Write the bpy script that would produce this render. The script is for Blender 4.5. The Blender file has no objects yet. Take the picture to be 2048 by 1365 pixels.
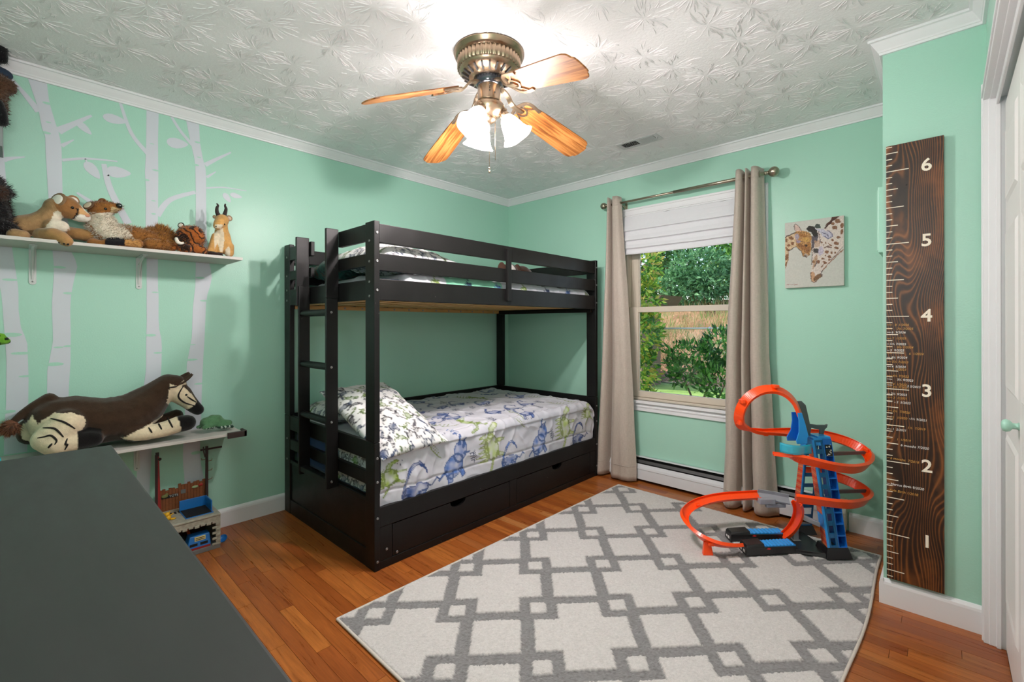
import bpy, bmesh, math, random
import numpy as np
from mathutils import Vector, Matrix, noise as mnoise

rng = random.Random(7)
C = bpy.context.scene.collection
scn = bpy.context.scene

# ------------------------------------------------------------------ camera, world, sun, exposure
CAM_F, CAM_A, CAM_V0, CAM_ROLL, CAM_U0 = 922.33, 0.74515, 649.25, -0.0015, 1038.98
CAM_P = Vector((3.1362, -3.2402, 1.1917))
cam_d = bpy.data.cameras.new('camera')
cam = bpy.data.objects.new('camera', cam_d)
C.objects.link(cam)
cam_d.sensor_width = 36.0
cam_d.lens = 36.0 * CAM_F / 2048.0
cam_d.shift_x = -(CAM_U0 - 1024.0) / 2048.0
cam_d.shift_y = -(682.5 - CAM_V0) / 2048.0
cam_d.clip_start = 0.02
cam.location = CAM_P
cam.rotation_euler = (Matrix.Rotation(CAM_A, 4, 'Z') @ Matrix.Rotation(math.pi / 2, 4, 'X') @ Matrix.Rotation(CAM_ROLL, 4, 'Z')).to_euler()
scn.camera = cam

world = bpy.data.worlds.new('sky')
scn.world = world
world.use_nodes = True
wn = world.node_tree
wbg = wn.nodes['Background']
sky = wn.nodes.new('ShaderNodeTexSky')
sky.sky_type = 'NISHITA'
sky.sun_disc = False
sky.sun_elevation = math.radians(52)
sky.sun_rotation = math.radians(200)
wn.links.new(sky.outputs[0], wbg.inputs[0])
wbg.inputs[1].default_value = 0.26

sun_d = bpy.data.lights.new('sun', 'SUN')
sun_d.energy = 4.2
sun_d.angle = math.radians(1.0)
sun_d.color = (1.0, 0.93, 0.82)
sun = bpy.data.objects.new('sun', sun_d)
C.objects.link(sun)
sun.rotation_euler = Vector((0.70, 0.22, -0.68)).to_track_quat('-Z', 'Y').to_euler()
BULB_W = 25.0
fill_d = bpy.data.lights.new('soft_fill', 'AREA')
fill_d.shape = 'RECTANGLE'; fill_d.size = 1.6; fill_d.size_y = 0.9; fill_d.energy = 3.0; fill_d.color = (1.0, 0.91, 0.93)
fill = bpy.data.objects.new('soft_fill', fill_d); C.objects.link(fill)
fill.location = (2.2, -3.2, 2.36)
fill.rotation_euler = Vector((-0.25, 0.45, -1.0)).to_track_quat('-Z', 'Y').to_euler()

bnc_d = bpy.data.lights.new('ceiling_bounce', 'AREA')
bnc_d.shape = 'DISK'; bnc_d.size = 0.6; bnc_d.energy = 15.0; bnc_d.color = (1.0, 0.90, 0.93)
bnc = bpy.data.objects.new('ceiling_bounce', bnc_d); C.objects.link(bnc)
bnc.location = (2.75, -3.42, 1.55)
bnc.rotation_euler = Vector((-0.30, 0.55, 1.0)).to_track_quat('-Z', 'Y').to_euler()

scn.view_settings.view_transform = 'Standard'
scn.view_settings.look = 'None'
scn.view_settings.exposure = 0.7
scn.view_settings.gamma = 1.0
scn.view_settings.use_curve_mapping = False
scn.cycles.use_denoising = True
scn.cycles.max_bounces = 10
scn.cycles.diffuse_bounces = 6
scn.cycles.glossy_bounces = 4
scn.cycles.transmission_bounces = 6
scn.cycles.transparent_max_bounces = 12
scn.cycles.sample_clamp_indirect = 6.0
scn.cycles.caustics_reflective = False
scn.cycles.caustics_refractive = False

# ------------------------------------------------------------------ helpers
def lin(c):
    return tuple(((x / 255.0) / 12.92 if x / 255.0 <= 0.04045 else ((x / 255.0 + 0.055) / 1.055) ** 2.4) for x in c)

def survey(u, v, axis, val):
    """world point on the plane axis=val seen at survey mark (u, v) of the photograph"""
    U = u - CAM_U0; V = v - 682.5
    U, V = U + CAM_ROLL * V, V - CAM_ROLL * U
    w = (CAM_V0 - 682.5 - V) / CAM_F
    ca, sa = math.cos(CAM_A), math.sin(CAM_A)
    k = U / CAM_F
    d = Vector((-sa + k * ca, ca + k * sa, w))
    t = (val - CAM_P[axis]) / d[axis]
    return CAM_P + d * t

class NM:
    """small node-material helper"""
    def __init__(s, name):
        s.m = bpy.data.materials.new(name)
        s.m.use_nodes = True
        s.t = s.m.node_tree
        s.b = s.t.nodes['Principled BSDF']
        s.out = s.t.nodes['Material Output']
    def n(s, typ, **kw):
        nd = s.t.nodes.new('ShaderNode' + typ)
        for k, v in kw.items():
            if hasattr(nd, k) and not k.startswith('i_'):
                setattr(nd, k, v)
            else:
                key = k[2:] if k.startswith('i_') else k
                key = int(key) if key.isdigit() else key
                s.set(nd.inputs[key], v)
        return nd
    def set(s, inp, v):
        if hasattr(v, 'outputs'):
            s.t.links.new(v.outputs[0], inp)
        elif isinstance(v, bpy.types.NodeSocket):
            s.t.links.new(v, inp)
        else:
            inp.default_value = v
    def bsdf(s, **kw):
        for k, v in kw.items():
            s.set(s.b.inputs[k.replace('_', ' ')], v)
    def math(s, op, a, b=None, c=None):
        nd = s.t.nodes.new('ShaderNodeMath'); nd.operation = op
        s.set(nd.inputs[0], a)
        if b is not None: s.set(nd.inputs[1], b)
        if c is not None: s.set(nd.inputs[2], c)
        return nd.outputs[0]
    def vmath(s, op, a, b=None, sc=None):
        nd = s.t.nodes.new('ShaderNodeVectorMath'); nd.operation = op
        s.set(nd.inputs[0], a)
        if b is not None: s.set(nd.inputs[1], b)
        if op == 'SCALE' and sc is not None: nd.inputs['Scale'].default_value = sc
        return nd.outputs['Value'] if op in ('LENGTH', 'DISTANCE', 'DOT_PRODUCT') else nd.outputs[0]
    def mix(s, f, a, b):
        nd = s.t.nodes.new('ShaderNodeMix'); nd.data_type = 'RGBA'
        s.set(nd.inputs[0], f); s.set(nd.inputs[6], a); s.set(nd.inputs[7], b)
        return nd.outputs[2]
    def coord(s, which='Object'):
        return s.n('TexCoord').outputs[which]
    def noise(s, vec, scale, detail=2.0, rough=0.5, dist=0.0):
        nd = s.n('TexNoise'); s.set(nd.inputs['Vector'], vec)
        nd.inputs['Scale'].default_value = scale; nd.inputs['Detail'].default_value = detail
        nd.inputs['Roughness'].default_value = rough; nd.inputs['Distortion'].default_value = dist
        return nd.outputs['Fac']
    def mapping(s, vec, scale=(1, 1, 1), rot=(0, 0, 0), loc=(0, 0, 0)):
        nd = s.n('Mapping'); s.set(nd.inputs['Vector'], vec)
        nd.inputs['Scale'].default_value = scale; nd.inputs['Rotation'].default_value = rot; nd.inputs['Location'].default_value = loc
        return nd.outputs[0]
    def ramp(s, fac, stops):
        nd = s.n('ValToRGB'); s.set(nd.inputs[0], fac)
        e = nd.color_ramp.elements
        while len(e) < len(stops): e.new(0.5)
        for el, (p, c) in zip(e, stops):
            el.position = p; el.color = tuple(c) + ((1.0,) if len(c) == 3 else ())
        return nd.outputs[0]
    def bump(s, h, strength=0.3, dist=0.01):
        nd = s.n('Bump'); s.set(nd.inputs['Height'], h)
        nd.inputs['Strength'].default_value = strength; nd.inputs['Distance'].default_value = dist
        s.set(s.b.inputs['Normal'], nd.outputs[0])

def C4(c): return tuple(lin(c)) + (1.0,)

def plain(name, c, rough=0.5, metal=0.0, var=0.06, nscale=12.0, bump=0.0, bscale=60.0, sheen=0.0, coat=0.0):
    k = NM(name)
    co = k.coord()
    f = k.noise(co, nscale, 3.0)
    a = tuple(max(0, x * (1 - var)) for x in lin(c)) + (1.0,)
    b = tuple(min(1, x * (1 + var)) for x in lin(c)) + (1.0,)
    k.bsdf(Base_Color=k.mix(f, a, b), Roughness=rough, Metallic=metal)
    if sheen: k.bsdf(Sheen_Weight=sheen, Sheen_Roughness=0.5)
    if coat: k.bsdf(Coat_Weight=coat, Coat_Roughness=0.1)
    if bump: k.bump(k.noise(co, bscale, 4.0), bump, 0.004)
    return k.m

def vcol(name, rough=0.8, bump=0.0, bscale=200.0, sheen=0.0, spec=0.3):
    """material that takes its print from the mesh's own colour attribute"""
    k = NM(name)
    at = k.n('Attribute'); at.attribute_name = 'Col'
    co = k.coord()
    f = k.noise(co, bscale * 0.4, 3.0)
    cc = k.mix(k.math('MULTIPLY', f, 0.22), at.outputs['Color'], (0, 0, 0, 1))
    k.bsdf(Base_Color=cc, Roughness=rough)
    k.b.inputs['Specular IOR Level'].default_value = spec
    if sheen: k.bsdf(Sheen_Weight=sheen)
    if bump: k.bump(k.noise(co, bscale, 3.0), bump, 0.003)
    return k.m

class MB:
    """collects shapes and links them as ONE mesh object"""
    def __init__(s): s.v = []; s.f = []; s.sm = []
    def add(s, vs, fs, smooth=False):
        o = len(s.v); s.v += [tuple(p) for p in vs]
        s.f += [tuple(i + o for i in f) for f in fs]; s.sm += [smooth] * len(fs)
        return s
    def box(s, x0, x1, y0, y1, z0, z1, M=None):
        vs = [Vector((x, y, z)) for z in (z0, z1) for y in (y0, y1) for x in (x0, x1)]
        if M is not None: vs = [M @ p for p in vs]
        return s.add(vs, [(0, 2, 3, 1), (4, 5, 7, 6), (0, 1, 5, 4), (2, 6, 7, 3), (0, 4, 6, 2), (1, 3, 7, 5)])
    def hexa(s, P):
        """8 corners: bottom loop of 4 then top loop of 4"""
        return s.add(P, [(3, 2, 1, 0), (4, 5, 6, 7), (0, 1, 5, 4), (1, 2, 6, 5), (2, 3, 7, 6), (3, 0, 4, 7)])
    def prism(s, poly, fn, d0, d1, smooth=False):
        """extrude a 2-D outline; fn(a, b, d) gives the 3-D point"""
        n = len(poly)
        vs = [fn(a, b, d0) for a, b in poly] + [fn(a, b, d1) for a, b in poly]
        fs = [tuple(range(n - 1, -1, -1)), tuple(range(n, 2 * n))]
        fs += [(i, (i + 1) % n, n + (i + 1) % n, n + i) for i in range(n)]
        return s.add(vs, fs, smooth)
    def lathe(s, prof, n=24, M=None, smooth=True, flute=None):
        """prof: (r, z) pairs"""
        vs = []
        for r, z in prof:
            for k in range(n):
                t = 2 * math.pi * k / n
                rr = r if flute is None else r * flute(t, z)
                p = Vector((rr * math.cos(t), rr * math.sin(t), z))
                vs.append(M @ p if M is not None else p)
        fs = [(i * n + k, i * n + (k + 1) % n, (i + 1) * n + (k + 1) % n, (i + 1) * n + k) for i in range(len(prof) - 1) for k in range(n)]
        return s.add(vs, fs, smooth)
    def tube(s, pts, r, n=8, caps=True, smooth=True):
        pts = [Vector(p) for p in pts]
        rs = r if isinstance(r, (list, tuple)) else [r] * len(pts)
        vs = []
        t0 = (pts[1] - pts[0]).normalized()
        up = Vector((0, 0, 1)) if abs(t0.z) < 0.9 else Vector((1, 0, 0))
        a = t0.cross(up).normalized()
        for i, p in enumerate(pts):
            t = (pts[min(i + 1, len(pts) - 1)] - pts[max(i - 1, 0)]).normalized()
            a = (a - t * a.dot(t)).normalized(); b = t.cross(a)
            for k in range(n):
                q = 2 * math.pi * k / n
                vs.append(p + (a * math.cos(q) + b * math.sin(q)) * rs[i])
        m = len(pts)
        fs = [(i * n + k, (i + 1) * n + k, (i + 1) * n + (k + 1) % n, i * n + (k + 1) % n) for i in range(m - 1) for k in range(n)]
        s.add(vs, fs, smooth)
        if caps: s.f += [tuple(len(s.v) - len(vs) + k for k in range(n)), tuple(len(s.v) - n + k for k in range(n - 1, -1, -1))]; s.sm += [False, False]
        return s
    def sweep(s, pts, ups, prof, close=True, smooth=False):
        """sweep an outline prof [(side, up)] along pts with given up vectors"""
        n = len(prof); vs = []; m = len(pts)
        for i in range(m):
            t = (Vector(pts[min(i + 1, m - 1)]) - Vector(pts[max(i - 1, 0)])).normalized()
            u = Vector(ups[i]); u = (u - t * u.dot(t)).normalized(); sd = t.cross(u)
            vs += [Vector(pts[i]) + sd * a + u * b for a, b in prof]
        fs = [(i * n + k, i * n + (k + 1) % n, (i + 1) * n + (k + 1) % n, (i + 1) * n + k) for i in range(m - 1) for k in range(n)]
        s.add(vs, fs, smooth)
        o = len(s.v) - len(vs)
        s.f += [tuple(o + k for k in range(n - 1, -1, -1)), tuple(o + (m - 1) * n + k for k in range(n))]; s.sm += [False, False]
        return s
    def ball(s, c, r, n=12, sc=(1, 1, 1), M=None):
        c = Vector(c); vs = []; fs = []
        for i in range(n + 1):
            th = math.pi * i / n
            for k in range(2 * n):
                ph = math.pi * k / n
                p = Vector((math.sin(th) * math.cos(ph) * sc[0], math.sin(th) * math.sin(ph) * sc[1], math.cos(th) * sc[2])) * r
                vs.append(c + (M @ p if M is not None else p))
        for i in range(n):
            for k in range(2 * n):
                fs.append((i * 2 * n + k, (i + 1) * 2 * n + k, (i + 1) * 2 * n + (k + 1) % (2 * n), i * 2 * n + (k + 1) % (2 * n)))
        return s.add(vs, fs, True)
    def grid(s, fn, nu, nv, smooth=True):
        vs = [fn(i / nu, j / nv) for j in range(nv + 1) for i in range(nu + 1)]
        fs = [(j * (nu + 1) + i, j * (nu + 1) + i + 1, (j + 1) * (nu + 1) + i + 1, (j + 1) * (nu + 1) + i) for j in range(nv) for i in range(nu)]
        return s.add(vs, fs, smooth)
    def mesh(s, name):
        me = bpy.data.meshes.new(name)
        me.from_pydata(s.v, [], s.f); me.polygons.foreach_set('use_smooth', s.sm); me.update()
        return me
    def build(s, name, mat=None, parent=None, bevel=0.0, seg=2, loc=None, solid=0.0, sub=0, recalc=True):
        me = s.mesh(name)
        if recalc:
            bm = bmesh.new(); bm.from_mesh(me); bmesh.ops.recalc_face_normals(bm, faces=bm.faces); bm.to_mesh(me); bm.free()
        if mat is not None: me.materials.append(mat)
        o = bpy.data.objects.new(name, me); C.objects.link(o)
        if parent is not None: o.parent = parent
        if loc is not None: o.location = loc
        if solid:
            q = o.modifiers.new('solid', 'SOLIDIFY'); q.thickness = solid; q.offset = 0
        if bevel:
            q = o.modifiers.new('bevel', 'BEVEL'); q.width = bevel; q.segments = seg; q.limit_method = 'ANGLE'; q.angle_limit = math.radians(40)
            q.harden_normals = False
        if sub:
            q = o.modifiers.new('sub', 'SUBSURF'); q.levels = sub; q.render_levels = sub
        return o

def tag(o, label=None, cat=None, group=None, kind=None):
    if label: o['label'] = label
    if cat: o['category'] = cat
    if group: o['group'] = group
    if kind: o['kind'] = kind
    return o

def thing(name, label, cat, loc=(0, 0, 0), rz=0.0, group=None):
    o = bpy.data.objects.new(name, None); C.objects.link(o)
    o.empty_display_size = 0.05
    o.location = loc; o.rotation_euler = (0, 0, rz)
    return tag(o, label, cat, group)

def put(o, parent):
    """parent o to a thing while keeping world-built coordinates (thing may be off the origin)"""
    o.parent = parent
    M = Matrix.Translation(parent.location) @ parent.rotation_euler.to_matrix().to_4x4()
    o.matrix_parent_inverse = M.inverted()
    return o

def set_cols(o, cols, dom='POINT'):
    me = o.data
    at = me.color_attributes.new('Col', 'FLOAT_COLOR', dom)
    a = np.ones((len(cols), 4), np.float32); a[:, :3] = cols
    at.data.foreach_set('color', a.ravel())

def in_poly(px, py, poly):
    c = np.zeros(px.shape, bool); n = len(poly)
    for i in range(n):
        x0, y0 = poly[i]; x1, y1 = poly[(i + 1) % n]
        if y0 == y1: continue
        t = ((y0 > py) != (y1 > py)) & (px < (x1 - x0) * (py - y0) / (y1 - y0) + x0)
        c ^= t
    return c

def blur_line(px, py, pts):
    """distance of points to a polyline"""
    d = np.full(px.shape, 1e9)
    for (x0, y0), (x1, y1) in zip(pts[:-1], pts[1:]):
        dx, dy = x1 - x0, y1 - y0; L = dx * dx + dy * dy + 1e-12
        t = np.clip(((px - x0) * dx + (py - y0) * dy) / L, 0, 1)
        d = np.minimum(d, np.hypot(px - x0 - t * dx, py - y0 - t * dy))
    return d

def catmull(pts, n=6):
    P = [Vector(p) for p in pts]; out = []
    for i in range(len(P) - 1):
        p0 = P[max(i - 1, 0)]; p1 = P[i]; p2 = P[i + 1]; p3 = P[min(i + 2, len(P) - 1)]
        for k in range(n):
            t = k / n
            out.append(0.5 * ((2 * p1) + (p2 - p0) * t + (2 * p0 - 5 * p1 + 4 * p2 - p3) * t * t + (3 * p1 - p0 - 3 * p2 + p3) * t ** 3))
    out.append(P[-1]); return out

# ------------------------------------------------------------------ shared materials
MINT = (166, 211, 192)
def wall_material(name, c):
    k = NM(name); co = k.coord()
    f = k.noise(co, 1.3, 2.0)
    a = tuple(x * 0.97 for x in lin(c)) + (1,); b = tuple(min(1, x * 1.03) for x in lin(c)) + (1,)
    k.bsdf(Base_Color=k.mix(f, a, b), Roughness=0.36)
    k.b.inputs['Specular IOR Level'].default_value = 0.42
    k.bump(k.noise(co, 150.0, 3.0), 0.16, 0.003)
    return k.m
M_WALL = wall_material('mint_wall_paint', MINT)
M_TRIM = plain('white_trim_paint', (228, 228, 230), 0.42, var=0.02)
M_DOOR = plain('white_door_paint', (232, 230, 228), 0.4, var=0.015)
M_DARK = plain('dark_void', (18, 17, 16), 0.8)

def ceiling_material():
    k = NM('stomped_ceiling_plaster'); co = k.coord()
    k.bsdf(Base_Color=(0.84, 0.835, 0.84, 1), Roughness=0.85)
    k.bump(k.noise(co, 75.0, 4.0, 0.65), 0.5, 0.004)
    return k.m
M_CEIL = ceiling_material()

def plank_material():
    k = NM('oak_strip_floor'); co = k.coord()
    oi = k.n('ObjectInfo')
    rnd = oi.outputs['Random']
    off = k.n('CombineXYZ'); k.set(off.inputs[0], k.math('MULTIPLY', rnd, 37.0)); k.set(off.inputs[1], k.math('MULTIPLY', rnd, 11.0)); k.set(off.inputs[2], k.math('MULTIPLY', rnd, 5.0))
    geo = k.n('NewGeometry')
    p = k.vmath('ADD', geo.outputs['Position'], off.outputs[0])
    q = k.mapping(p, scale=(2.2, 30.0, 10.0))
    g1 = k.noise(q, 1.5, 6.0, 0.68, 1.2)
    q2 = k.mapping(p, scale=(9.0, 260.0, 60.0))
    g2 = k.noise(q2, 1.0, 3.0)
    base = k.ramp(rnd, [(0.0, lin((164, 86, 36))), (0.3, lin((206, 118, 50))), (0.6, lin((222, 136, 62))), (0.85, lin((182, 98, 42))), (1.0, lin((232, 158, 88)))])
    c = k.mix(k.math('MULTIPLY', k.math('GREATER_THAN', g1, 0.0), k.math('MULTIPLY', k.math('SUBTRACT', 1.05, k.math('MULTIPLY', g1, 1.15)), 1.05)), base, (*lin((96, 42, 16)), 1))
    c = k.mix(k.math('MULTIPLY', g2, 0.34), c, (*lin((70, 32, 14)), 1))
    k.bsdf(Base_Color=c, Roughness=k.math('ADD', 0.2, k.math('MULTIPLY', g1, 0.2)))
    k.bump(g2, 0.08, 0.002)
    return k.m
M_PLANK = plank_material()

# ------------------------------------------------------------------ room shell
H = 2.40                # ceiling
XB, YB = 2.9413, -0.732  # alcove chase: its left edge and its front face
XC = 3.2531             # closet wall
YF = -3.62              # wall behind the camera
st = lambda o: tag(o, kind='structure')

fl = st(MB().box(-0.12, 3.6, YF - 0.1, 0.12, -0.12, -0.0135).build('floor', M_DARK))
cl = st(MB().box(-0.12, 3.6, YF - 0.1, 0.12, H, H + 0.12).build('ceiling', M_CEIL))
# crow's-foot stomp marks: raised plaster ridges thrown out from each brush mark
cr = random.Random(21); rd = MB()
gy_ = -3.55
while gy_ < 0.0:
    gx_ = 0.02 + cr.uniform(0, 0.1)
    while gx_ < 3.25:
        cx_, cy_ = gx_ + cr.uniform(-.05, .05), gy_ + cr.uniform(-.05, .05)
        for q in range(cr.randint(46, 60)):
            a = cr.uniform(0, 2 * math.pi); r0 = cr.uniform(0.008, 0.075); r1 = r0 + cr.uniform(0.02, 0.075); w = cr.uniform(0.0014, 0.0030); h = cr.uniform(0.0018, 0.0042); bend = cr.uniform(-.35, .35)
            vs = []
            for t in (0.0, 0.35, 0.7, 1.0):
                rr_ = r0 + (r1 - r0) * t; aa = a + bend * t * t * 0.5; k = math.sin(math.pi * (0.12 + 0.76 * t)); px_, py_ = cx_ + rr_ * math.cos(aa), cy_ + rr_ * math.sin(aa); nx_, ny_ = -math.sin(aa), math.cos(aa)
                vs += [(px_ + nx_ * w * k, py_ + ny_ * w * k, H + 0.0003), (px_, py_, H - h * k), (px_ - nx_ * w * k, py_ - ny_ * w * k, H + 0.0003)]
            if all(0.045 < p[0] < 3.2 and p[1] < -0.045 and not (p[0] > 2.88 and p[1] > -0.79) for p in vs):
                rd.add(vs, [(3 * i + j, 3 * i + j + 1, 3 * i + j + 4, 3 * i + j + 3) for i in range(3) for j in range(2)], True)
        gx_ += 0.215
    gy_ += 0.20
ro_ = rd.build('plaster_ridge', M_CEIL, cl); tag(ro_, kind='stuff')
st(MB().box(-0.12, 0.0, YF - 0.1, 0.12, -0.02, H).build('wall_left', M_WALL))
WX0, WX1, WZ0, WZ1 = 1.275, 2.245, 0.607, 2.030      # window opening
wb = MB()
for x0, x1, z0, z1 in ((0.0, WX0, -0.02, H), (WX1, 3.5, -0.02, H), (WX0, WX1, -0.02, WZ0), (WX0, WX1, WZ1, H)):
    wb.box(x0, x1, 0.0, 0.14, z0, z1)
st(wb.build('wall_back', M_WALL))
st(MB().box(XB, 3.55, YB, -0.001, -0.02, H).build('wall_alcove', M_WALL))
DY0, DY1, DZ = -0.80, -2.62, 2.03                   # closet opening
wr = MB()
wr.box(XC, XC + 0.11, DY0 + 0.004, YB, -0.02, H).box(XC, XC + 0.11, YF, DY1, -0.02, H).box(XC, XC + 0.11, DY1, DY0, DZ, H)
wr.box(3.75, 3.8, DY1 - 0.1, YB, -0.02, H)
st(wr.build('wall_right', M_WALL))
st(MB().box(-0.12, 3.8, YF - 0.12, YF, -0.02, H).build('wall_front', M_WALL))

# crown moulding
def crown(name, p0, p1, nrm, m0=0, m1=0):
    """p0->p1 along the wall foot line, nrm points into the room; m0/m1 = mitre (+1 inner, -1 outer corner)"""
    prof = [(0, 2.3402), (0.010, 2.3402), (0.012, 2.349), (0.015, 2.351), (0.018, 2.357), (0.030, 2.374), (0.037, 2.385), (0.039, 2.388), (0.047, 2.390), (0.048, 2.3995), (0, 2.3995)]
    t = (Vector(p1) - Vector(p0)).normalized(); n = Vector(nrm)
    vs = []
    for base, s, m in ((Vector(p0), 1, m0), (Vector(p1), -1, m1)):
        for d, z in prof:
            q = base + n * d + t * (d * m * s); vs.append((q.x, q.y, z))
    k = len(prof)
    fs = [tuple(range(k)), tuple(range(2 * k - 1, k - 1, -1))] + [(i, (i + 1) % k, k + (i + 1) % k, k + i) for i in range(k)]
    return st(MB().add(vs, fs).build(name, M_TRIM))
crown('trim_1', (0, YF, 0), (0, 0, 0), (1, 0, 0), 1, 1)
crown('trim_2', (0, 0, 0), (XB, 0, 0), (0, -1, 0), 1, 1)
crown('trim_3', (XB, 0, 0), (XB, YB, 0), (-1, 0, 0), 1, -1)
crown('trim_4', (XB, YB, 0), (XC, YB, 0), (0, -1, 0), -1, 1)
crown('trim_5', (XC, YB, 0), (XC, YF, 0), (-1, 0, 0), 1, 1)

# baseboards
def baseboard(name, x0, x1, y0, y1, nx, ny):
    m = MB()
    hb = 0.1063
    prof = [(0, 0), (0.014, 0), (0.014, hb - 0.022), (0.012, hb - 0.012), (0.006, hb - 0.003), (0.0, hb)]
    vs = []
    for x, y in ((x0, y0), (x1, y1)):
        for d, z in prof: vs.append((x + nx * d, y + ny * d, z))
    k = len(prof)
    fs = [tuple(range(k)), tuple(range(2 * k - 1, k - 1, -1))] + [(i, (i + 1) % k, k + (i + 1) % k, k + i) for i in range(k)]
    return st(m.add(vs, fs).build(name, M_TRIM))
baseboard('baseboard_left', 0, 0, YF, -0.02, 1, 0)
baseboard('baseboard_back', 2.73, XB - 0.001, 0, 0, 0, -1)
baseboard('baseboard_alcove', XB - 0.0002, XC, YB, YB, 0, -1)
baseboard('baseboard_alcove_side', XB, XB, YB - 0.0139, -0.014, -1, 0)

# floor strips: every board its own piece, boards past the limit joined into one part
PW = 0.057
unit = MB().box(0, 1, 0, 1, 0, 1).mesh('plank'); unit.materials.append(M_PLANK)
boards = []
rr = random.Random(11)
nrow = int((0.0 - YF) / PW) + 1
for r in range(nrow):
    y1 = -0.002 - r * PW; x = 0.0 - rr.uniform(0.0, 0.5)
    while x < 3.3:
        L = rr.choice((0.35, 0.45, 0.6, 0.75, 0.9, 1.1)) * rr.uniform(0.9, 1.1)
        x0, x1 = max(x, 0.0), min(x + L, 3.3)
        if x1 - x0 > 0.02: boards.append((x0, x1, y1 - PW, y1))
        x += L
def board_rank(b):
    x0, x1, y0, y1 = b; xm, ym = (x0 + x1) / 2, (y0 + y1) / 2
    hid = (1.36 < x0 and x1 < 2.86 and -2.36 < ym < -0.28) or (x1 < 1.08 and -2.06 < ym < -0.15) or (x0 > 1.2 and x1 < 2.6 and ym < -3.06)
    d = math.hypot(xm - CAM_P.x, ym - CAM_P.y)
    behind = ((xm - CAM_P.x) * -math.sin(CAM_A) + (ym - CAM_P.y) * math.cos(CAM_A)) < 0.6
    return (hid or behind, d)
boards.sort(key=board_rank)
rest = MB()
for i, (x0, x1, y0, y1) in enumerate(boards):
    g = 0.0006
    if i < 300 and not board_rank((x0, x1, y0, y1))[0]:
        o = bpy.data.objects.new('plank', unit); C.objects.link(o)
        o.location = (x0 + g, y0 + g, -0.0135); o.scale = (x1 - x0 - 2 * g, y1 - y0 - 2 * g, 0.0135 - rr.choice((0, 0, 0.0002, 0.0004)))
        o.parent = fl
    else:
        rest.box(x0 + g, x1 - g, y0 + g, y1 - g, -0.0135, -0.0001)
ro = rest.build('floorboard', M_PLANK, fl); tag(ro, kind='stuff')

# ------------------------------------------------------------------ birch decals on the left wall
M_DECAL = plain('pale_grey_vinyl', (202, 206, 214), 0.45, var=0.02)
def wp(u, v, x=0.0): return survey(u, v, 0, x)
def z1(p): return (p[0] / 2.4385, p[1] / 2.4385)
def z2(p): return (p[0] / 4.096, 360 + p[1] / 4.096)
def z3(p): return (p[0] / 3.938, 640 + p[1] / 3.938)
def z4(p): return (260 + p[0] / 4.707, 840 + p[1] / 4.707)
def flat(m, uv, x=0.0012):
    """thin vinyl cut-out from an outline on the wall plane"""
    P = [wp(u, v) for u, v in uv]
    return m.prism([(p.y, p.z) for p in P], lambda a, b, d: Vector((d, a, b)), 0.0002, x)
def strip(m, pts, w0, w1, x=0.0013):
    """tapering twig along wall points (already in photo marks)"""
    P = catmull([wp(u, v) for u, v in pts], 5); n = len(P)
    L, R = [], []
    for i, p in enumerate(P):
        t = (P[min(i + 1, n - 1)] - P[max(i - 1, 0)]).normalized(); w = (w0 + (w1 - w0) * i / (n - 1)) / 2
        nn = Vector((0, -t.z, t.y)); L.append(p + nn * w); R.append(p - nn * w)
    for i in range(n - 1):
        q = [L[i], L[i + 1], R[i + 1], R[i]]
        m.add([(x, a.y, a.z) for a in q] + [(0.0002, a.y, a.z) for a in q], [(0, 1, 2, 3), (4, 7, 6, 5), (0, 4, 5, 1), (2, 6, 7, 3)])
    return m
def leaf(parent, u, v, L, W, ang):
    c = wp(u, v); pts = []
    for k in range(14):
        t = 2 * math.pi * k / 14; a = math.cos(t) * L / 2; b = math.sin(t) * W / 2 * (1 - 0.35 * math.cos(t)) * abs(math.sin(t)) ** 0.15
        pts.append((c.y + a * math.cos(ang) - b * math.sin(ang), c.z + a * math.sin(ang) + b * math.cos(ang)))
    return MB().prism(pts, lambda a, b, d: Vector((d, a, b)), 0.0002, 0.0012).build('leaf', M_DECAL, parent)
def birch(label, left, right, twigs, leaves, marks):
    uv = left + right[::-1]
    ys = [wp(u, v) for u, v in uv]
    # stack of quads between the two edges, resampled on height
    def at(edge, z):
        E = [wp(u, v) for u, v in edge]; E.sort(key=lambda p: -p.z)
        for a, b in zip(E[:-1], E[1:]):
            if a.z >= z >= b.z: return a.y + (b.y - a.y) * ((a.z - z) / max(1e-6, a.z - b.z))
        return E[0].y if z > E[0].z else E[-1].y
    zt = 2.3395; zb = min(p.z for p in ys)
    zs = np.linspace(zt, zb, 46)
    m = MB()
    vs = []; fs = []
    for x in (0.0012, 0.0002):
        for z in zs: vs += [(x, at(left, z), z), (x, at(right, z), z)]
    n = len(zs)
    for i in range(n - 1):
        a = 2 * i
        fs += [(a, a + 1, a + 3, a + 2), (a, a + 2, 2 * n + a + 2, 2 * n + a), (a + 1, 2 * n + a + 1, 2 * n + a + 3, a + 3)]
    m.add(vs, fs)
    o = m.build('birch_decal', M_DECAL)
    tag(o, label, 'wall decal', 'birch tree decals on the left wall')
    for pts, w0, w1 in twigs: strip(MB(), pts, w0, w1).build('branch', M_DECAL, o)
    for a in leaves: leaf(o, *a)
    for u, v, L, W in marks:
        c = wp(u, v); mk = MB()
        pts = [(c.y + L / 2 * math.cos(t), c.z + W / 2 * math.sin(t)) for t in [2 * math.pi * k / 10 for k in range(10)]]
        mk.prism(pts, lambda a, b, d: Vector((d, a, b)), 0.0011, 0.0017).build('bark_mark', M_WALL, o)
    return o
Z1 = lambda L: [z1(p) for p in L]; Z2 = lambda L: [z2(p) for p in L]; Z3 = lambda L: [z3(p) for p in L]; Z4 = lambda L: [z4(p) for p in L]
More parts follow.
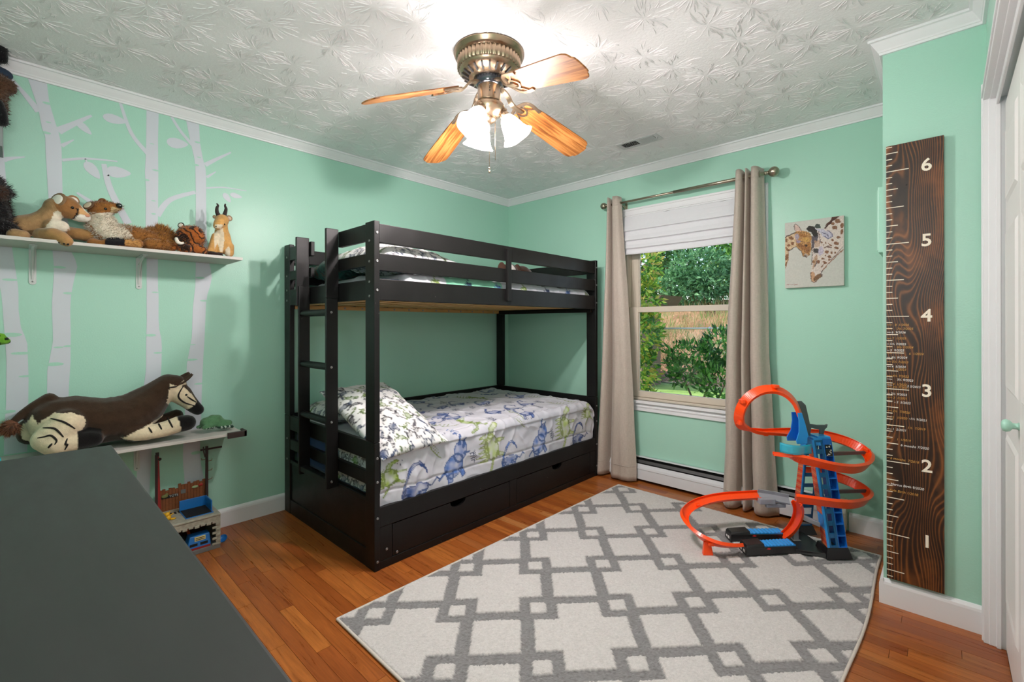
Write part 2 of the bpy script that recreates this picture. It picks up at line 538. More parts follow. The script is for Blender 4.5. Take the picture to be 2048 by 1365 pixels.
birch('birch trunk decal cut off by the left edge behind the black shaggy plush',
      [(-40, 190), (-26, 470), (-14, 540), (1, 575), (4, 604)] + Z3([(27, 0), (50, 300), (47, 690), (35, 820), (30, 1040)]),
      [(0, 180), (8, 310), (18, 430), (24, 497), (32, 546), (37, 580), (37, 620)] + Z3([(165, 60), (200, 140), (215, 190), (220, 330), (225, 440), (222, 690), (215, 1040)]),
      [(Z1([(18, 780), (60, 772), (122, 766)]), 0.022, 0.004)], [],
      [(22, 670, 0.07, 0.02), (43, 707, 0.07, 0.014), (52, 753, 0.05, 0.01), (16, 824, 0.05, 0.016), (20, 560, 0.05, 0.012)])
birch('birch decal with two forked twigs, trunk rising behind the lying cougar plush',
      Z1([(128, 360), (187, 530), (205, 630), (220, 655), (222, 740), (235, 950), (252, 1100)]) + Z2([(430, 580), (440, 700), (440, 790), (425, 1000), (425, 1065)]) + Z3([(418, 160), (400, 260), (385, 330), (372, 400), (370, 600), (380, 800)]),
      Z1([(226, 385), (240, 500), (270, 600), (290, 660), (300, 720), (305, 940), (335, 1100)]) + Z2([(585, 590), (620, 660), (635, 710), (610, 800), (590, 900), (580, 960), (575, 1065)]) + Z3([(557, 100), (555, 340), (545, 480), (540, 550), (545, 800)]),
      [(Z1([(190, 545), (120, 460), (45, 372)]), 0.028, 0.008), (Z1([(282, 640), (360, 605), (446, 564)]), 0.034, 0.010), (Z1([(300, 712), (330, 697), (360, 682)]), 0.018, 0.004),
       (Z1([(303, 782), (420, 774), (572, 788)]), 0.014, 0.006), (Z1([(415, 775), (428, 800)]), 0.006, 0.005)],
      [(168, 256, 0.075, 0.032, -0.75), (185, 341, 0.09, 0.045, -0.95)],
      [(95, 207, 0.035, 0.012), (97, 245, 0.02, 0.006), (93, 266, 0.03, 0.012), (118, 535, 0.05, 0.012), (137, 587, 0.04, 0.012), (117, 695, 0.035, 0.008), (136, 693, 0.035, 0.010), (108, 729, 0.07, 0.018)])
birch('slim straight birch decal behind the fox plush, a leafy twig curving off its left',
      Z1([(714, 525), (712, 740), (705, 860), (712, 900), (710, 1090)]) + Z2([(1200, 640), (1200, 1065)]) + Z3([(1155, 0), (1150, 160), (1150, 400), (1137, 480)]) + Z4([(70, 240), (60, 640)]) + [(268, 1010)],
      Z1([(774, 540), (770, 690), (772, 860), (770, 1050)]) + Z2([(1293, 650), (1293, 870), (1300, 960), (1298, 1065)]) + Z3([(1250, 60), (1275, 170), (1270, 400), (1262, 480)]) + Z4([(205, 250), (185, 640)]) + [(300, 1010)],
      [(Z1([(722, 752), (640, 650), (586, 500)]), 0.022, 0.012), (Z1([(766, 1052), (830, 975), (952, 938)]), 0.030, 0.018), (Z1([(506, 800), (540, 930), (625, 1092)]), 0.020, 0.034), (Z1([(374, 940), (400, 958), (450, 990)]), 0.008, 0.02),
       (Z1([(525, 858), (560, 840)]), 0.006, 0.006)],
      [(230, 239, 0.095, 0.045, 0.0), (237, 345, 0.10, 0.055, 0.1)],
      [(304, 288, 0.02, 0.005), (311, 341, 0.03, 0.010), (292, 360, 0.03, 0.012), (307, 402, 0.02, 0.006), (307, 428, 0.02, 0.010), (310, 585, 0.03, 0.008), (301, 671, 0.05, 0.014), (316, 706, 0.04, 0.010)])
birch('rightmost birch decal, its trunk behind the standing antelope plush',
      Z1([(905, 575), (930, 700), (945, 760), (952, 800), (955, 1000), (952, 1150)]) + Z2([(1605, 690), (1600, 780), (1600, 880), (1590, 950), (1578, 1065)]) + Z3([(1510, 140), (1490, 250), (1470, 350), (1468, 420), (1450, 860)]) + Z4([(500, 220), (497, 420), (510, 500), (512, 640)]) + [(368, 1010)],
      Z1([(970, 590), (975, 700), (990, 780), (1005, 830), (1005, 1000), (1008, 1150)]) + Z2([(1710, 690), (1735, 760), (1735, 830), (1710, 900), (1690, 970), (1685, 1065)]) + Z3([(1608, 200), (1600, 300), (1590, 520), (1585, 700), (1580, 870)]) + Z4([(660, 190), (660, 380), (690, 520), (705, 640)]) + [(412, 1010)],
      [(Z1([(938, 708), (880, 640), (836, 570)]), 0.018, 0.012), (Z1([(1000, 805), (1060, 775), (1126, 744)]), 0.024, 0.008), (Z1([(1008, 865), (1030, 852), (1053, 838)]), 0.016, 0.004), (Z1([(1006, 918), (1090, 915), (1202, 932)]), 0.010, 0.004)],
      [(355, 287, 0.10, 0.055, 0.15), (454, 396, 0.06, 0.032, -0.95), (472, 392, 0.065, 0.028, -0.1)],
      [(395, 285, 0.03, 0.010), (398, 315, 0.02, 0.006), (391, 330, 0.035, 0.012), (400, 556, 0.045, 0.012), (408, 602, 0.04, 0.010), (385, 690, 0.03, 0.006), (383, 720, 0.06, 0.012), (398, 768, 0.05, 0.010), (392, 906, 0.05, 0.02)])

# ------------------------------------------------------------------ bunk bed
def black_wood():
    k = NM('black_painted_wood'); co = k.coord()
    n = k.noise(k.mapping(co, scale=(3, 3, 14)), 3.0, 5.0)
    c = k.mix(n, (*lin((12, 11, 11)), 1), (*lin((21, 20, 20)), 1))
    sp = k.n('TexVoronoi'); k.set(sp.inputs['Vector'], k.mapping(co, scale=(1, 1, 1))); sp.inputs['Scale'].default_value = 26.0
    chips = k.math('MULTIPLY', k.math('LESS_THAN', sp.outputs['Distance'], 0.045), k.math('GREATER_THAN', k.noise(co, 2.3, 1.0), 0.56))
    c = k.mix(k.math('MULTIPLY', chips, 0.5), c, (*lin((150, 145, 138)), 1))
    k.bsdf(Base_Color=c, Roughness=k.math('ADD', 0.30, k.math('MULTIPLY', k.noise(co, 9.0, 4.0), 0.22)))
    k.b.inputs['Specular IOR Level'].default_value = 0.3
    k.bump(k.noise(co, 70.0, 3.0), 0.05, 0.002)
    return k.m
M_BLK = black_wood()
M_BOLT = plain('dull_steel_bolt', (150, 150, 150), 0.35, metal=0.9)
M_PINE = plain('pine_slat', (206, 158, 98), 0.55, var=0.2, nscale=5.0)
M_BLUE = plain('navy_sheet', (24, 62, 118), 0.85, var=0.12, sheen=0.2)

bed = thing('bunk_bed', 'black wooden bunk bed with end ladder and two drawers in the corner', 'bed', (0.57, -1.12, 0))
BX0, BX1, BY0, BY1 = 0.016, 1.1235, -2.0863, -0.15
def bp(name, m, mat=M_BLK, bevel=0.003, parent=None):
    return put(m.build(name, mat, bevel=bevel), parent or bed) if parent is None else m.build(name, mat, parent, bevel=bevel)
posts = {}
for (px0, px1), nx in (((BX0, BX0 + 0.085), 0), ((BX1 - 0.085, BX1), 1)):
    for (py0, py1), ny in (((BY0, BY0 + 0.03), 0), ((BY1 - 0.03, BY1), 1)):
        top = 1.70 if (nx, ny) == (0, 0) else 1.694
        posts[nx, ny] = bp('post', MB().box(px0, px1, py0, py1, 0, 0.619).box(px0, px1, py0, py1, 0.621, top).box(px0 + 0.006, px1 - 0.006, py0 + 0.005, py1 - 0.005, 0.60, 0.64))
def bolts(pts, axis, parent):
    for x, y, z in pts:
        M = Matrix.Translation((x, y, z)) @ (Matrix.Rotation(math.pi / 2, 4, 'Y') if axis == 'x' else Matrix.Rotation(math.pi / 2, 4, 'X'))
        b = MB().lathe([(0.0, 0.0022), (0.0028, 0.0022), (0.0035, 0.0032), (0.0062, 0.003), (0.0068, 0.0), (0.0, -0.001)], 12, M).build('bolt', M_BOLT)
        put(b, bed)
bolts([(BX1, -2.071, z) for z in (1.637, 1.5, 1.358, 0.545, 0.43, 0.255, 0.045)] + [(1.1215, -2.02, 0.09), (1.1215, -1.962, 0.055)], 'x', bed)
bolts([(BX1, -0.165, z) for z in (1.637, 1.5, 1.36, 0.55, 0.43, 0.25, 0.08)], 'x', bed)
bolts([(0.06, BY0, z) for z in (1.62, 1.50, 1.41, 1.345, 0.47, 0.34)] + [(1.08, BY0, z) for z in (1.60, 1.5, 1.40, 1.33)], 'y', bed)
ZT = ((1.590, 1.683), (1.455, 1.540), (1.310, 1.415))
for z0, z1_ in ZT:                                   # long guard rails, front and wall side
    bp('guard_rail', MB().box(1.0985, 1.1205, BY0 + 0.029, BY1 - 0.029, z0, z1_))
    bp('guard_rail', MB().box(BX0 + 0.004, BX0 + 0.026, BY0 + 0.029, BY1 - 0.029, z0, z1_))
    bp('end_rail', MB().box(BX0 + 0.084, BX1 - 0.084, BY1 - 0.026, BY1 - 0.006, z0, z1_))
bp('rail_strap', MB().box(1.1195, 1.1405, -1.182, -1.148, 1.337, 1.664))
# near end: short rails either side of the ladder gap
bp('end_rail', MB().box(0.752, BX1 - 0.084, BY0 + 0.002, BY0 + 0.024, 1.604, 1.687))
bp('end_rail', MB().box(0.752, BX1 - 0.084, BY0 + 0.002, BY0 + 0.024, 1.479, 1.541))
bp('end_rail', MB().box(BX0 + 0.084, BX1 - 0.084, BY0 + 0.002, BY0 + 0.024, 1.314, 1.412))
bp('end_rail', MB().box(BX0 + 0.084, 0.412, BY0 + 0.002, BY0 + 0.024, 1.596, 1.680))
bp('end_rail', MB().box(BX0 + 0.084, 0.412, BY0 + 0.002, BY0 + 0.024, 1.472, 1.529))
bp('ladder_upright', MB().box(0.371, 0.390, -2.158, BY0 + 0.002, 1.30, 1.700))
bp('ladder_upright', MB().box(0.738, 0.757, -2.152, BY0 + 0.002, 1.333, 1.700))
# ladder
lad = bp('ladder', MB().box(0.380, 0.399, -2.149, BY0 + 0.001, 0.325, 1.415).box(0.732, 0.751, -2.149, BY0 + 0.001, 0.325, 1.332).box(0.399, 0.732, -2.144, -2.112, 0.345, 0.375))
for z in (1.257, 0.966, 0.675):
    m = MB()
    pr = [(0.021 * math.cos(t) * (1.0), 0.019 * math.sin(t)) for t in [2 * math.pi * k / 14 for k in range(14)]]
    m.prism(pr, lambda a, b, d: Vector((d, -2.122 + a, z + b)), 0.398, 0.733, smooth=False)
    o = m.build('rung', M_BLK); put(o, bed); o.parent = lad; o.matrix_parent_inverse = lad.matrix_parent_inverse.copy() if False else Matrix.Identity(4)
    bolts([(0.751, -2.122, z)], 'x', bed)
bolts([(0.751, -2.122, 0.36)], 'x', bed)
# lower bunk ends
def lower_end(y0, y1, near):
    for z0, z1_ in ((0.529, 0.619), (0.406, 0.471)):
        bp('headboard_slat', MB().box(BX0 + 0.084, BX1 - 0.084, y0, y1, z0, z1_))
    bp('headboard_panel', MB().box(BX0 + 0.084, BX1 - 0.084, y0 + 0.006, y1 - 0.004, 0.085, 0.34).box(BX0 + 0.084, BX1 - 0.084, y0, y1, 0.0, 0.09).box(BX0 + 0.084, BX1 - 0.084, y0, y1, 0.318, 0.34))
lower_end(BY0 + 0.002, BY0 + 0.024, True)
lower_end(BY1 - 0.026, BY1 - 0.006, False)
bp('wall_rail', MB().box(BX0 + 0.004, BX0 + 0.026, BY0 + 0.029, BY1 - 0.029, 0.529, 0.619).box(BX0 + 0.004, BX0 + 0.026, BY0 + 0.029, BY1 - 0.029, 0.205, 0.30))
bp('side_rail', MB().box(1.0985, 1.1205, BY0 + 0.029, BY1 - 0.029, 0.205, 0.300))
# drawer frame and drawers
bp('drawer_frame', MB().box(1.098, 1.1195, BY0 + 0.029, BY1 - 0.029, 0.0, 0.040).box(1.098, 1.1195, BY0 + 0.029, -1.988, 0.040, 0.205).box(1.098, 1.1195, -1.147, -1.082, 0.040, 0.205)
   .box(1.098, 1.1195, -0.252, BY1 - 0.029, 0.040, 0.205))
for y0, y1 in ((-1.985, -1.150), (-1.079, -0.255)):
    ym = (y0 + y1) / 2 + (0.002 if y0 < -1.5 else 0.003); zt = 0.2005
    poly = [(y0, 0.043), (y1, 0.043), (y1, zt)] + [(ym + 0.055 * math.cos(t), zt - 0.034 * math.sin(t) ** 0.8) for t in [math.pi * k / 14 for k in range(15)]] + [(y0, zt)]
    # drawer front as two halves around the notch so that the outline stays clean
    dr = MB()
    def fnx(a, b, d): return Vector((d, a, b))
    arc = [(ym + 0.055 * math.cos(t), zt - 0.034 * abs(math.sin(t)) ** 0.8) for t in [math.pi * k / 14 for k in range(15)]]
    dr.prism([(y0, 0.043), (ym, 0.043), (ym, arc[7][1])] + arc[8:] + [(y0, zt)], fnx, 1.100, 1.118)
    dr.prism([(ym, 0.043), (y1, 0.043), (y1, zt)] + arc[:8], fnx, 1.100, 1.118)
    d = put(dr.build('drawer', M_BLK), bed)
    bx = MB().box(0.62, 1.099, y0 + 0.02, y1 - 0.02, 0.045, 0.055).box(0.62, 1.099, y0 + 0.02, y0 + 0.032, 0.05, 0.16).box(0.62, 1.099, y1 - 0.032, y1 - 0.02, 0.05, 0.16).box(0.62, 0.632, y0 + 0.02, y1 - 0.02, 0.05, 0.16)
    q = bx.build('drawer_tray', M_BLK); q.parent = d
# upper platform: pine ledgers and slats
bp('slat_ledger', MB().box(BX0 + 0.027, BX0 + 0.052, BY0 + 0.045, BY1 - 0.045, 1.292, 1.318), M_PINE)
bp('slat_ledger', MB().box(1.072, 1.0975, BY0 + 0.045, BY1 - 0.045, 1.312, 1.330), M_PINE)
ns = 14
for i in range(ns):
    y = BY0 + 0.08 + (BY1 - BY0 - 0.24) * i / (ns - 1)
    bp('bed_slat', MB().box(BX0 + 0.029, 1.0965, y, y + 0.075, 1.3185 if True else 0, 1.331), M_PINE, 0.002)
    bolts([(BX0 + 0.052, y + 0.04, 1.305)], 'x', bed)
bp('end_ledger', MB().box(BX0 + 0.03, BX1 - 0.03, BY1 - 0.05, BY1 - 0.0265, 1.285, 1.315))

# ---- bedding prints
def mm(ax, ay, t): return ax + (ay - ax) * t
MOTIF = {}
def disc(cx, cy, rx, ry, a=0.0, n=18):
    return [(cx + rx * math.cos(t) * math.cos(a) - ry * math.sin(t) * math.sin(a), cy + rx * math.cos(t) * math.sin(a) + ry * math.sin(t) * math.cos(a)) for t in [2 * math.pi * k / n for k in range(n)]]
MOTIF['longneck'] = dict(polys=[disc(0.0, 0.26, 0.34, 0.17, 0.15), [(-.28, .2), (-.32, -.02), (-.2, -.02), (-.14, .2)], [(.1, .2), (.1, -.02), (.22, -.02), (.26, .24)]],
    lines=[([(-.28, .28), (-.22, .5), (-.12, .8), (-.02, .94), (.1, .96), (.18, .86)], .085), ([(.18, .86), (.25, .74), (.27, .66)], .045), ([(.3, .3), (.42, .26), (.54, .42), (.6, .36)], .04)])
MOTIF['horned'] = dict(polys=[disc(-.05, .34, .3, .26, .5), disc(.2, .62, .2, .26, -.4), [(-.3, .2), (-.3, 0), (-.14, 0), (-.1, .2)], [(.08, .2), (.12, -.02), (.26, .02), (.2, .24)]],
    lines=[([(.3, .7), (.4, .86)], .05), ([(.2, .8), (.26, 1.0)], .05), ([(.32, .52), (.46, .5)], .05), ([(-.3, .3), (-.5, .18)], .05)])
MOTIF['plated'] = dict(polys=[disc(.04, .42, .20, .36, .08)] + [[(-.10 + .03 * math.sin(i), .08 + .12 * i), (-.36 - .05 * math.sin(i * 1.1), .12 + .125 * i), (-.22, .17 + .125 * i), (-.08, .22 + .12 * i)] for i in range(6)] + [[(.14, .16), (.40, .08), (.42, .16), (.2, .28)], [(.16, .52), (.42, .50), (.44, .58), (.2, .64)]],
    lines=[([(.02, .74), (.06, .92), (.2, 1.0)], .14), ([(.04, .10), (-.02, -.10), (-.10, -.26)], .07)])
MOTIF['feather'] = dict(polys=[], lines=[([(-.05, 0), (0, .5), (.05, 1)], .04)] + [([(-.02 + .01 * i, .12 * i + .05), (.24 * s, .12 * i + .16)], .05) for i in range(1, 8) for s in (-1, 1)])
MOTIF['twig'] = dict(polys=[], lines=[([(0, 1), (.1, .6), (.3, .2), (.45, 0)], .035)] + [([(.05 + .05 * i, .8 - .12 * i), (.22 + .05 * i, .86 - .12 * i)], .03) for i in range(5)])
MOTIF['mini_a'] = dict(polys=[disc(0, .4, .32, .2), [(-.2, .3), (-.24, 0), (-.1, 0), (-.06, .3)], [(.08, .3), (.1, 0), (.24, 0), (.22, .3)]], lines=[([(-.26, .45), (-.4, .7), (-.34, .95), (-.18, .95)], .13), ([(.26, .4), (.5, .55), (.6, .75)], .1)])
MOTIF['mini_b'] = dict(polys=[disc(0, .45, .34, .26), [(-.2, .6), (-.14, .86), (-.04, .68)], [(0, .68), (.06, .92), (.14, .64)], [(-.2, .3), (-.22, .02), (-.08, .02), (-.06, .3)], [(.08, .3), (.1, .02), (.24, .02), (.22, .3)]], lines=[([(.3, .4), (.55, .25)], .1), ([(-.3, .4), (-.5, .34)], .14)])
MOTIF['mini_c'] = dict(polys=[disc(0, .4, .16, .34, .3)], lines=[([(-.05, .7), (-.2, .9), (-.36, .86)], .15), ([(.1, .2), (.4, .05), (.55, .2)], .1), ([(-.05, .2), (-.16, 0)], .09), ([(.05, .15), (.1, -.05)], .09)])
MOTIF['rex'] = dict(polys=[disc(0, .5, .2, .4, -.3), disc(.2, .9, .22, .13, .1)], lines=[([(-.1, .25), (-.35, .05), (-.6, .1)], .1), ([(0, .2), (.05, -.05), (.14, -.06)], .1), ([(.12, .5), (.28, .48)], .05)])
def paint(cols, U, V, items, seed=3, outline=0.012):
    """lay flat printed motifs onto cloth coordinates U, V (metres)"""
    nz = np.array([mnoise.noise(Vector((a * 28, b * 28, seed))) for a, b in zip(U[::1], V[::1])]) if len(U) < 400000 else np.zeros(len(U))
    for kind, cx, cy, sz, ang, col, asp in items:
        R = sz * 1.3
        sel = np.where((np.abs(U - cx) < R) & (np.abs(V - cy) < R))[0]
        if not len(sel): continue
        dx, dy = (U[sel] - cx) / (sz * asp), (V[sel] - cy) / sz
        ca, sa = math.cos(-ang), math.sin(-ang)
        lx, ly = dx * ca - dy * sa, dx * sa + dy * ca + 0.45
        inside = np.zeros(len(sel), bool); edge = np.full(len(sel), 9.0)
        for pl in MOTIF[kind]['polys']:
            inside |= in_poly(lx, ly, pl); edge = np.minimum(edge, blur_line(lx, ly, pl + pl[:1]))
        for ln_, w in MOTIF[kind]['lines']:
            d = blur_line(lx, ly, ln_); inside |= d < w / 2
            edge = np.minimum(edge, np.abs(d - w / 2))
        c = np.array(lin(col)); n_ = nz[sel]
        fill = np.clip(0.55 + 0.8 * n_, 0.2, 0.95)
        k = sel[inside]
        f = fill[inside][:, None]
        cols[k] = cols[k] * (1 - f) + c * f
        k = sel[inside & (edge < outline / sz * 0.30 + 0.012)]
        cols[k] = cols[k] * 0.12 + c * 0.50 * 0.88
    return cols
BL, DB, GR, LG, NV = (74, 116, 190), (48, 84, 156), (150, 176, 62), (182, 200, 112), (40, 58, 104)

def cloth_dinos(y0, y1, seed, side):
    r = random.Random(seed); it = []
    for y in np.arange(y0 + 0.12, y1, 0.23):
        for x in np.arange(0.12, 1.0, 0.25):
            kd = r.choice(['longneck', 'horned', 'plated', 'feather', 'twig', 'rex'])
            col = {'longneck': BL, 'horned': BL, 'plated': GR, 'feather': NV, 'twig': LG, 'rex': GR}[kd]
            it.append((kd, x + r.uniform(-.05, .05), y + r.uniform(-.05, .05), 0.09 if kd == 'feather' else r.uniform(0.17, 0.24), r.uniform(-0.5, 0.5) - math.pi / 2, col, 0.9))
    return it
M_QUILT = vcol('printed_quilt_cotton', 0.75, bump=0.25, bscale=40.0, sheen=0.15)
M_PCASE = vcol('printed_pillowcase_cotton', 0.8, bump=0.15, bscale=50.0, sheen=0.1)

def quilt(name, label, x0, xf, y0, y1, ztop, zend, items, du, dv, lump, seed, tint=None, near_drop=0.0):
    """cloth lying on a mattress and tucked down over its open long side; U runs from the wall across and down"""
    topw = xf - 0.055 - x0; arc = 0.055 * math.pi / 2; down = ztop - 0.055 - zend
    Ltot = topw + arc + down; nu = int(Ltot / du); nv = int((y1 - y0) / dv)
    U = np.zeros((nv + 1) * (nu + 1)); V = np.zeros_like(U); P = []
    for j in range(nv + 1):
        y = y0 + (y1 - y0) * j / nv
        te = min(1.0, (y1 - y) / 0.10); zend_drop = (1 - math.sqrt(max(0, 1 - (1 - te) ** 2))) * 0.07 if te < 1 else 0
        tn = min(1.0, (y - y0) / 0.05)
        if near_drop and tn < 1: zend_drop += (1 - math.sqrt(max(0, 1 - (1 - tn) ** 2))) * near_drop
        for i in range(nu + 1):
            s = Ltot * i / nu; k = j * (nu + 1) + i
            n1 = mnoise.noise(Vector((s * 3.0, y * 2.2, seed))); n2 = mnoise.noise(Vector((s * 9.0, y * 7.0, seed + 3))); n3 = mnoise.noise(Vector((s * 22.0, y * 15.0, seed + 7)))
            wr = 1 - abs(mnoise.noise(Vector((s * 7.0 + y * 3, y * 9.0 - s * 4, seed + 9)))) * 2.2
            h = n1 * lump * 1.3 + n2 * lump * 0.7 + n3 * lump * 0.26 + max(0, wr) ** 3 * lump * 0.6
            if s < topw:
                cr = math.sin(math.pi * min(1, s / topw)) * 0.010
                px, pz, nx, nz_ = x0 + s, ztop + cr, 0.0, 1.0
            elif s < topw + arc:
                a = (s - topw) / 0.055
                px, pz, nx, nz_ = x0 + topw + 0.055 * math.sin(a), ztop - 0.055 + 0.055 * math.cos(a), math.sin(a), math.cos(a)
            else:
                q = (s - topw - arc) / down
                near = max(0.0, 1 - (y - y0) / 0.55)
                fold = math.sin(y * 58 + 2.2 * math.sin(y * 17) + q * 2.6) * 0.013 * near * min(1, q * 1.6) + math.sin(y * 24 + 1.3) * 0.005 * q
                h = h * (1 - 0.7 * q) + fold - 0.006
                px, pz, nx, nz_ = xf, ztop - 0.055 - down * q, 1.0, 0.0
            # quilting seam line pressed in
            for sl in (topw + 0.01, topw + arc + down * 0.72):
                d = abs(s - sl); h -= 0.0045 * math.exp(-(d / 0.006) ** 2)
            P.append((px + nx * h, y, max(zend - 0.012, pz + nz_ * h - zend_drop)))
            U[k] = s; V[k] = y
    m = MB(); m.v = P
    m.f = [(j * (nu + 1) + i, j * (nu + 1) + i + 1, (j + 1) * (nu + 1) + i + 1, (j + 1) * (nu + 1) + i) for j in range(nv) for i in range(nu)]
    m.sm = [True] * len(m.f)
    o = m.build(name, M_QUILT, recalc=False)
    cols = np.tile(np.array(lin((204, 203, 211))), (len(U), 1))
    if tint: tint(cols, U, V)
    for sl in (topw + 0.01, topw + arc + down * 0.72):
        k = np.abs(U - sl) < 0.0026; cols[k] *= 0.72
    paint(cols, U, V, items(topw + arc, down), seed)
    set_cols(o, cols)
    return o

def side_items(s0, down):
    # prints on the draped side: (kind, U, V along the bed, size, angle, colour, aspect); cloth 'up' runs against U
    up = math.pi / 2
    def at(z): return s0 + (0.545 - z)
    A = lambda kd, y, zc, sz, col, asp=1.0, tilt=0.0: (kd, at(zc), y, sz, up + tilt, col, asp)
    it = [A('plated', -2.005, 0.44, 0.26, GR, 0.5, 0.05), A('longneck', -1.84, 0.37, 0.27, DB, 0.75), A('twig', -1.745, 0.50, 0.16, LG, 0.7, 0.2),
          A('horned', -1.575, 0.43, 0.24, BL, 1.0, 0.2), A('feather', -1.43, 0.415, 0.085, NV, 0.9, 0.3), A('plated', -1.30, 0.455, 0.29, LG, 0.8, 0.1),
          A('longneck', -1.13, 0.37, 0.22, BL, 0.75), A('twig', -1.06, 0.56, 0.14, LG, 0.6, 0.1), A('horned', -0.84, 0.41, 0.23, BL, 1.0, 0.25), A('feather', -0.70, 0.415, 0.085, NV, 0.9, 0.3),
          A('plated', -0.565, 0.455, 0.29, LG, 0.75, 0.1), A('longneck', -0.39, 0.37, 0.22, DB, 0.75), A('feather', -1.56, 0.60, 0.1, BL, .6, 0.2), A('plated', -0.28, 0.52, 0.2, LG, .6)]
    r = random.Random(5)
    for y in np.arange(-1.72, -0.22, 0.165):
        for x, kd in ((0.10, 'horned'), (0.28, 'plated'), (0.46, 'longneck'), (0.64, 'horned'), (0.80, 'longneck'), (0.94, 'rex')):
            kk = r.choice([kd, 'twig', 'feather', 'longneck'])
            col = {'longneck': DB, 'horned': DB, 'plated': GR, 'feather': NV, 'twig': GR, 'rex': GR}[kk]
            it.append((kk, x + r.uniform(-.06, .06), y + r.uniform(-.05, .05), 0.1 if kk == 'feather' else 0.19, up + r.uniform(-0.6, 0.6), col, 0.9))
    for y, z in ((-1.66, 0.60), (-0.95, 0.575), (-0.50, 0.60), (-1.95, .5)):
        for k in range(9):
            it.append(('twig', at(z + r.uniform(-.02, .02)), y + r.uniform(-.03, .03), 0.014, up, NV, 1.5))
    return it
lower_q = quilt('comforter', '', 0.046, 1.108, -2.048, -0.186, 0.592, 0.297, side_items, 0.0055, 0.0055, 0.013, 2)
tag(lower_q, 'white quilt with blue and green dinosaur print tucked over the lower bunk', 'comforter')
def up_items(s0, down): return cloth_dinos(-1.85, -0.3, 8, 0) + [('horned', s0 + 0.03, -1.98 + 0.24 * i, 0.17, math.pi / 2, (BL, GR, NV)[i % 3], 0.9) for i in range(8)]
def up_tint(cols, U, V):
    k = ((V > -1.62) & (V < -1.17)) & (U > 0.2 + 0.25 * np.sin(V * 3))
    cols[k] = np.array(lin((126, 190, 160)))
upper_q = quilt('comforter', '', 0.05, 1.094, -1.90, -0.20, 1.462, 1.335, up_items, 0.009, 0.009, 0.012, 21, up_tint, 0.045)
tag(upper_q, 'dinosaur quilt with a folded green patch spread on the upper bunk behind the guard rails', 'comforter')

# the quilt's near end, bunched down behind the headboard slats
fl_m = MB().grid(lambda u, v: (0.66 + 0.42 * u, -2.0535 + 0.004 * mnoise.noise(Vector((u * 9, v * 6, 2))) + 0.003 * math.sin(u * 26), 0.345 + 0.235 * v), 84, 48)
flp = fl_m.build('quilt_end', M_QUILT, lower_q, recalc=False)
fu, fv = np.array([p[0] for p in fl_m.v]), np.array([p[2] for p in fl_m.v]); fc_ = np.tile(np.array(lin((204, 203, 206))), (len(fu), 1))
r_ = random.Random(31); paint(fc_, fu, fv, [(r_.choice(['mini_a', 'mini_b', 'rex', 'plated']), 0.68 + 0.065 * (i % 7), 0.36 + 0.062 * (i // 7), 0.07, r_.uniform(-1, 1), r_.choice([(60, 88, 120), (110, 150, 60), (80, 80, 90)]), 1.0) for i in range(28)], 6, 0.004)
set_cols(flp, fc_)
# mattresses
def mattress(label, z0, z1_):
    m = MB().box(0.062, 1.075, -2.040, -0.215, z0, z1_)
    o = m.build('mattress', M_BLUE, bevel=0.045, seg=4); tag(o, label, 'mattress'); return o
mattress('navy sheeted mattress on the lower bunk, under the dinosaur quilt', 0.305, 0.560)
mattress('navy sheeted mattress on the slats of the upper bunk', 1.3315, 1.428)

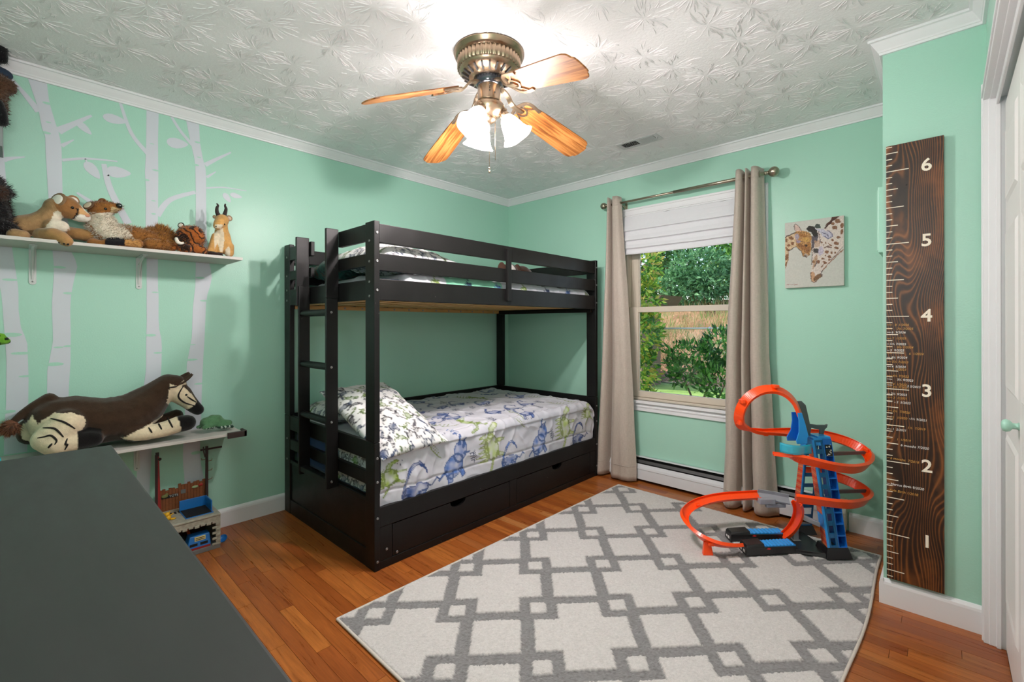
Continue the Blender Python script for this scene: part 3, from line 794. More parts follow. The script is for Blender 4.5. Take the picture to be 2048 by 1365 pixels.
def pillow(label, loc, dims, rot, seed, items_n=46, mat=M_PCASE, base=(224, 223, 222), palette=None):
    W, D, T = dims; nu, nv = 110, 84; P = []; UV = []
    for side in (1, -1):
        for j in range(nv + 1):
            for i in range(nu + 1):
                u, v = 2 * i / nu - 1, 2 * j / nv - 1
                h = (max(0, 1 - abs(u) ** 2.6) ** 0.62) * (max(0, 1 - abs(v) ** 2.6) ** 0.62)
                pin = 1 - 0.07 * (abs(u) * abs(v)) ** 2 ; ein = 1 - 0.05 * (1 - u * u)
                x, y = u * W / 2 * (1 - 0.05 * (1 - abs(v) ** 2)) , v * D / 2 * (1 - 0.07 * (1 - abs(u) ** 2))
                n = mnoise.noise(Vector((u * 2.1, v * 2.1, seed + side))) * 0.022 + mnoise.noise(Vector((u * 6, v * 6, seed))) * 0.008
                edge = min(1 - abs(u), 1 - abs(v))
                wr = mnoise.noise(Vector((u * 14 + seed, v * 14, 1.0))) * 0.006 * math.exp(-edge * 5)
                P.append(Vector((x, y, side * (h * T / 2 + (n + wr) * min(1, edge * 5)))))
                UV.append((u * W / 2, v * D / 2 + (0 if side > 0 else 0.013)))
    n1 = (nu + 1) * (nv + 1)
    f = [(j * (nu + 1) + i, j * (nu + 1) + i + 1, (j + 1) * (nu + 1) + i + 1, (j + 1) * (nu + 1) + i) for j in range(nv) for i in range(nu)]
    f2 = [tuple(n1 + q for q in reversed(t)) for t in f]
    m = MB(); m.v = [tuple(p) for p in P]; m.f = f + f2; m.sm = [True] * len(m.f)
    me_o = m.build('pillow', mat, recalc=False)
    UV = np.array(UV); cols = np.tile(np.array(lin(base)), (len(UV), 1))
    r = random.Random(seed); it = []
    pal = palette or [(64, 92, 136), (126, 170, 66), (104, 100, 108), (70, 96, 150), (150, 188, 80), (88, 84, 100)]
    for a in np.arange(-W / 2 + .01, W / 2, 0.066):
        for b in np.arange(-D / 2 + .01, D / 2, 0.062):
            if items_n: it.append((r.choice(['mini_a', 'mini_b', 'mini_c', 'rex']), a + r.uniform(-.018, .018), b + r.uniform(-.016, .016), r.uniform(0.056, 0.078), r.uniform(-1.2, 1.2), r.choice(pal), r.choice((1.0, -1.0))))
    it = [(k, x, y, s, an, tuple(int(q * 0.72) for q in c), asp) for k, x, y, s, an, c, asp in it]
    paint(cols, UV[:, 0], UV[:, 1], it, seed, 0.004)
    set_cols(me_o, cols)
    bm = bmesh.new(); bm.from_mesh(me_o.data); bmesh.ops.remove_doubles(bm, verts=bm.verts, dist=0.0008); bm.to_mesh(me_o.data); bm.free()
    me_o.location = loc; me_o.rotation_euler = rot
    return tag(me_o, label, 'pillow')
pillow('white pillow with tiny blue and green dinosaurs drooping over the lower bunk edge', (0.835, -1.868, 0.682), (0.68, 0.42, 0.17), (math.radians(2), math.radians(24), math.radians(3)), 4)
pillow('dinosaur print pillow lying by the wall on the lower bunk, behind the ladder', (0.33, -1.845, 0.652), (0.58, 0.38, 0.13), (math.radians(3), math.radians(-3), math.radians(-3)), 12)
pillow('white dinosaur print pillow on the upper bunk by the near corner post', (0.82, -1.80, 1.553), (0.56, 0.48, 0.17), (math.radians(2), math.radians(3), math.radians(5)), 17)
pillow('dark teal pillow with an orange spot lying on the upper bunk behind the ladder', (0.34, -1.80, 1.555), (0.50, 0.40, 0.16), (math.radians(4), math.radians(-6), math.radians(-8)), 23, base=(28, 92, 84), palette=[(30, 80, 76), (190, 96, 50), (24, 70, 70)])

# ------------------------------------------------------------------ window, blind, curtains, heater
M_VINYL = plain('beige_window_vinyl', (206, 194, 178), 0.45, var=0.03)
M_NICKEL = plain('brushed_nickel', (168, 158, 140), 0.28, metal=1.0, var=0.08)
def glass_mat():
    k = NM('window_glass')
    tr = k.n('BsdfTransparent'); tr.inputs[0].default_value = (0.97, 0.98, 0.98, 1)
    gl = k.n('BsdfGlossy'); gl.inputs['Roughness'].default_value = 0.02
    fr = k.n('Fresnel'); fr.inputs[0].default_value = 1.25
    mx = k.n('MixShader'); k.t.links.new(fr.outputs[0], mx.inputs[0]); k.t.links.new(tr.outputs[0], mx.inputs[1]); k.t.links.new(gl.outputs[0], mx.inputs[2])
    k.t.links.new(mx.outputs[0], k.out.inputs[0])
    return k.m
M_GLASS = glass_mat()
win = st(MB().box(WX0, WX0 + 0.022, 0.012, 0.125, WZ0, WZ1).box(WX1 - 0.022, WX1, 0.012, 0.125, WZ0, WZ1).box(WX0 + 0.022, WX1 - 0.022, 0.012, 0.125, WZ1 - 0.022, WZ1).box(WX0 + 0.022, WX1 - 0.022, 0.012, 0.125, WZ0, WZ0 + 0.018)
    .build('window_1', M_VINYL, bevel=0.002))
def sash(name, y0, y1, z0, z1_, sw, rb, rt):
    a, b = WX0 + 0.024, WX1 - 0.024
    m = MB().box(a, a + sw, y0, y1, z0, z1_).box(b - sw, b, y0, y1, z0, z1_).box(a + sw, b - sw, y0, y1, z0, z0 + rb).box(a + sw, b - sw, y0, y1, z1_ - rt, z1_)
    m.box(a + sw, a + sw + 0.006, y0 + 0.008, y1 - 0.008, z0 + rb, z1_ - rt)
    s = m.build(name, M_VINYL, win, bevel=0.0025)
    MB().box(a + sw - 0.004, b - sw + 0.004, (y0 + y1) / 2 - 0.002, (y0 + y1) / 2 + 0.002, z0 + rb - 0.004, z1_ - rt + 0.004).build('window_pane', M_GLASS, s)
    return s
lo = sash('lower_sash', 0.035, 0.068, 0.627, 1.326, 0.076, 0.046, 0.042)
up = sash('upper_sash', 0.074, 0.107, 1.288, 2.004, 0.060, 0.040, 0.04)
MB().box(WX0 + 0.028, WX0 + 0.052, 0.022, 0.034, 0.663, 0.690).box(WX0 + 0.034, WX0 + 0.044, 0.016, 0.034, 0.672, 0.682).build('sash_latch', plain('grey_latch', (150, 146, 140), 0.4), win, bevel=0.002)
lt = MB()
for k in range(7): lt.tube([(WX0 + 0.014 + 0.006 * k, 0.02 + 0.002 * math.sin(k * 2.0), 0.630 + 0.006 * math.sin(k * 1.7)), (WX0 + 0.022 + 0.006 * k, 0.018, 0.642 + 0.004 * math.cos(k))], 0.0022, 6)
lt.build('sash_lift_spring', plain('rusty_spring', (92, 74, 56), 0.6), win)
def trim(name, m): return st(m.build(name, M_TRIM, bevel=0.002))
cs = 0.066
def casing_v(x0, x1):
    return MB().box(x0, x1, -0.018, 0.0, 0.53, WZ1 + 0.062).box(x0 + 0.008, x1 - 0.008, -0.023, -0.017, 0.607, WZ1 + 0.05)
trim('trim_6', casing_v(WX0 - cs, WX0 + 0.004)); trim('trim_7', casing_v(WX1 - 0.004, WX1 + cs))
trim('trim_8', MB().box(WX0, WX1, -0.018, 0.0, WZ1 - 0.004, WZ1 + 0.062).box(WX0, WX1, -0.024, -0.017, WZ1 + 0.006, WZ1 + 0.018).box(WX0, WX1, -0.026, -0.017, WZ1 + 0.045, WZ1 + 0.060))
trim('trim_9', MB().box(WX0 - cs - 0.01, WX1 + cs + 0.01, -0.036, 0.03, 0.588, 0.607).box(WX0 - cs, WX1 + cs, -0.016, 0.0, 0.528, 0.588).box(WX0 - cs, WX1 + cs, -0.021, 0.0, 0.556, 0.568))

# roman shade
M_SHADE = plain('white_shade_linen', (216, 216, 220), 0.9, var=0.03, nscale=60.0, bump=0.1, bscale=300.0)
shade = thing('roman_shade', 'white fabric roman shade gathered in folds across the window top', 'window shade', (1.76, -0.03, 1.88))
prof = [(-0.0265, 2.024), (-0.030, 2.022), (-0.036, 1.99), (-0.046, 1.95), (-0.056, 1.925), (-0.060, 1.914), (-0.046, 1.911), (-0.042, 1.905), (-0.050, 1.872), (-0.060, 1.850), (-0.064, 1.838), (-0.048, 1.834), (-0.044, 1.828),
        (-0.052, 1.802), (-0.061, 1.786), (-0.064, 1.777), (-0.050, 1.773), (-0.046, 1.768), (-0.054, 1.752), (-0.058, 1.740), (-0.056, 1.731), (-0.044, 1.731)]
def shade_fn(u, v):
    k = u * (len(prof) - 1); i = min(int(k), len(prof) - 2); t = k - i
    y = mm(prof[i][0], prof[i + 1][0], t); z = mm(prof[i][1], prof[i + 1][1], t)
    x = 1.268 + 0.984 * v
    sag = 0.010 * math.sin(math.pi * v) * (u) + 0.004 * mnoise.noise(Vector((x * 5, z * 14, 2)))
    return (x, y + 0.004 * mnoise.noise(Vector((x * 7, z * 9, 5))), z - sag * 0.6)
put(MB().grid(shade_fn, 84, 40, smooth=False).build('shade_fabric', M_SHADE, solid=0.0015), shade)
put(MB().box(1.27, 2.25, -0.030, -0.0265, 2.0, 2.022).build('head_rail_shadow_gap', M_DARK), shade)  # dark strip at the head rail, coloured in for the shadow gap under the casing

# curtain rod
rod = thing('curtain_rod', 'brushed nickel curtain rod with ball finials above the window', 'curtain rod', (1.76, -0.09, 2.13))
put(MB().tube([(1.185, -0.09, 2.129), (1.86, -0.09, 2.130)], 0.0085, 12).build('rod_tube', M_NICKEL), rod)
put(MB().tube([(1.72, -0.09, 2.130), (2.315, -0.09, 2.132)], 0.0115, 12).build('rod_tube', M_NICKEL), rod)
for x, s, rr_ in ((1.185, -1, 0.026), (2.315, 1, 0.031)):
    M = Matrix.Translation((x, -0.09, 2.131)) @ Matrix.Rotation(s * math.pi / 2, 4, 'Y')
    pr = [(0.0, -0.002), (0.0125, -0.002), (0.0125, 0.006), (0.009, 0.008), (0.009, 0.012), (0.0135, 0.014), (0.0135, 0.018), (0.009, 0.020)]
    c0 = 0.018 + rr_ * 0.95
    pr += [(rr_ * math.sin(t), c0 - rr_ * math.cos(t)) for t in [0.35 + (math.pi - 0.35) * k / 12 for k in range(13)]]
    put(MB().lathe(pr, 24, M).build('finial', M_NICKEL), rod)
for x in (1.295, 2.268):
    m = MB().box(x - 0.005, x + 0.005, -0.085, -0.001, 2.110, 2.118).box(x - 0.010, x + 0.010, -0.005, -0.0005, 2.075, 2.145)
    m.lathe([(0.0128, -0.006), (0.0155, -0.006), (0.0155, 0.006), (0.0128, 0.006), (0.0128, -0.006)], 16, Matrix.Translation((x, -0.09, 2.130)) @ Matrix.Rotation(math.pi / 2, 4, 'Y'))
    m.add([(x - 0.003, -0.004, 2.08), (x - 0.003, -0.07, 2.112), (x - 0.003, -0.004, 2.112), (x + 0.003, -0.004, 2.08), (x + 0.003, -0.07, 2.112), (x + 0.003, -0.004, 2.112)], [(0, 1, 2), (5, 4, 3), (0, 3, 4, 1), (1, 4, 5, 2), (0, 2, 5, 3)])
    put(m.build('rod_bracket', M_NICKEL, bevel=0.001), rod)

def curtain_mat():
    k = NM('taupe_curtain_weave'); co = k.coord()
    w = k.noise(k.mapping(co, scale=(260, 260, 30)), 1.0, 2.0); w2 = k.noise(k.mapping(co, scale=(60, 60, 400)), 1.0, 2.0)
    c = k.mix(k.math('MULTIPLY', k.math('ADD', w, w2), 0.5), (*lin((150, 137, 126)), 1), (*lin((204, 190, 178)), 1))
    k.bsdf(Base_Color=c, Roughness=0.62, Sheen_Weight=0.35)
    k.b.inputs['Sheen Roughness'].default_value = 0.35
    k.bump(k.math('ADD', w, w2), 0.12, 0.002)
    return k.m
M_CURT = curtain_mat()
def curtain(label, x_top, x_mid, x_bot, pleats, z_top, z_bot, seed):
    """pleats: (s, depth) control points across; depth toward the room"""
    P = catmull([(a, b, 0) for a, b in pleats], 9)
    nz = 60; m = MB(); vs = []
    for j in range(nz + 1):
        t = j / nz; z = z_top + (z_bot - z_top) * t
        if t < 0.55: a = t / 0.55; a = a * a * (3 - 2 * a) * 0.5 + a * 0.5; x0 = mm(x_top[0], x_mid[0], a); x1 = mm(x_top[1], x_mid[1], a)
        else: a = (t - 0.55) / 0.45; x0 = mm(x_mid[0], x_bot[0], a); x1 = mm(x_mid[1], x_bot[1], a)
        amp = 1.0 + 0.35 * t
        for p in P:
            n = mnoise.noise(Vector((p.x * 4 + seed, z * 1.3, 0))) * 0.012 * t + mnoise.noise(Vector((p.x * 9 + seed, z * 3.5, 4))) * 0.005 * t
            zz = z
            if j == 0: zz = z - 0.016 * (1 - p.y)
            vs.append((x0 + (x1 - x0) * p.x + n * 0.5, -0.052 - 0.075 * p.y * amp + n, zz))
    n = len(P)
    fs = [(j * n + i, j * n + i + 1, (j + 1) * n + i + 1, (j + 1) * n + i) for j in range(nz) for i in range(n - 1)]
    m.add(vs, fs, True)
    o = m.build('curtain', M_CURT, solid=0.003)
    tag(o, label, 'curtain')
    # hem stitched over at the bottom, header band at the top
    for nm, zz, w in (('hem', z_bot + 0.075, 0.003), ('header_seam', z_top - 0.10, 0.002)):
        t = (zz - z_top) / (z_bot - z_top); row = int(t * nz)
        a = [Vector(vs[row * n + i]) for i in range(n)]
        h = MB(); h.add([p + Vector((0, -0.0022, w)) for p in a] + [p + Vector((0, -0.0022, -w)) for p in a], [(i, i + 1, n + i + 1, n + i) for i in range(n - 1)], True)
        h.build(nm, M_CURT, o, solid=0.001)
    return o
curtain('taupe curtain left of the window, beside the bunk bed', (1.185, 1.300), (1.140, 1.385), (1.085, 1.430),
        [(0, .15), (.06, .75), (.14, 1.0), (.22, .80), (.27, .10), (.31, .0), (.36, .5), (.5, .95), (.68, 1.0), (.86, .9), (.97, .55), (1.0, .45)], 2.182, 0.012, 1.0)
curtain('taupe curtain right of the window, behind the orange track tower', (2.140, 2.300), (2.085, 2.330), (2.062, 2.385),
        [(0, .5), (.07, .9), (.17, 1.0), (.27, .75), (.31, .1), (.35, .2), (.41, .85), (.47, .8), (.52, .05), (.55, .1), (.62, .8), (.72, 1.0), (.85, .8), (.94, .35), (1.0, .15)], 2.182, 0.012, 6.0)
for c, xs in ((bpy.data.objects['curtain'], (1.205, 1.235, 1.272)), (bpy.data.objects['curtain.001'], (2.160, 2.195, 2.240, 2.285))):
    for x in xs:
        M = Matrix.Translation((x, -0.09, 2.131)) @ Matrix.Rotation(math.pi / 2, 4, 'Y')
        MB().lathe([(0.021 + 0.004 * math.cos(t), 0.002 * math.sin(t)) for t in [2 * math.pi * k / 8 for k in range(9)]], 18, M).build('grommet', M_NICKEL, c)

# baseboard heater
M_HEAT = plain('white_heater_enamel', (214, 216, 220), 0.4, var=0.03)
heat = thing('baseboard_heater', 'long white baseboard heater under the window with a dark slot', 'heater', (1.9, -0.03, 0))
hx0, hx1 = 1.13, 2.722
put(MB().box(hx0, hx1, -0.006, -0.0005, 0.018, 0.182).box(hx0, hx1, -0.030, -0.0005, 0.176, 0.182).build('back_plate', M_HEAT, bevel=0.001), heat)
put(MB().prism([(-0.066, 0.022), (-0.062, 0.022), (-0.062, 0.112), (-0.056, 0.134), (-0.060, 0.136), (-0.067, 0.113), (-0.069, 0.098), (-0.066, 0.094)], lambda a, b, d: Vector((d, a, b)), hx0, hx1 - 0.03).build('front_panel', M_HEAT), heat)
put(MB().prism([(-0.050, 0.141), (-0.046, 0.141), (-0.034, 0.158), (-0.038, 0.160)], lambda a, b, d: Vector((d, a, b)), hx0, hx1 - 0.03).build('damper', plain('grey_damper', (58, 58, 58), 0.5)), heat)
put(MB().box(hx0, hx1 - 0.03, -0.050, -0.008, 0.045, 0.125).box(hx0, hx1 - 0.03, -0.0085, -0.0062, 0.12, 0.175).build('fin_core', M_DARK), heat)
put(MB().prism([(-0.070, 0.012), (-0.0005, 0.012), (-0.0005, 0.183), (-0.030, 0.183), (-0.060, 0.140), (-0.070, 0.115)], lambda a, b, d: Vector((d, a, b)), hx1 - 0.045, hx1).build('end_cap', plain('aged_cream_enamel', (205, 200, 186), 0.45, var=0.06), bevel=0.002), heat)
for x in (1.3, 2.0, 2.6): put(MB().box(x, x + 0.01, -0.064, -0.001, 0.0, 0.03).build('foot_bracket', M_DARK), heat)

# ------------------------------------------------------------------ outside
def clay_mat():
    k = NM('red_clay_bank'); co = k.coord()
    n = k.noise(co, 1.6, 6.0, 0.65); n2 = k.noise(co, 9.0, 5.0, 0.7)
    c = k.ramp(n, [(0.30, lin((98, 108, 62))), (0.42, lin((150, 106, 76))), (0.52, lin((186, 138, 104))), (0.62, lin((152, 128, 88))), (0.75, lin((112, 126, 66)))])
    c = k.mix(k.math('MULTIPLY', n2, 0.5), c, (*lin((120, 96, 70)), 1))
    k.bsdf(Base_Color=c, Roughness=0.95); k.bump(n2, 0.8, 0.08)
    return k.m
def lawn_mat():
    k = NM('lawn_grass'); co = k.coord()
    n = k.noise(co, 3.0, 6.0, 0.7)
    k.bsdf(Base_Color=k.ramp(n, [(0.3, lin((104, 140, 60))), (0.6, lin((150, 182, 92))), (0.8, lin((184, 190, 120)))]), Roughness=0.9); k.bump(k.noise(co, 60.0, 4.0), 0.8, 0.05)
    return k.m
st(MB().box(-25, 14, 0.5, 9.6, -0.9, -0.5).build('ground_lawn', lawn_mat()))
def bank(u, v):
    x = -25 + 39 * u; y = 9.3 + 9 * v
    z = -0.56 + 2.5 * min(1, v * 2.0) ** 0.9 + 0.5 * max(0, v - 0.5)
    return (x, y, z + 0.22 * mnoise.noise(Vector((x * .6, y * .6, 3))) + 0.08 * mnoise.noise(Vector((x * 2, y * 2, 7))))
st(MB().grid(bank, 160, 50).build('ground_bank', clay_mat()))
M_LEAF = vcol('leaf_green', 0.5, spec=0.4)
def leaf_translucent():
    m = M_LEAF; k = m.node_tree
    b = k.nodes['Principled BSDF']; o = k.nodes['Material Output']
    t = k.nodes.new('ShaderNodeBsdfTranslucent'); mx = k.nodes.new('ShaderNodeMixShader'); mx.inputs[0].default_value = 0.35
    src = b.inputs['Base Color'].links[0].from_socket
    k.links.new(src, t.inputs[0]); k.links.new(b.outputs[0], mx.inputs[1]); k.links.new(t.outputs[0], mx.inputs[2]); k.links.new(mx.outputs[0], o.inputs[0])
leaf_translucent()
M_BARK = plain('grey_brown_bark', (104, 86, 66), 0.9, var=0.2)
def foliage(parent, blobs, n, L, W, cols, seed, droop=0.0, up=0.0):
    """real little leaves spread through ellipsoid crowns"""
    R = np.random.RandomState(seed); V = []; F = []; K = []
    wts = np.array([b[1][0] * b[1][1] * b[1][2] for b in blobs]) ** (2 / 3.); wts /= wts.sum()
    pick = R.choice(len(blobs), n, p=wts)
    for q in range(n):
        c, r = blobs[pick[q]]
        d = R.normal(size=3); d /= np.linalg.norm(d); rad = R.uniform(0.45, 1.04) ** 0.5
        wob = 1 + 0.22 * mnoise.noise(Vector((d[0] * 3 + pick[q], d[1] * 3, d[2] * 3)))
        p = np.array(c) + d * np.array(r) * rad * wob
        ax = d * 0.7 + R.normal(size=3) * 0.55 + np.array([0, 0, up - droop]); ax /= np.linalg.norm(ax)
        sd = np.cross(ax, R.normal(size=3)); sd /= np.linalg.norm(sd) + 1e-9; nn = np.cross(ax, sd)
        l = L * R.uniform(0.6, 1.3); w = W * R.uniform(0.7, 1.2)
        o = len(V)
        V += [p, p + ax * l * .5 + sd * w * .5 + nn * w * .12, p + ax * l, p + ax * l * .5 - sd * w * .5 + nn * w * .12]
        F += [(o, o + 1, o + 2), (o, o + 2, o + 3)]
        c0 = np.array(lin(cols[R.randint(len(cols))])) * R.uniform(0.75, 1.2)
        K += [c0] * 4
    m = MB(); m.v = [tuple(p) for p in V]; m.f = F; m.sm = [False] * len(F)
    o = m.build('foliage', M_LEAF, recalc=False); set_cols(o, np.array(K)); put(o, parent); tag(o, kind='stuff'); return o
def shrub(name, label, cat, base, blobs, n, L, W, cols, seed, stems, group=None, **kw):
    t = thing(name, label, cat, base, 0, group)
    for s_ in stems: put(MB().tube(catmull(s_[0], 4), [s_[1] * (1 - 0.6 * k / (len(catmull(s_[0], 4)) - 1)) for k in range(len(catmull(s_[0], 4)))], 7).build('stem', M_BARK), t)
    foliage(t, blobs, n, L, W, cols, seed, **kw)
    return t
shrub('laurel_bush', 'dark green laurel bush close outside the lower right window pane', 'bush', (0.72, 3.0, -0.5),
      [((0.62, 2.95, 0.70), (0.36, 0.34, 0.26)), ((0.98, 3.15, 0.86), (0.34, 0.34, 0.26)), ((1.05, 2.9, 0.45), (0.36, 0.34, 0.26)), ((0.52, 3.0, 0.52), (0.26, 0.3, 0.18)), ((1.3, 3.1, 0.7), (0.3, 0.3, 0.4))], 2600, 0.095, 0.036,
      [(58, 104, 44), (74, 128, 50), (46, 84, 40), (96, 156, 66), (120, 170, 84)], 4,
      [([(0.66, 3.0, -0.5), (0.62, 2.98, 0.1), (0.45, 2.98, 0.5)], 0.022), ([(0.70, 3.02, -0.5), (0.72, 3.0, 0.1), (0.95, 3.1, 0.7)], 0.024), ([(0.74, 3.0, -0.5), (0.9, 2.95, 0.05), (1.05, 2.9, 0.4)], 0.018)], up=0.6)
shrub('tall_shrub', 'tall yellow green shrub growing close outside the left side of the window', 'bush', (-0.12, 2.6, -0.5),
      [((-0.06, 2.6, 2.0), (0.36, 0.4, 0.4)), ((-0.1, 2.6, 1.55), (0.38, 0.4, 0.36)), ((-0.06, 2.6, 1.05), (0.36, 0.4, 0.4)), ((-0.12, 2.6, 0.5), (0.34, 0.4, 0.42)), ((-0.1, 2.6, 0.0), (0.36, 0.4, 0.36))], 4800, 0.10, 0.042,
      [(130, 180, 66), (176, 208, 80), (212, 224, 96), (92, 146, 58), (74, 124, 54), (236, 204, 104)], 9,
      [([(-0.1, 2.6, -0.5), (-0.12, 2.6, 0.6), (-0.08, 2.6, 1.7)], 0.03)])
shrub('locust_sapling', 'feathery blue green locust sapling on top of the red clay bank', 'tree', (-3.9, 13.9, 1.8),
      [((-3.6, 13.9, 3.3), (1.15, 0.8, 0.62)), ((-4.2, 13.8, 2.75), (0.9, 0.8, 0.45)), ((-3.1, 13.8, 2.7), (0.9, 0.8, 0.4)), ((-3.7, 13.7, 2.3), (1.1, 0.7, 0.35))], 4200, 0.20, 0.09,
      [(112, 164, 112), (132, 182, 126), (92, 146, 96), (76, 124, 78)], 14, [([(-3.8, 14, 1.5), (-3.8, 14, 2.4), (-3.6, 13.9, 3.2)], 0.05)], droop=0.3)
trees = [((-2.2, 16.2, 4.2), (1.7, 1.2, 1.9), 'leafy bright green tree at the upper right of the window view', [(122, 176, 74), (96, 152, 66), (142, 190, 88)]),
         ((-5.0, 16.6, 4.6), (1.8, 1.2, 2.0), 'mid green tree behind the locust sapling', [(84, 138, 66), (104, 156, 80), (66, 112, 56)]),
         ((-7.6, 16.4, 4.0), (1.7, 1.2, 1.8), 'dark green tree with russet tips at the upper left of the window view', [(66, 104, 54), (88, 126, 60), (190, 140, 86)]),
         ((-0.9, 15.0, 2.9), (1.1, 1.0, 1.0), 'low green tree at the right end of the clay bank', [(82, 130, 60), (106, 150, 70), (62, 100, 50)]),
         ((-10.0, 17.0, 4.0), (2.0, 1.4, 2.2), 'dark tree at the far left of the clay bank', [(70, 108, 54), (90, 128, 62)]),
         ((-4.0, 18.6, 4.6), (4.5, 1.0, 3.4), 'tall dark wood edge behind the bank trees', [(40, 72, 38), (54, 90, 46)]),
         ((1.2, 17.0, 4.0), (2.0, 1.4, 2.4), 'green tree beyond the right side of the window', [(84, 132, 62), (100, 150, 74)])]
for i, (c, r, lab, cl) in enumerate(trees):
    shrub('bank_tree', lab, 'tree', (c[0], c[1], 1.6), [(c, r), ((c[0] + r[0] * .5, c[1], c[2] - r[2] * .5), (r[0] * .6, r[1] * .7, r[2] * .5)), ((c[0] - r[0] * .5, c[1], c[2] - r[2] * .45), (r[0] * .6, r[1] * .7, r[2] * .5))],
          3600, 0.22, 0.12, cl, 30 + i, [([(c[0], c[1], 1.2), (c[0] + .1, c[1], c[2] - r[2] * .3), (c[0], c[1], c[2])], 0.09)], 'trees on the bank')
gr = MB(); R = np.random.RandomState(5); gk = []
for q in range(5200):
    x = R.uniform(-7.5, 0.5); y = R.uniform(9.6, 14.2); v = (y - 9.3) / 9; z = -0.6 + 2.5 * min(1, v * 2) ** 0.9 + 0.5 * max(0, v - .5)
    h = R.uniform(0.12, 0.55); a = R.uniform(-.25, .25); b = R.uniform(-.15, .15); w = R.uniform(0.008, 0.022)
    gr.add([(x - w, y, z - 0.1), (x + w, y, z - 0.1), (x + a, y + b, z + h)], [(0, 1, 2)])
    gk += [np.array(lin([(206, 178, 130), (188, 158, 110), (150, 168, 92), (124, 150, 80), (222, 190, 140)][R.randint(5)]))] * 3
go = gr.build('dry_grass', M_LEAF, recalc=False); set_cols(go, np.array(gk)); tag(go, 'dry straw coloured grass and weeds on the clay bank', 'grass', kind='stuff')
# chain-link fence
M_GALV = plain('galvanised_steel', (176, 178, 178), 0.45, metal=0.6)
fe = thing('chain_link_fence', 'grey chain-link fence crossing below the red clay bank', 'fence', (-3.5, 9.3, -0.5))
put(MB().tube([(-9, 9.35, 1.02), (1.5, 9.25, 1.10)], 0.024, 8).build('top_rail', M_GALV), fe)
for x in (-7.2, -4.35, -1.5, 1.3): put(MB().tube([(x, 9.3, -0.55), (x, 9.3, 1.12)], 0.026, 8).build('fence_post', M_GALV), fe)
ms = MB()
for k in range(-110, 60):
    x = k * 0.08
    for s_ in (1, -1):
        a = (x, 9.3, -0.5); b = (x + s_ * 1.55, 9.3, 1.05)
        ms.add([(a[0] - .003, a[1], a[2]), (a[0] + .003, a[1], a[2]), (b[0] + .003, b[1], b[2]), (b[0] - .003, b[1], b[2])], [(0, 1, 2, 3)])
mo = put(ms.build('wire_mesh', M_GALV), fe); tag(mo, kind='stuff')
sh = thing('garden_shed', 'brown weathered shed roof end half hidden by the yellow green shrub', 'shed', (-3.6, 8.4, -0.5))
put(MB().box(-4.9, -2.75, 7.9, 9.0, -0.5, 1.45).build('shed_wall', plain('weathered_board', (126, 104, 84), 0.9, var=0.2)), sh)
put(MB().hexa([(-5.1, 7.8, 1.40), (-2.35, 7.8, 1.62), (-2.35, 9.1, 1.62), (-5.1, 9.1, 1.40), (-5.1, 7.8, 1.62), (-2.15, 7.8, 1.94), (-2.15, 9.1, 1.94), (-5.1, 9.1, 1.62)]).build('shed_roof', plain('old_shingle', (98, 80, 68), 0.95, var=0.25)), sh)

# ------------------------------------------------------------------ ceiling fan with its lamps
def brass():
    k = NM('antique_brass'); co = k.coord()
    n = k.noise(co, 14.0, 3.0)
    k.bsdf(Base_Color=k.mix(n, (*lin((126, 106, 86)), 1), (*lin((172, 150, 126)), 1)), Metallic=0.9, Roughness=0.27)
    return k.m
M_BRASS = brass()
M_IRONBLK = plain('black_motor_hub', (22, 24, 30), 0.2, coat=0.5)
def blade_wood():
    k = NM('oak_fan_blade'); co = k.coord()
    w = k.noise(k.mapping(co, scale=(1.5, 26, 6)), 2.2, 5.0, 0.6, 0.6)
    w2 = k.noise(k.mapping(co, scale=(10, 220, 20)), 1.0, 3.0)
    c = k.ramp(w, [(0.36, lin((104, 58, 22))), (0.48, lin((160, 98, 44))), (0.58, lin((196, 136, 74))), (0.75, lin((170, 108, 52)))])
    c = k.mix(k.math('MULTIPLY', w2, 0.4), c, (*lin((88, 50, 22)), 1))
    k.bsdf(Base_Color=c, Roughness=0.46)
    return k.m
M_BLADE = blade_wood()
def shade_glass():
    k = NM('frosted_lamp_glass')
    em = k.n('Emission'); em.inputs[0].default_value = (1.0, 0.95, 0.88, 1); em.inputs[1].default_value = 1.1
    tr = k.n('BsdfTransparent'); tl = k.n('BsdfTranslucent'); gl = k.n('BsdfGlossy'); gl.inputs['Roughness'].default_value = 0.15
    tl.inputs[0].default_value = (0.62, 0.61, 0.59, 1)
    a = k.n('MixShader'); a.inputs[0].default_value = 0.12; k.t.links.new(tl.outputs[0], a.inputs[1]); k.t.links.new(tr.outputs[0], a.inputs[2])
    b = k.n('MixShader'); b.inputs[0].default_value = 0.06; k.t.links.new(a.outputs[0], b.inputs[1]); k.t.links.new(gl.outputs[0], b.inputs[2])
    ad = k.n('AddShader'); k.t.links.new(b.outputs[0], ad.inputs[0]); k.t.links.new(em.outputs[0], ad.inputs[1])
    k.t.links.new(ad.outputs[0], k.out.inputs[0])
    return k.m
M_SHGL = shade_glass()
def bulb_mat():
    k = NM('lit_bulb')
    em = k.n('Emission'); em.inputs[0].default_value = (1.0, 0.93, 0.82, 1); em.inputs[1].default_value = 12.0
    tr = k.n('BsdfTransparent'); ad = k.n('AddShader'); k.t.links.new(em.outputs[0], ad.inputs[0]); k.t.links.new(tr.outputs[0], ad.inputs[1])
    k.t.links.new(ad.outputs[0], k.out.inputs[0]); return k.m
M_BULB = bulb_mat()
FX, FY = 1.641, -1.817
fan = thing('ceiling_fan', 'brass ceiling fan with four oak blades and lit frosted bell lamps', 'ceiling fan', (FX, FY, 2.4))
FM = Matrix.Translation((FX, FY, 0))
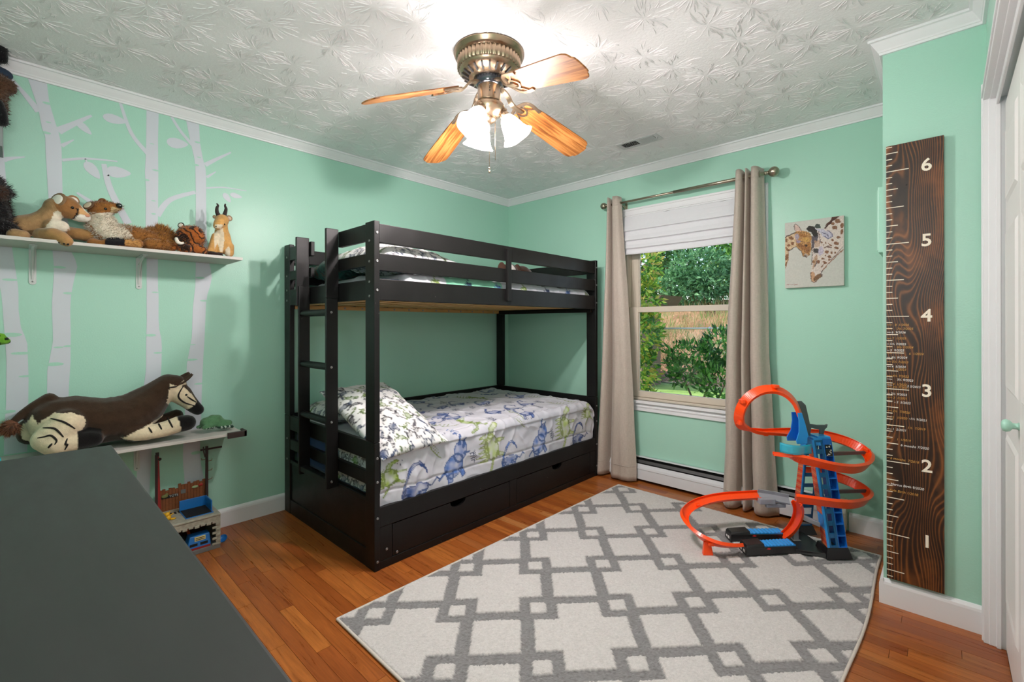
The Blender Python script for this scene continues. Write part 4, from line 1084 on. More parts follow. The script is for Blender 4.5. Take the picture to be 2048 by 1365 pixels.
def fp(name, m, mat=M_BRASS, bevel=0.0, parent=None):
    o = m.build(name, mat, bevel=bevel); put(o, fan)
    if parent is not None:
        o.parent = parent; o.matrix_parent_inverse = Matrix.Identity(4)
    return o
fp('ceiling_canopy', MB().lathe([(0.0, 2.3998), (0.156, 2.3998), (0.157, 2.392), (0.153, 2.390), (0.154, 2.384), (0.150, 2.382), (0.150, 2.377), (0.146, 2.375), (0.143, 2.370), (0.138, 2.368)], 64, FM))
flu = lambda t, z: 1 + 0.018 * math.cos(44 * t)
fp('fluted_band', MB().lathe([(0.138, 2.370), (0.139, 2.368), (0.139, 2.324), (0.134, 2.320)], 264, FM, flute=flu))
bowl = fp('motor_bowl', MB().lathe([(0.134, 2.322), (0.131, 2.314), (0.120, 2.303), (0.104, 2.294), (0.086, 2.287), (0.074, 2.284), (0.066, 2.284), (0.064, 2.292)], 64, FM))
for k in range(22):
    a = 2 * math.pi * (k + 0.4) / 22
    M = FM @ Matrix.Rotation(a, 4, 'Z') @ Matrix.Translation((0.106, 0, 2.2945)) @ Matrix.Rotation(math.radians(-30), 4, 'Y')
    m = MB(); pl = [(0.019 * math.copysign(1, math.cos(t)) * 0.72 + 0.0042 * math.cos(t), 0.0042 * math.sin(t)) for t in [2 * math.pi * q / 12 for q in range(12)]]
    m.prism(pl, lambda x, y, d: M @ Vector((x, y, d)), -0.0045, 0.0015)
    o = fp('vent_slot', m, M_DARK, parent=bowl)
fp('motor_hub', MB().lathe([(0.064, 2.292), (0.062, 2.270), (0.058, 2.258), (0.052, 2.250), (0.0, 2.250)], 40, FM), M_IRONBLK)
fp('switch_housing', MB().lathe([(0.0, 2.254), (0.050, 2.254), (0.0515, 2.250), (0.0515, 2.190), (0.054, 2.184), (0.050, 2.180), (0.040, 2.178), (0.0, 2.178)], 40, FM))
fp('lamp_fitter', MB().lathe([(0.030, 2.180), (0.062, 2.176), (0.068, 2.166), (0.066, 2.150), (0.056, 2.130), (0.040, 2.118), (0.026, 2.112), (0.0, 2.110)], 40, FM))
fp('fitter_finial', MB().lathe([(0.028, 2.113), (0.029, 2.108), (0.024, 2.098), (0.012, 2.090), (0.0, 2.088)], 44, FM, flute=lambda t, z: 1 + 0.05 * math.cos(22 * t)))
for dx, dy, z in ((0.0385, -0.0335, 2.236), (0.0385, -0.0335, 2.226), (0.0385, -0.0335, 2.214), (0.050, -0.013, 2.208)):
    fp('switch', MB().ball((FX + dx, FY + dy, z), 0.0032, 6), M_DARK)
ROOT_Z = 2.205
for adeg, ddeg, bl in ((-106, 22, 1.0), (-8, 13.5, 1.0), (80, 15.5, 1.035), (169, 17, 1.05)):
    ang = math.radians(adeg); DROOP = math.radians(ddeg)
    M = FM @ Matrix.Rotation(ang, 4, 'Z') @ Matrix.Translation((0.16, 0, ROOT_Z)) @ Matrix.Rotation(DROOP, 4, 'Y') @ Matrix.Rotation(math.radians(-13), 4, 'X') @ Matrix.Translation((-0.16, 0, 0))
    xs = [(0.175, 0.054), (0.22, 0.060), (0.30, 0.066), (0.42, 0.071), (0.515, 0.074), (0.535, 0.0735), (0.550, 0.068), (0.558, 0.058), (0.561, 0.047), (0.571, 0.040), (0.5745, 0.02)]
    xs = [(0.16 + (x - 0.16) * bl, w) for x, w in xs]
    pl = [(x, -w) for x, w in xs] + [(x, w) for x, w in xs[::-1]]
    bm_ = MB().prism(pl, lambda x, y, d: Vector((x, y, d)), -0.003, 0.003)
    o = bm_.build('fan_blade', M_BLADE, bevel=0.0015); put(o, fan); o.matrix_world = M
    o.parent = fan; o.matrix_parent_inverse = Matrix.Translation(fan.location).inverted(); o.matrix_basis = M
    # blade iron: curved arm and pierced ornament under the blade root
    M2 = FM @ Matrix.Rotation(ang, 4, 'Z')
    arm = MB()
    path = catmull([M2 @ Vector(p) for p in ((0.050, 0, 2.262), (0.080, 0, 2.256), (0.105, 0, 2.238), (0.122, 0, 2.214), (0.145, 0, ROOT_Z - 0.004), (0.19, 0, ROOT_Z - 0.015))], 6)
    arm.sweep(path, [M2.to_3x3() @ Vector((0.5, 0, 1)) for _ in path], [(-0.013, -0.004), (0.013, -0.004), (0.013, 0.004), (-0.013, 0.004)])
    cur = []
    for s in (1, -1):
        c = catmull([(0.148, 0.0, 0), (0.160, 0.040 * s, 0), (0.178, 0.058 * s, 0), (0.205, 0.062 * s, 0), (0.250, 0.056 * s, 0)], 5)
        path2 = [M @ (p + Vector((0, 0, -0.0065))) for p in c]
        arm.sweep(path2, [M.to_3x3() @ Vector((0, 0, 1))] * len(path2), [(-0.008, -0.0035), (0.008, -0.0035), (0.006, 0.003), (-0.006, 0.003)])
        c = catmull([(0.215, 0.0, 0), (0.200, 0.020 * s, 0), (0.178, 0.024 * s, 0), (0.160, 0.008 * s, 0)], 4)
        path2 = [M @ (p + Vector((0, 0, -0.0065))) for p in c]
        arm.sweep(path2, [M.to_3x3() @ Vector((0, 0, 1))] * len(path2), [(-0.004, -0.003), (0.004, -0.003), (0.004, 0.003), (-0.004, 0.003)])
        c = catmull([(0.178, 0.024 * s, 0), (0.200, 0.036 * s, 0), (0.222, 0.058 * s, 0)], 4)
        path2 = [M @ (p + Vector((0, 0, -0.0065))) for p in c]
        arm.sweep(path2, [M.to_3x3() @ Vector((0, 0, 1))] * len(path2), [(-0.003, -0.003), (0.003, -0.003), (0.003, 0.003), (-0.003, 0.003)])
    fp('blade_iron', arm)
# three bell shades
for q, az in enumerate((42.7 + 180 + 62.0, 42.7, 42.7 + 118.0)):
    a = math.radians(az); dr_ = Vector((math.cos(a), math.sin(a), 0))
    n0 = Vector((FX, FY, 2.130)) + dr_ * 0.066
    dn = (dr_ * 0.62 - Vector((0, 0, 1))).normalized()
    rot = Vector((0, 0, 1)).rotation_difference(dn).to_matrix().to_4x4()
    M = Matrix.Translation(n0) @ rot
    fp('lamp_arm', MB().tube(catmull([Vector((FX, FY, 2.145)) + dr_ * 0.058, Vector((FX, FY, 2.150)) + dr_ * 0.070, n0 - dn * 0.004, n0 + dn * 0.010], 5), 0.011, 10).lathe([(0.0, -0.012), (0.017, -0.012), (0.021, 0.0), (0.0215, 0.014), (0.019, 0.016)], 20, M))
    wav = lambda t, z: 1 + (0.035 * math.cos(6 * t) * max(0, (z - 0.085) / 0.04) if z > 0.085 else 0)
    pr = [(0.0185, 0.010), (0.026, 0.018), (0.034, 0.032), (0.041, 0.050), (0.046, 0.068), (0.051, 0.086), (0.059, 0.102), (0.069, 0.114), (0.073, 0.118)]
    g = fp('lamp_shade', MB().lathe(pr, 48, M, flute=wav), M_SHGL)
    bc = n0 + dn * 0.050
    fp('bulb', MB().ball(bc, 0.021, 10, (1, 1, 1.25), rot.to_3x3()), M_BULB)
    ld = bpy.data.lights.new('bulb_light', 'POINT'); ld.energy = BULB_W; ld.color = (1.0, 0.91, 0.90); ld.shadow_soft_size = 0.03
    lo_ = bpy.data.objects.new('bulb_light', ld); C.objects.link(lo_); lo_.location = bc + dn * 0.052
for du, dz0, dz1 in ((0.0, 2.10, 1.905), (0.026, 2.12, 1.935)):
    p = Vector((FX + 0.735 * du - 0.02, FY + 0.678 * du + 0.02, 0))
    m = MB().tube([(p.x, p.y, dz0), (p.x, p.y, dz1)], 0.0013, 6)
    if du == 0.0: m.ball((p.x, p.y, dz1 - 0.006), 0.0045, 8).lathe([(0.0, -0.01), (0.005, -0.006), (0.003, 0.004), (0.0, 0.006)], 10, Matrix.Translation((p.x, p.y, dz1 - 0.018)))
    fp('pull_chain', m)

# ------------------------------------------------------------------ ceiling register
M_VENT = plain('white_register', (204, 204, 206), 0.45, var=0.02)
vent = thing('ceiling_vent', 'white metal ceiling register with one dark louvre bank near the window', 'vent', (1.652, -0.465, 2.4))
vx0, vx1, vy0, vy1 = 1.508, 1.796, -0.523, -0.408
put(MB().box(vx0, vx1, vy0, vy0 + 0.020, 2.394, 2.3997).box(vx0, vx1, vy1 - 0.020, vy1, 2.394, 2.3997).box(vx0, vx0 + 0.026, vy0 + .02, vy1 - .02, 2.394, 2.3997).box(vx1 - 0.026, vx1, vy0 + .02, vy1 - .02, 2.394, 2.3997).box(1.646, 1.658, vy0 + .02, vy1 - .02, 2.394, 2.3997)
    .build('register_frame', M_VENT, bevel=0.0015), vent)
put(MB().box(vx0 + 0.02, vx1 - 0.02, vy0 + 0.015, vy1 - 0.015, 2.3985, 2.3996).build('duct', M_DARK), vent)
for k in range(18):
    left = k < 9
    x = 1.541 + 0.0117 * k if left else 1.666 + 0.0117 * (k - 9)
    M = Matrix.Translation((x, -0.4655, 2.3955)) @ Matrix.Rotation(math.radians(38 if left else -52), 4, 'Y')
    put(MB().box(-0.0062, 0.0062, -0.040, 0.040, -0.0005, 0.0005, M).build('louvre', M_VENT), vent)
put(MB().box(1.776, 1.782, -0.470, -0.460, 2.384, 2.395).build('damper_lever', M_VENT), vent)
for x, y in ((1.518, -0.468), (1.787, -0.463)): put(MB().ball((x, y, 2.3945), 0.0025, 6).build('screw', M_BOLT), vent)

# ------------------------------------------------------------------ height chart board on the alcove wall
def chart_wood():
    k = NM('dark_stained_pine'); co = k.coord()
    w = k.n('TexNoise'); k.set(w.inputs['Vector'], k.mapping(co, scale=(4.0, 1, 1.1))); w.inputs['Scale'].default_value = 1.6; w.inputs['Detail'].default_value = 1.0
    p = k.vmath('ADD', k.mapping(co, scale=(1, 1, 0.13)), k.vmath('SCALE', w.outputs['Color']))
    sc = [n for n in k.t.nodes if n.type == 'VECT_MATH' and n.operation == 'SCALE'][0]; sc.inputs['Scale'].default_value = 0.23
    wv = k.n('TexWave'); wv.wave_type = 'BANDS'; wv.bands_direction = 'X'; k.set(wv.inputs['Vector'], p)
    wv.inputs['Scale'].default_value = 32.0; wv.inputs['Distortion'].default_value = 1.6; wv.inputs['Detail'].default_value = 2.0; wv.inputs['Detail Scale'].default_value = 1.5
    blotch = k.noise(k.mapping(co, scale=(5, 1, 2.6)), 1.5, 4.0, 0.6)
    c = k.ramp(wv.outputs['Fac'], [(0.0, lin((44, 24, 12))), (0.6, lin((62, 34, 16))), (0.88, lin((104, 60, 26))), (1.0, lin((132, 80, 38)))])
    dk_ = k.ramp(blotch, [(0.30, (1, 1, 1)), (0.52, (0.25, 0.25, 0.25)), (0.70, (0, 0, 0))])
    c = k.mix(k.math('MULTIPLY', dk_, 0.75), c, (*lin((24, 13, 8)), 1))
    lt_ = k.ramp(blotch, [(0.52, (0, 0, 0)), (0.72, (1, 1, 1))])
    c = k.mix(k.math('MULTIPLY', lt_, 0.55), c, (*lin((138, 80, 36)), 1))
    k.bsdf(Base_Color=c, Roughness=0.42); k.bump(wv.outputs['Fac'], 0.08, 0.002)
    return k.m
M_CHART = chart_wood()
M_CREAM = plain('cream_paint', (236, 226, 206), 0.6, var=0.02)
M_CHALK = plain('white_ink', (222, 220, 216), 0.6, var=0.02)
M_GOLD = plain('gold_ink', (190, 140, 66), 0.5, var=0.05)
gx0, gx1, gz0, gz1, gy = 2.954, 3.134, 0.118, 1.941, YB - 0.024
chart = thing('height_chart', 'dark stained wooden growth ruler board on the wall beside the closet', 'height chart', ((gx0 + gx1) / 2, YB - 0.01, gz0))
put(MB().box(gx0, gx1, gy, YB - 0.0005, gz0, gz1).build('ruler_board', M_CHART, bevel=0.0015), chart)
put(MB().ball((3.020, gy + 0.002, 1.766), 0.0045, 8, (1, .6, 1)).build('knot_hole', M_DARK), chart)
tick_me = MB().box(0, 1, -0.0004, 0, -0.5, 0.5).mesh('tick'); tick_me.materials.append(M_CREAM)
for i in range(5, 77):
    z = i * 0.0254 + 0.0036
    if not gz0 + 0.004 < z < gz1 - 0.004: continue
    L = 0.073 if i % 12 == 0 else 0.057 if i % 6 == 0 else 0.038 if i % 3 == 0 else 0.0195
    o = bpy.data.objects.new('tick', tick_me); C.objects.link(o); o.location = (gx0 + 0.0005, gy - 0.0001, z); o.scale = (L, 1, 0.0031); put(o, chart)
def text(name, s, x, z, size, mat, parent, y, bold=0.0, shear=0.0, align='LEFT', rot=0.0, sx=1.0):
    cu = bpy.data.curves.new(name, 'FONT'); cu.body = s; cu.size = size; cu.extrude = 0.0002; cu.offset = bold; cu.shear = shear
    cu.align_x = align; cu.align_y = 'CENTER'; cu.resolution_u = 3
    cu.materials.append(mat)
    tmp = bpy.data.objects.new(name, cu); C.objects.link(tmp)
    dg = bpy.context.evaluated_depsgraph_get(); me = bpy.data.meshes.new_from_object(tmp.evaluated_get(dg))
    bpy.data.objects.remove(tmp)
    me.name = name
    o = bpy.data.objects.new(name, me); C.objects.link(o)
    if not me.materials: me.materials.append(mat)
    o.location = (x, y, z); o.rotation_euler = (math.pi / 2, rot, 0); o.scale = (sx, 1, 1)
    put(o, parent); return o
for k in range(1, 7): text('numeral', str(k), 3.082, k * 0.3048 + 0.004, 0.070, M_CREAM, chart, gy - 0.0003, bold=0.0013, align='CENTER')
notes = [(185, 140, '8  1/2026', 1), (205, 178, '7½ 7/2025', 1), (155, 210, '6  9/2026', 0), (160, 268, '7  1/2025', 1), (140, 320, '5½ 7/2025', 0), (205, 350, '6½ 7/2024', 1), (142, 380, '5  9/2025', 0),
         (318, 412, '6  1/2024', 1), (150, 447, '4½ 9/2024', 0), (160, 487, '5½ 7/2023', 1), (155, 533, '4  5/2024', 0), (160, 558, '5  1/2023', 1), (165, 620, '4½ 7/2022', 1), (205, 655, '3½ 9/2023', 0), (165, 698, '4  1/2022', 1),
         (165, 724, '3½ 7/2021', 1), (300, 718, '3 5/2023', 0), (148, 787, '2½ 9/2022', 0), (170, 825, '3  1/2021', 1), (180, 866, '- 2  5/2022', 0), (165, 950, '2½  7/2020', 1), (160, 1010, '2   1/2020', 1), (318, 1022, '-1½ 9/2021', 0),
         (305, 1108, '1½  7/2019', 1), (162, 1122, '1  5/2021', 0), (202, 1218, '1  1/2019', 1), (240, 1272, '6 months 7/2020', 0)]
nl = [(1750 + a / 4.706, 620 + b / 4.706, s, g) for a, b, s, g in notes] + [(1750 + 118 / 3.9, 880 + 140 / 3.9, '6 months  7/2018', 1), (1750 + 120 / 3.9, 880 + 342 / 3.9, 'Marcus Birth 9/2020', 0), (1750 + 112 / 3.9, 880 + 388 / 3.9, 'Kyle Birth 1/2018', 1)]
for u, v, s, g in nl:
    p = survey(u, v + 0.5, 1, gy)
    mt = M_GOLD if g else M_CHALK
    text('height_note', s, p.x, p.z, 0.0125 if len(s) < 12 else 0.0135, mt, chart, gy - 0.0003, bold=0.0001, shear=0.15, rot=rng.uniform(-0.02, 0.03), sx=0.95)
    if 'mon' not in s or g: 
        L = min(0.017, p.x - gx0 - 0.004)
        o = MB().box(gx0 + 0.002, gx0 + 0.002 + L, gy - 0.0006, gy - 0.0001, p.z - 0.0008, p.z + 0.0008).build('height_note_dash', mt); put(o, chart)

# ------------------------------------------------------------------ giraffe canvas
cv = thing('canvas_painting', 'painted canvas of a giraffe and calf nuzzling on the window wall', 'painting', (2.56, -0.015, 1.41))
cx0, cx1, cz0, cz1, cyf = 2.409, 2.711, 1.413, 1.816, -0.030
put(MB().box(cx0, cx1, cyf + 0.0008, -0.0008, cz0, cz1).build('stretched_canvas', plain('canvas_cloth', (206, 202, 194), 0.8, var=0.02), bevel=0.002), cv)
NX, NZ = 190, 250
gm = MB().grid(lambda u, v: (cx0 + 0.0012 + (cx1 - cx0 - 0.0024) * u, cyf, cz0 + 0.0012 + (cz1 - cz0 - 0.0024) * v), NX, NZ)
go = gm.build('painted_face', vcol('oil_paint_print', 0.6, bump=0.1, bscale=300.0), recalc=False); put(go, cv)
uu, vv = np.meshgrid(np.linspace(0, 1, NX + 1), np.linspace(0, 1, NZ + 1)); uu = uu.ravel(); vv = vv.ravel()
px = 245 + 945 * uu; tp = 200 - (px - 248) * 0.106; bt = 1250 - (px - 240) * 0.042; py = tp + (1 - vv) * (bt - tp)
nzv = np.array([mnoise.noise(Vector((a * 0.02, b * 0.02, 1))) for a, b in zip(px, py)]); nz2 = np.array([mnoise.noise(Vector((a * 0.055, b * 0.055, 4))) for a, b in zip(px, py)])
wx, wy = px + nz2 * 14, py + nzv * 14
col = np.tile(np.array(lin((206, 203, 196))), (len(px), 1))
def fillp(poly, c, a=1.0, var=0.3):
    k = in_poly(wx, wy, poly); s = (1 + var * nz2[k] * 1.6)[:, None]
    col[k] = col[k] * (1 - a) + np.clip(np.array(lin(c)) * s, 0, 1) * a
def spot(x, y, rx, ry, c=(126, 78, 44), a=0.92): fillp(disc(x, y, rx, ry, 0.2, 14), c, a)
def stroke(pts, w, c, a=0.85):
    k = blur_line(wx, wy, pts) < w; col[k] = col[k] * (1 - a) + np.array(lin(c)) * a
fillp([(245, 430), (330, 385), (410, 365), (440, 430), (440, 575), (380, 600), (305, 650), (303, 780), (245, 935)], (214, 184, 150))
for s in ((350, 440, 42, 28), (372, 530, 26, 26), (308, 562, 32, 22), (292, 632, 30, 24), (272, 752, 26, 58), (268, 480, 22, 26), (262, 868, 14, 40), (262, 600, 14, 20)): spot(*s)
stroke([(245, 435), (330, 385), (405, 362)], 11, (70, 48, 40)); stroke([(300, 650), (400, 590), (440, 580)], 7, (60, 46, 44)); stroke([(303, 660), (300, 780), (247, 930)], 5, (140, 90, 50))
fillp([(405, 365), (430, 340), (520, 318), (640, 350), (690, 420), (690, 590), (668, 710), (612, 752), (556, 742), (520, 660), (440, 585), (425, 470)], (180, 132, 82), 1, 0.6)
for s in ((470, 500, 40, 30, (150, 140, 176)), (450, 420, 36, 50, (170, 166, 190)), (600, 470, 60, 40, (206, 160, 84)), (540, 400, 70, 30, (150, 94, 40)), (560, 600, 50, 40, (150, 90, 46)), (630, 640, 36, 50, (132, 84, 50)), (500, 560, 40, 26, (120, 72, 40)), (600, 720, 36, 24, (180, 170, 160)), (585, 735, 26, 12, (70, 64, 66)), (640, 560, 30, 36, (170, 110, 52))): spot(*s[:4], s[4], 0.7)
spot(602, 566, 24, 18, (36, 30, 30)); stroke([(440, 585), (520, 660), (550, 740), (612, 755)], 6, (64, 50, 48))
stroke([(420, 330), (400, 250), (420, 215), (470, 240), (530, 335)], 6, (110, 90, 84)); fillp([(405, 260), (425, 222), (470, 250), (520, 330), (430, 335)], (214, 176, 164), 0.8)
fillp([(1130, 98), (1195, 90), (1190, 600), (1110, 700), (1020, 790), (880, 950), (850, 1000), (862, 1060), (800, 1110), (725, 1172), (682, 1135), (668, 1010), (690, 870), (692, 700), (682, 520), (700, 420), (770, 330), (850, 380), (900, 290), (960, 230), (1040, 160)], (220, 204, 196), 1, 0.16)
fillp([(890, 300), (930, 220), (985, 175), (1020, 108), (1135, 95), (1045, 165), (965, 245)], (84, 50, 36)); stroke([(1130, 105), (1040, 165), (960, 235), (900, 295)], 9, (66, 40, 34))
for s in ((1100, 185, 46, 36), (1052, 288, 42, 32), (1162, 262, 28, 40), (1160, 360, 22, 44), (1110, 446, 30, 24), (1080, 540, 42, 26), (1080, 616, 36, 22), (1020, 482, 22, 18), (985, 570, 24, 14), (932, 675, 32, 26), (1005, 686, 18, 22), (1058, 690, 15, 17), (972, 752, 32, 18), (966, 796, 18, 18), (902, 846, 34, 18), (868, 782, 26, 18), (850, 520, 15, 15), (910, 530, 12, 15), (960, 540, 16, 9), (880, 556, 10, 13), (908, 735, 10, 13), (1025, 225, 30, 22), (800, 830, 26, 30), (720, 830, 18, 22)): spot(*s)
stroke([(890, 610), (935, 590), (1000, 608)], 11, (96, 56, 40))
fillp([(742, 292), (880, 312), (985, 370), (1020, 420), (960, 468), (880, 430), (830, 375)], (196, 190, 206)); stroke([(945, 330), (1010, 380), (1020, 430), (960, 468), (890, 420)], 8, (96, 92, 130)); stroke([(860, 360), (940, 400), (960, 440)], 6, (84, 80, 110))
fillp([(600, 300), (640, 250), (720, 255), (775, 330), (790, 420), (740, 440), (690, 372), (640, 335)], (48, 44, 40)); fillp([(725, 270), (765, 222), (820, 226), (832, 286), (770, 290)], (70, 80, 74))
fillp([(690, 420), (800, 420), (780, 500), (735, 540), (722, 620), (690, 610)], (60, 54, 70), 0.9); stroke([(800, 350), (830, 480), (820, 540)], 8, (90, 60, 70))
fillp([(730, 490), (810, 480), (830, 580), (740, 600)], (190, 150, 120), 0.7); spot(762, 648, 50, 34, (30, 26, 28)); stroke([(720, 680), (780, 690), (812, 640)], 6, (50, 40, 44)); fillp([(810, 590), (870, 580), (880, 690), (820, 740), (790, 700)], (190, 176, 200), 0.8)
stroke([(690, 600), (700, 720), (690, 860)], 8, (60, 50, 50)); stroke([(760, 780), (770, 850), (740, 900)], 10, (80, 66, 80)); fillp([(700, 960), (760, 860), (790, 760), (770, 720), (730, 760), (715, 860)], (176, 128, 84), 0.7)
fillp([(672, 1000), (720, 985), (745, 1060), (730, 1160), (690, 1130)], (200, 150, 110), 0.9); fillp([(740, 1060), (850, 1010), (862, 1060), (800, 1108), (735, 1145), (715, 1110)], (120, 84, 52), 0.95); stroke([(672, 1000), (682, 1130), (722, 1170), (800, 1110)], 7, (110, 72, 50))
stroke([(1180, 640), (1100, 720), (1020, 800), (930, 890), (860, 980)], 8, (140, 84, 50)); stroke([(1170, 600), (1080, 720), (990, 800)], 5, (80, 54, 50)); stroke([(860, 970), (840, 1020), (850, 1060)], 8, (90, 84, 90)); stroke([(840, 920), (900, 850)], 6, (120, 70, 40))
stroke([(268, 1196), (290, 1188), (300, 1202), (325, 1192), (350, 1204), (365, 1194), (385, 1200)], 3, (150, 60, 50)); stroke([(395, 1186), (398, 1204), (420, 1194), (460, 1190)], 3, (150, 60, 50))
set_cols(go, np.clip(col, 0, 1))

# ------------------------------------------------------------------ wall access box beside the chart, closet door
bxm = MB().box(2.918, XB - 0.0005, -0.655, -0.40, 1.508, 1.800)
pb = bxm.build('access_box', M_WALL, bevel=0.003); tag(pb, 'mint painted flat access box on the alcove side beside the height chart', 'access panel')
o = MB().box(2.914, 2.918, -0.645, -0.41, 1.518, 1.790).build('box_door', M_WALL, bevel=0.001); put(o, pb)
trim('trim_10', MB().box(XC - 0.012, XC + 0.004, DY0 - 0.001, YB - 0.008, 0.0, DZ + 0.062).box(XC - 0.016, XC - 0.004, DY0 + 0.012, DY0 + 0.024, 0.0, DZ + 0.062))
trim('trim_11', MB().box(XC - 0.012, XC + 0.008, DY1 - 0.06, DY0, DZ - 0.004, DZ + 0.062).box(XC - 0.017, XC, DY1 - 0.06, DY0 + 0.014, DZ + 0.008, DZ + 0.018))
trim('trim_12', MB().box(XC - 0.012, XC + 0.008, DY1 - 0.06, DY1, 0.0, DZ))
trim('trim_13', MB().box(XC + 0.002, XC + 0.10, DY0 - 0.004, DY0 + 0.003, 0.0, DZ).box(XC + 0.021, XC + 0.034, DY0 - 0.012, DY0 - 0.003, 0.0, DZ - 0.008).box(XC + 0.006, XC + 0.10, DY1, DY0 - 0.004, DZ - 0.008, DZ + 0.01).box(XC + 0.022, XC + 0.030, DY1, DY0 - 0.004, DZ - 0.034, DZ - 0.004))
door = st(MB().box(3.2985, 3.330, -1.262, -0.810, 0.012, 1.995).box(3.2985, 3.330, -1.718, -1.265, 0.012, 1.995).box(3.2985, 3.330, -2.172, -1.721, 0.012, 1.995).box(3.2985, 3.330, -2.612, -2.175, 0.012, 1.995).build('door_1', M_DOOR, bevel=0.002))
for y1 in (-0.810, -1.265, -1.721, -2.175):
    for z0, z1_ in ((0.20, 0.80), (0.96, 1.52), (1.62, 1.88)):
        ya, yb = y1 - 0.39, y1 - 0.062
        m = MB()
        ins = 0.03
        A = [(3.2985, ya, z0), (3.2985, yb, z0), (3.2985, yb, z1_), (3.2985, ya, z1_)]
        B = [(3.2925, ya + .012, z0 + .012), (3.2925, yb - .012, z0 + .012), (3.2925, yb - .012, z1_ - .012), (3.2925, ya + .012, z1_ - .012)]
        Cc = [(3.2955, ya + ins, z0 + ins), (3.2955, yb - ins, z0 + ins), (3.2955, yb - ins, z1_ - ins), (3.2955, ya + ins, z1_ - ins)]
        m.add(A + B + Cc, [(0, 1, 5, 4), (1, 2, 6, 5), (2, 3, 7, 6), (3, 0, 4, 7), (4, 5, 9, 8), (5, 6, 10, 9), (6, 7, 11, 10), (7, 4, 8, 11), (8, 9, 10, 11)])
        m.build('door_panel', M_DOOR, door)
kn = MB().lathe([(0.0, 0.0), (0.012, 0.0), (0.009, 0.006), (0.009, 0.014), (0.017, 0.020), (0.0195, 0.028), (0.016, 0.035), (0.008, 0.038), (0.0, 0.0385)], 20, Matrix.Translation((3.2985, -1.225, 0.885)) @ Matrix.Rotation(-math.pi / 2, 4, 'Y'))
kn.build('door_knob', M_WALL, door)

# ------------------------------------------------------------------ carved rug
RX, RY, RW, RL, RR = 1.338, -2.375, 1.54, 2.13, -0.0122
def rug_white(x, y):
    """1 on raised cream pile, 0 in the grey lattice"""
    X = (x - 0.083) / 0.2305; Y = (y - 0.12) / 0.2425
    s, t = X + Y, X - Y
    def near(v, m): return v - m * np.round(v / m)
    out = np.zeros(x.shape, bool)
    sr, tr = np.round(s / 2) * 2, np.round(t / 2) * 2            # even sites: little squares
    out |= (np.abs(s - sr) < 0.20) & (np.abs(t - tr) < 0.20)
    for ds in (-1, 1):
        for dt in (-1, 1):
            so, to = np.round((s - 1) / 2) * 2 + 1, np.round((t - 1) / 2) * 2 + 1
    for os_ in (0, -2, 2):
        for ot in (0, -2, 2):
            S, T = so + os_, to + ot
            j = np.round((S - T) / 2).astype(int); cross = (j % 2 == 0)
            a, b = np.abs(s - S), np.abs(t - T)
            out |= cross & (((a < 0.53) & (b < 1.12)) | ((a < 1.12) & (b < 0.53)))
            out |= (~cross) & (a < 0.56) & (b < 0.56)
    return out
nx, ny = 308, 426
gxs, gys = np.meshgrid(np.linspace(0, RW, nx + 1), np.linspace(0, RL, ny + 1)); fx, fy = gxs.ravel(), gys.ravel()
R = np.random.RandomState(3)
wh = rug_white(fx + R.normal(0, 0.0012, fx.shape), fy + R.normal(0, 0.0012, fx.shape)).astype(float)
edge = np.minimum.reduce([fx, RW - fx, fy, RL - fy])
hz = 0.0065 + 0.0072 * wh + R.normal(0, 0.0010, fx.shape); hz = np.where(edge < 0.004, 0.001, hz)
bow = 0.010 * np.sin(fy * 5.2 + 0.4) * np.clip((fx - 0.9) / 0.64, 0, 1)
cosr, sinr = math.cos(RR), math.sin(RR)
wx_ = RX + (fx + bow) * cosr - fy * sinr; wy_ = RY + (fx + bow) * sinr + fy * cosr
m = MB(); m.v = list(zip(wx_.tolist(), wy_.tolist(), hz.tolist()))
m.f = [(j * (nx + 1) + i, j * (nx + 1) + i + 1, (j + 1) * (nx + 1) + i + 1, (j + 1) * (nx + 1) + i) for j in range(ny) for i in range(nx)]; m.sm = [True] * len(m.f)
def rug_mat():
    k = NM('rug_pile'); at = k.n('Attribute'); at.attribute_name = 'Col'; co = k.coord()
    n = k.noise(co, 420.0, 2.0); n2 = k.noise(co, 18.0, 3.0)
    c = k.mix(k.math('MULTIPLY', k.math('SUBTRACT', 1.0, n), 0.55), at.outputs['Color'], (0.12, 0.11, 0.10, 1))
    c = k.mix(k.math('MULTIPLY', n2, 0.12), c, (*lin((160, 148, 138)), 1))
    k.bsdf(Base_Color=c, Roughness=0.95, Sheen_Weight=0.3); k.bump(n, 0.7, 0.006)
    return k.m
rug = m.build('area_rug', rug_mat(), recalc=False)
cc = np.where(wh[:, None] > 0.5, np.array(lin((232, 226, 223))), np.array(lin((132, 130, 132))))
cc = cc * (1 + R.normal(0, 1, fx.shape) * np.where(wh > .5, 0.06, 0.22))[:, None]; set_cols(rug, np.clip(cc, 0, 1))
tag(rug, 'cream rug with carved grey lattice of crosses and squares on the oak floor', 'rug')
bd = MB()
def rp(x, y, z=0.006):
    b_ = 0.010 * math.sin(y * 5.2 + 0.4) * min(1, max(0, (x - 0.9) / 0.64)); return (RX + (x + b_) * cosr - y * sinr, RY + (x + b_) * sinr + y * cosr, z)
ring = [rp(RW * i / 30, 0) for i in range(31)] + [rp(RW, RL * i / 40) for i in range(1, 41)] + [rp(RW * (1 - i / 30), RL) for i in range(1, 31)] + [rp(0, RL * (1 - i / 40)) for i in range(1, 41)]
bd.tube(ring, 0.0058, 8, caps=False)
bd.build('rug_binding', plain('rug_binding_yarn', (196, 188, 178), 0.95, var=0.12, nscale=200.0), rug)

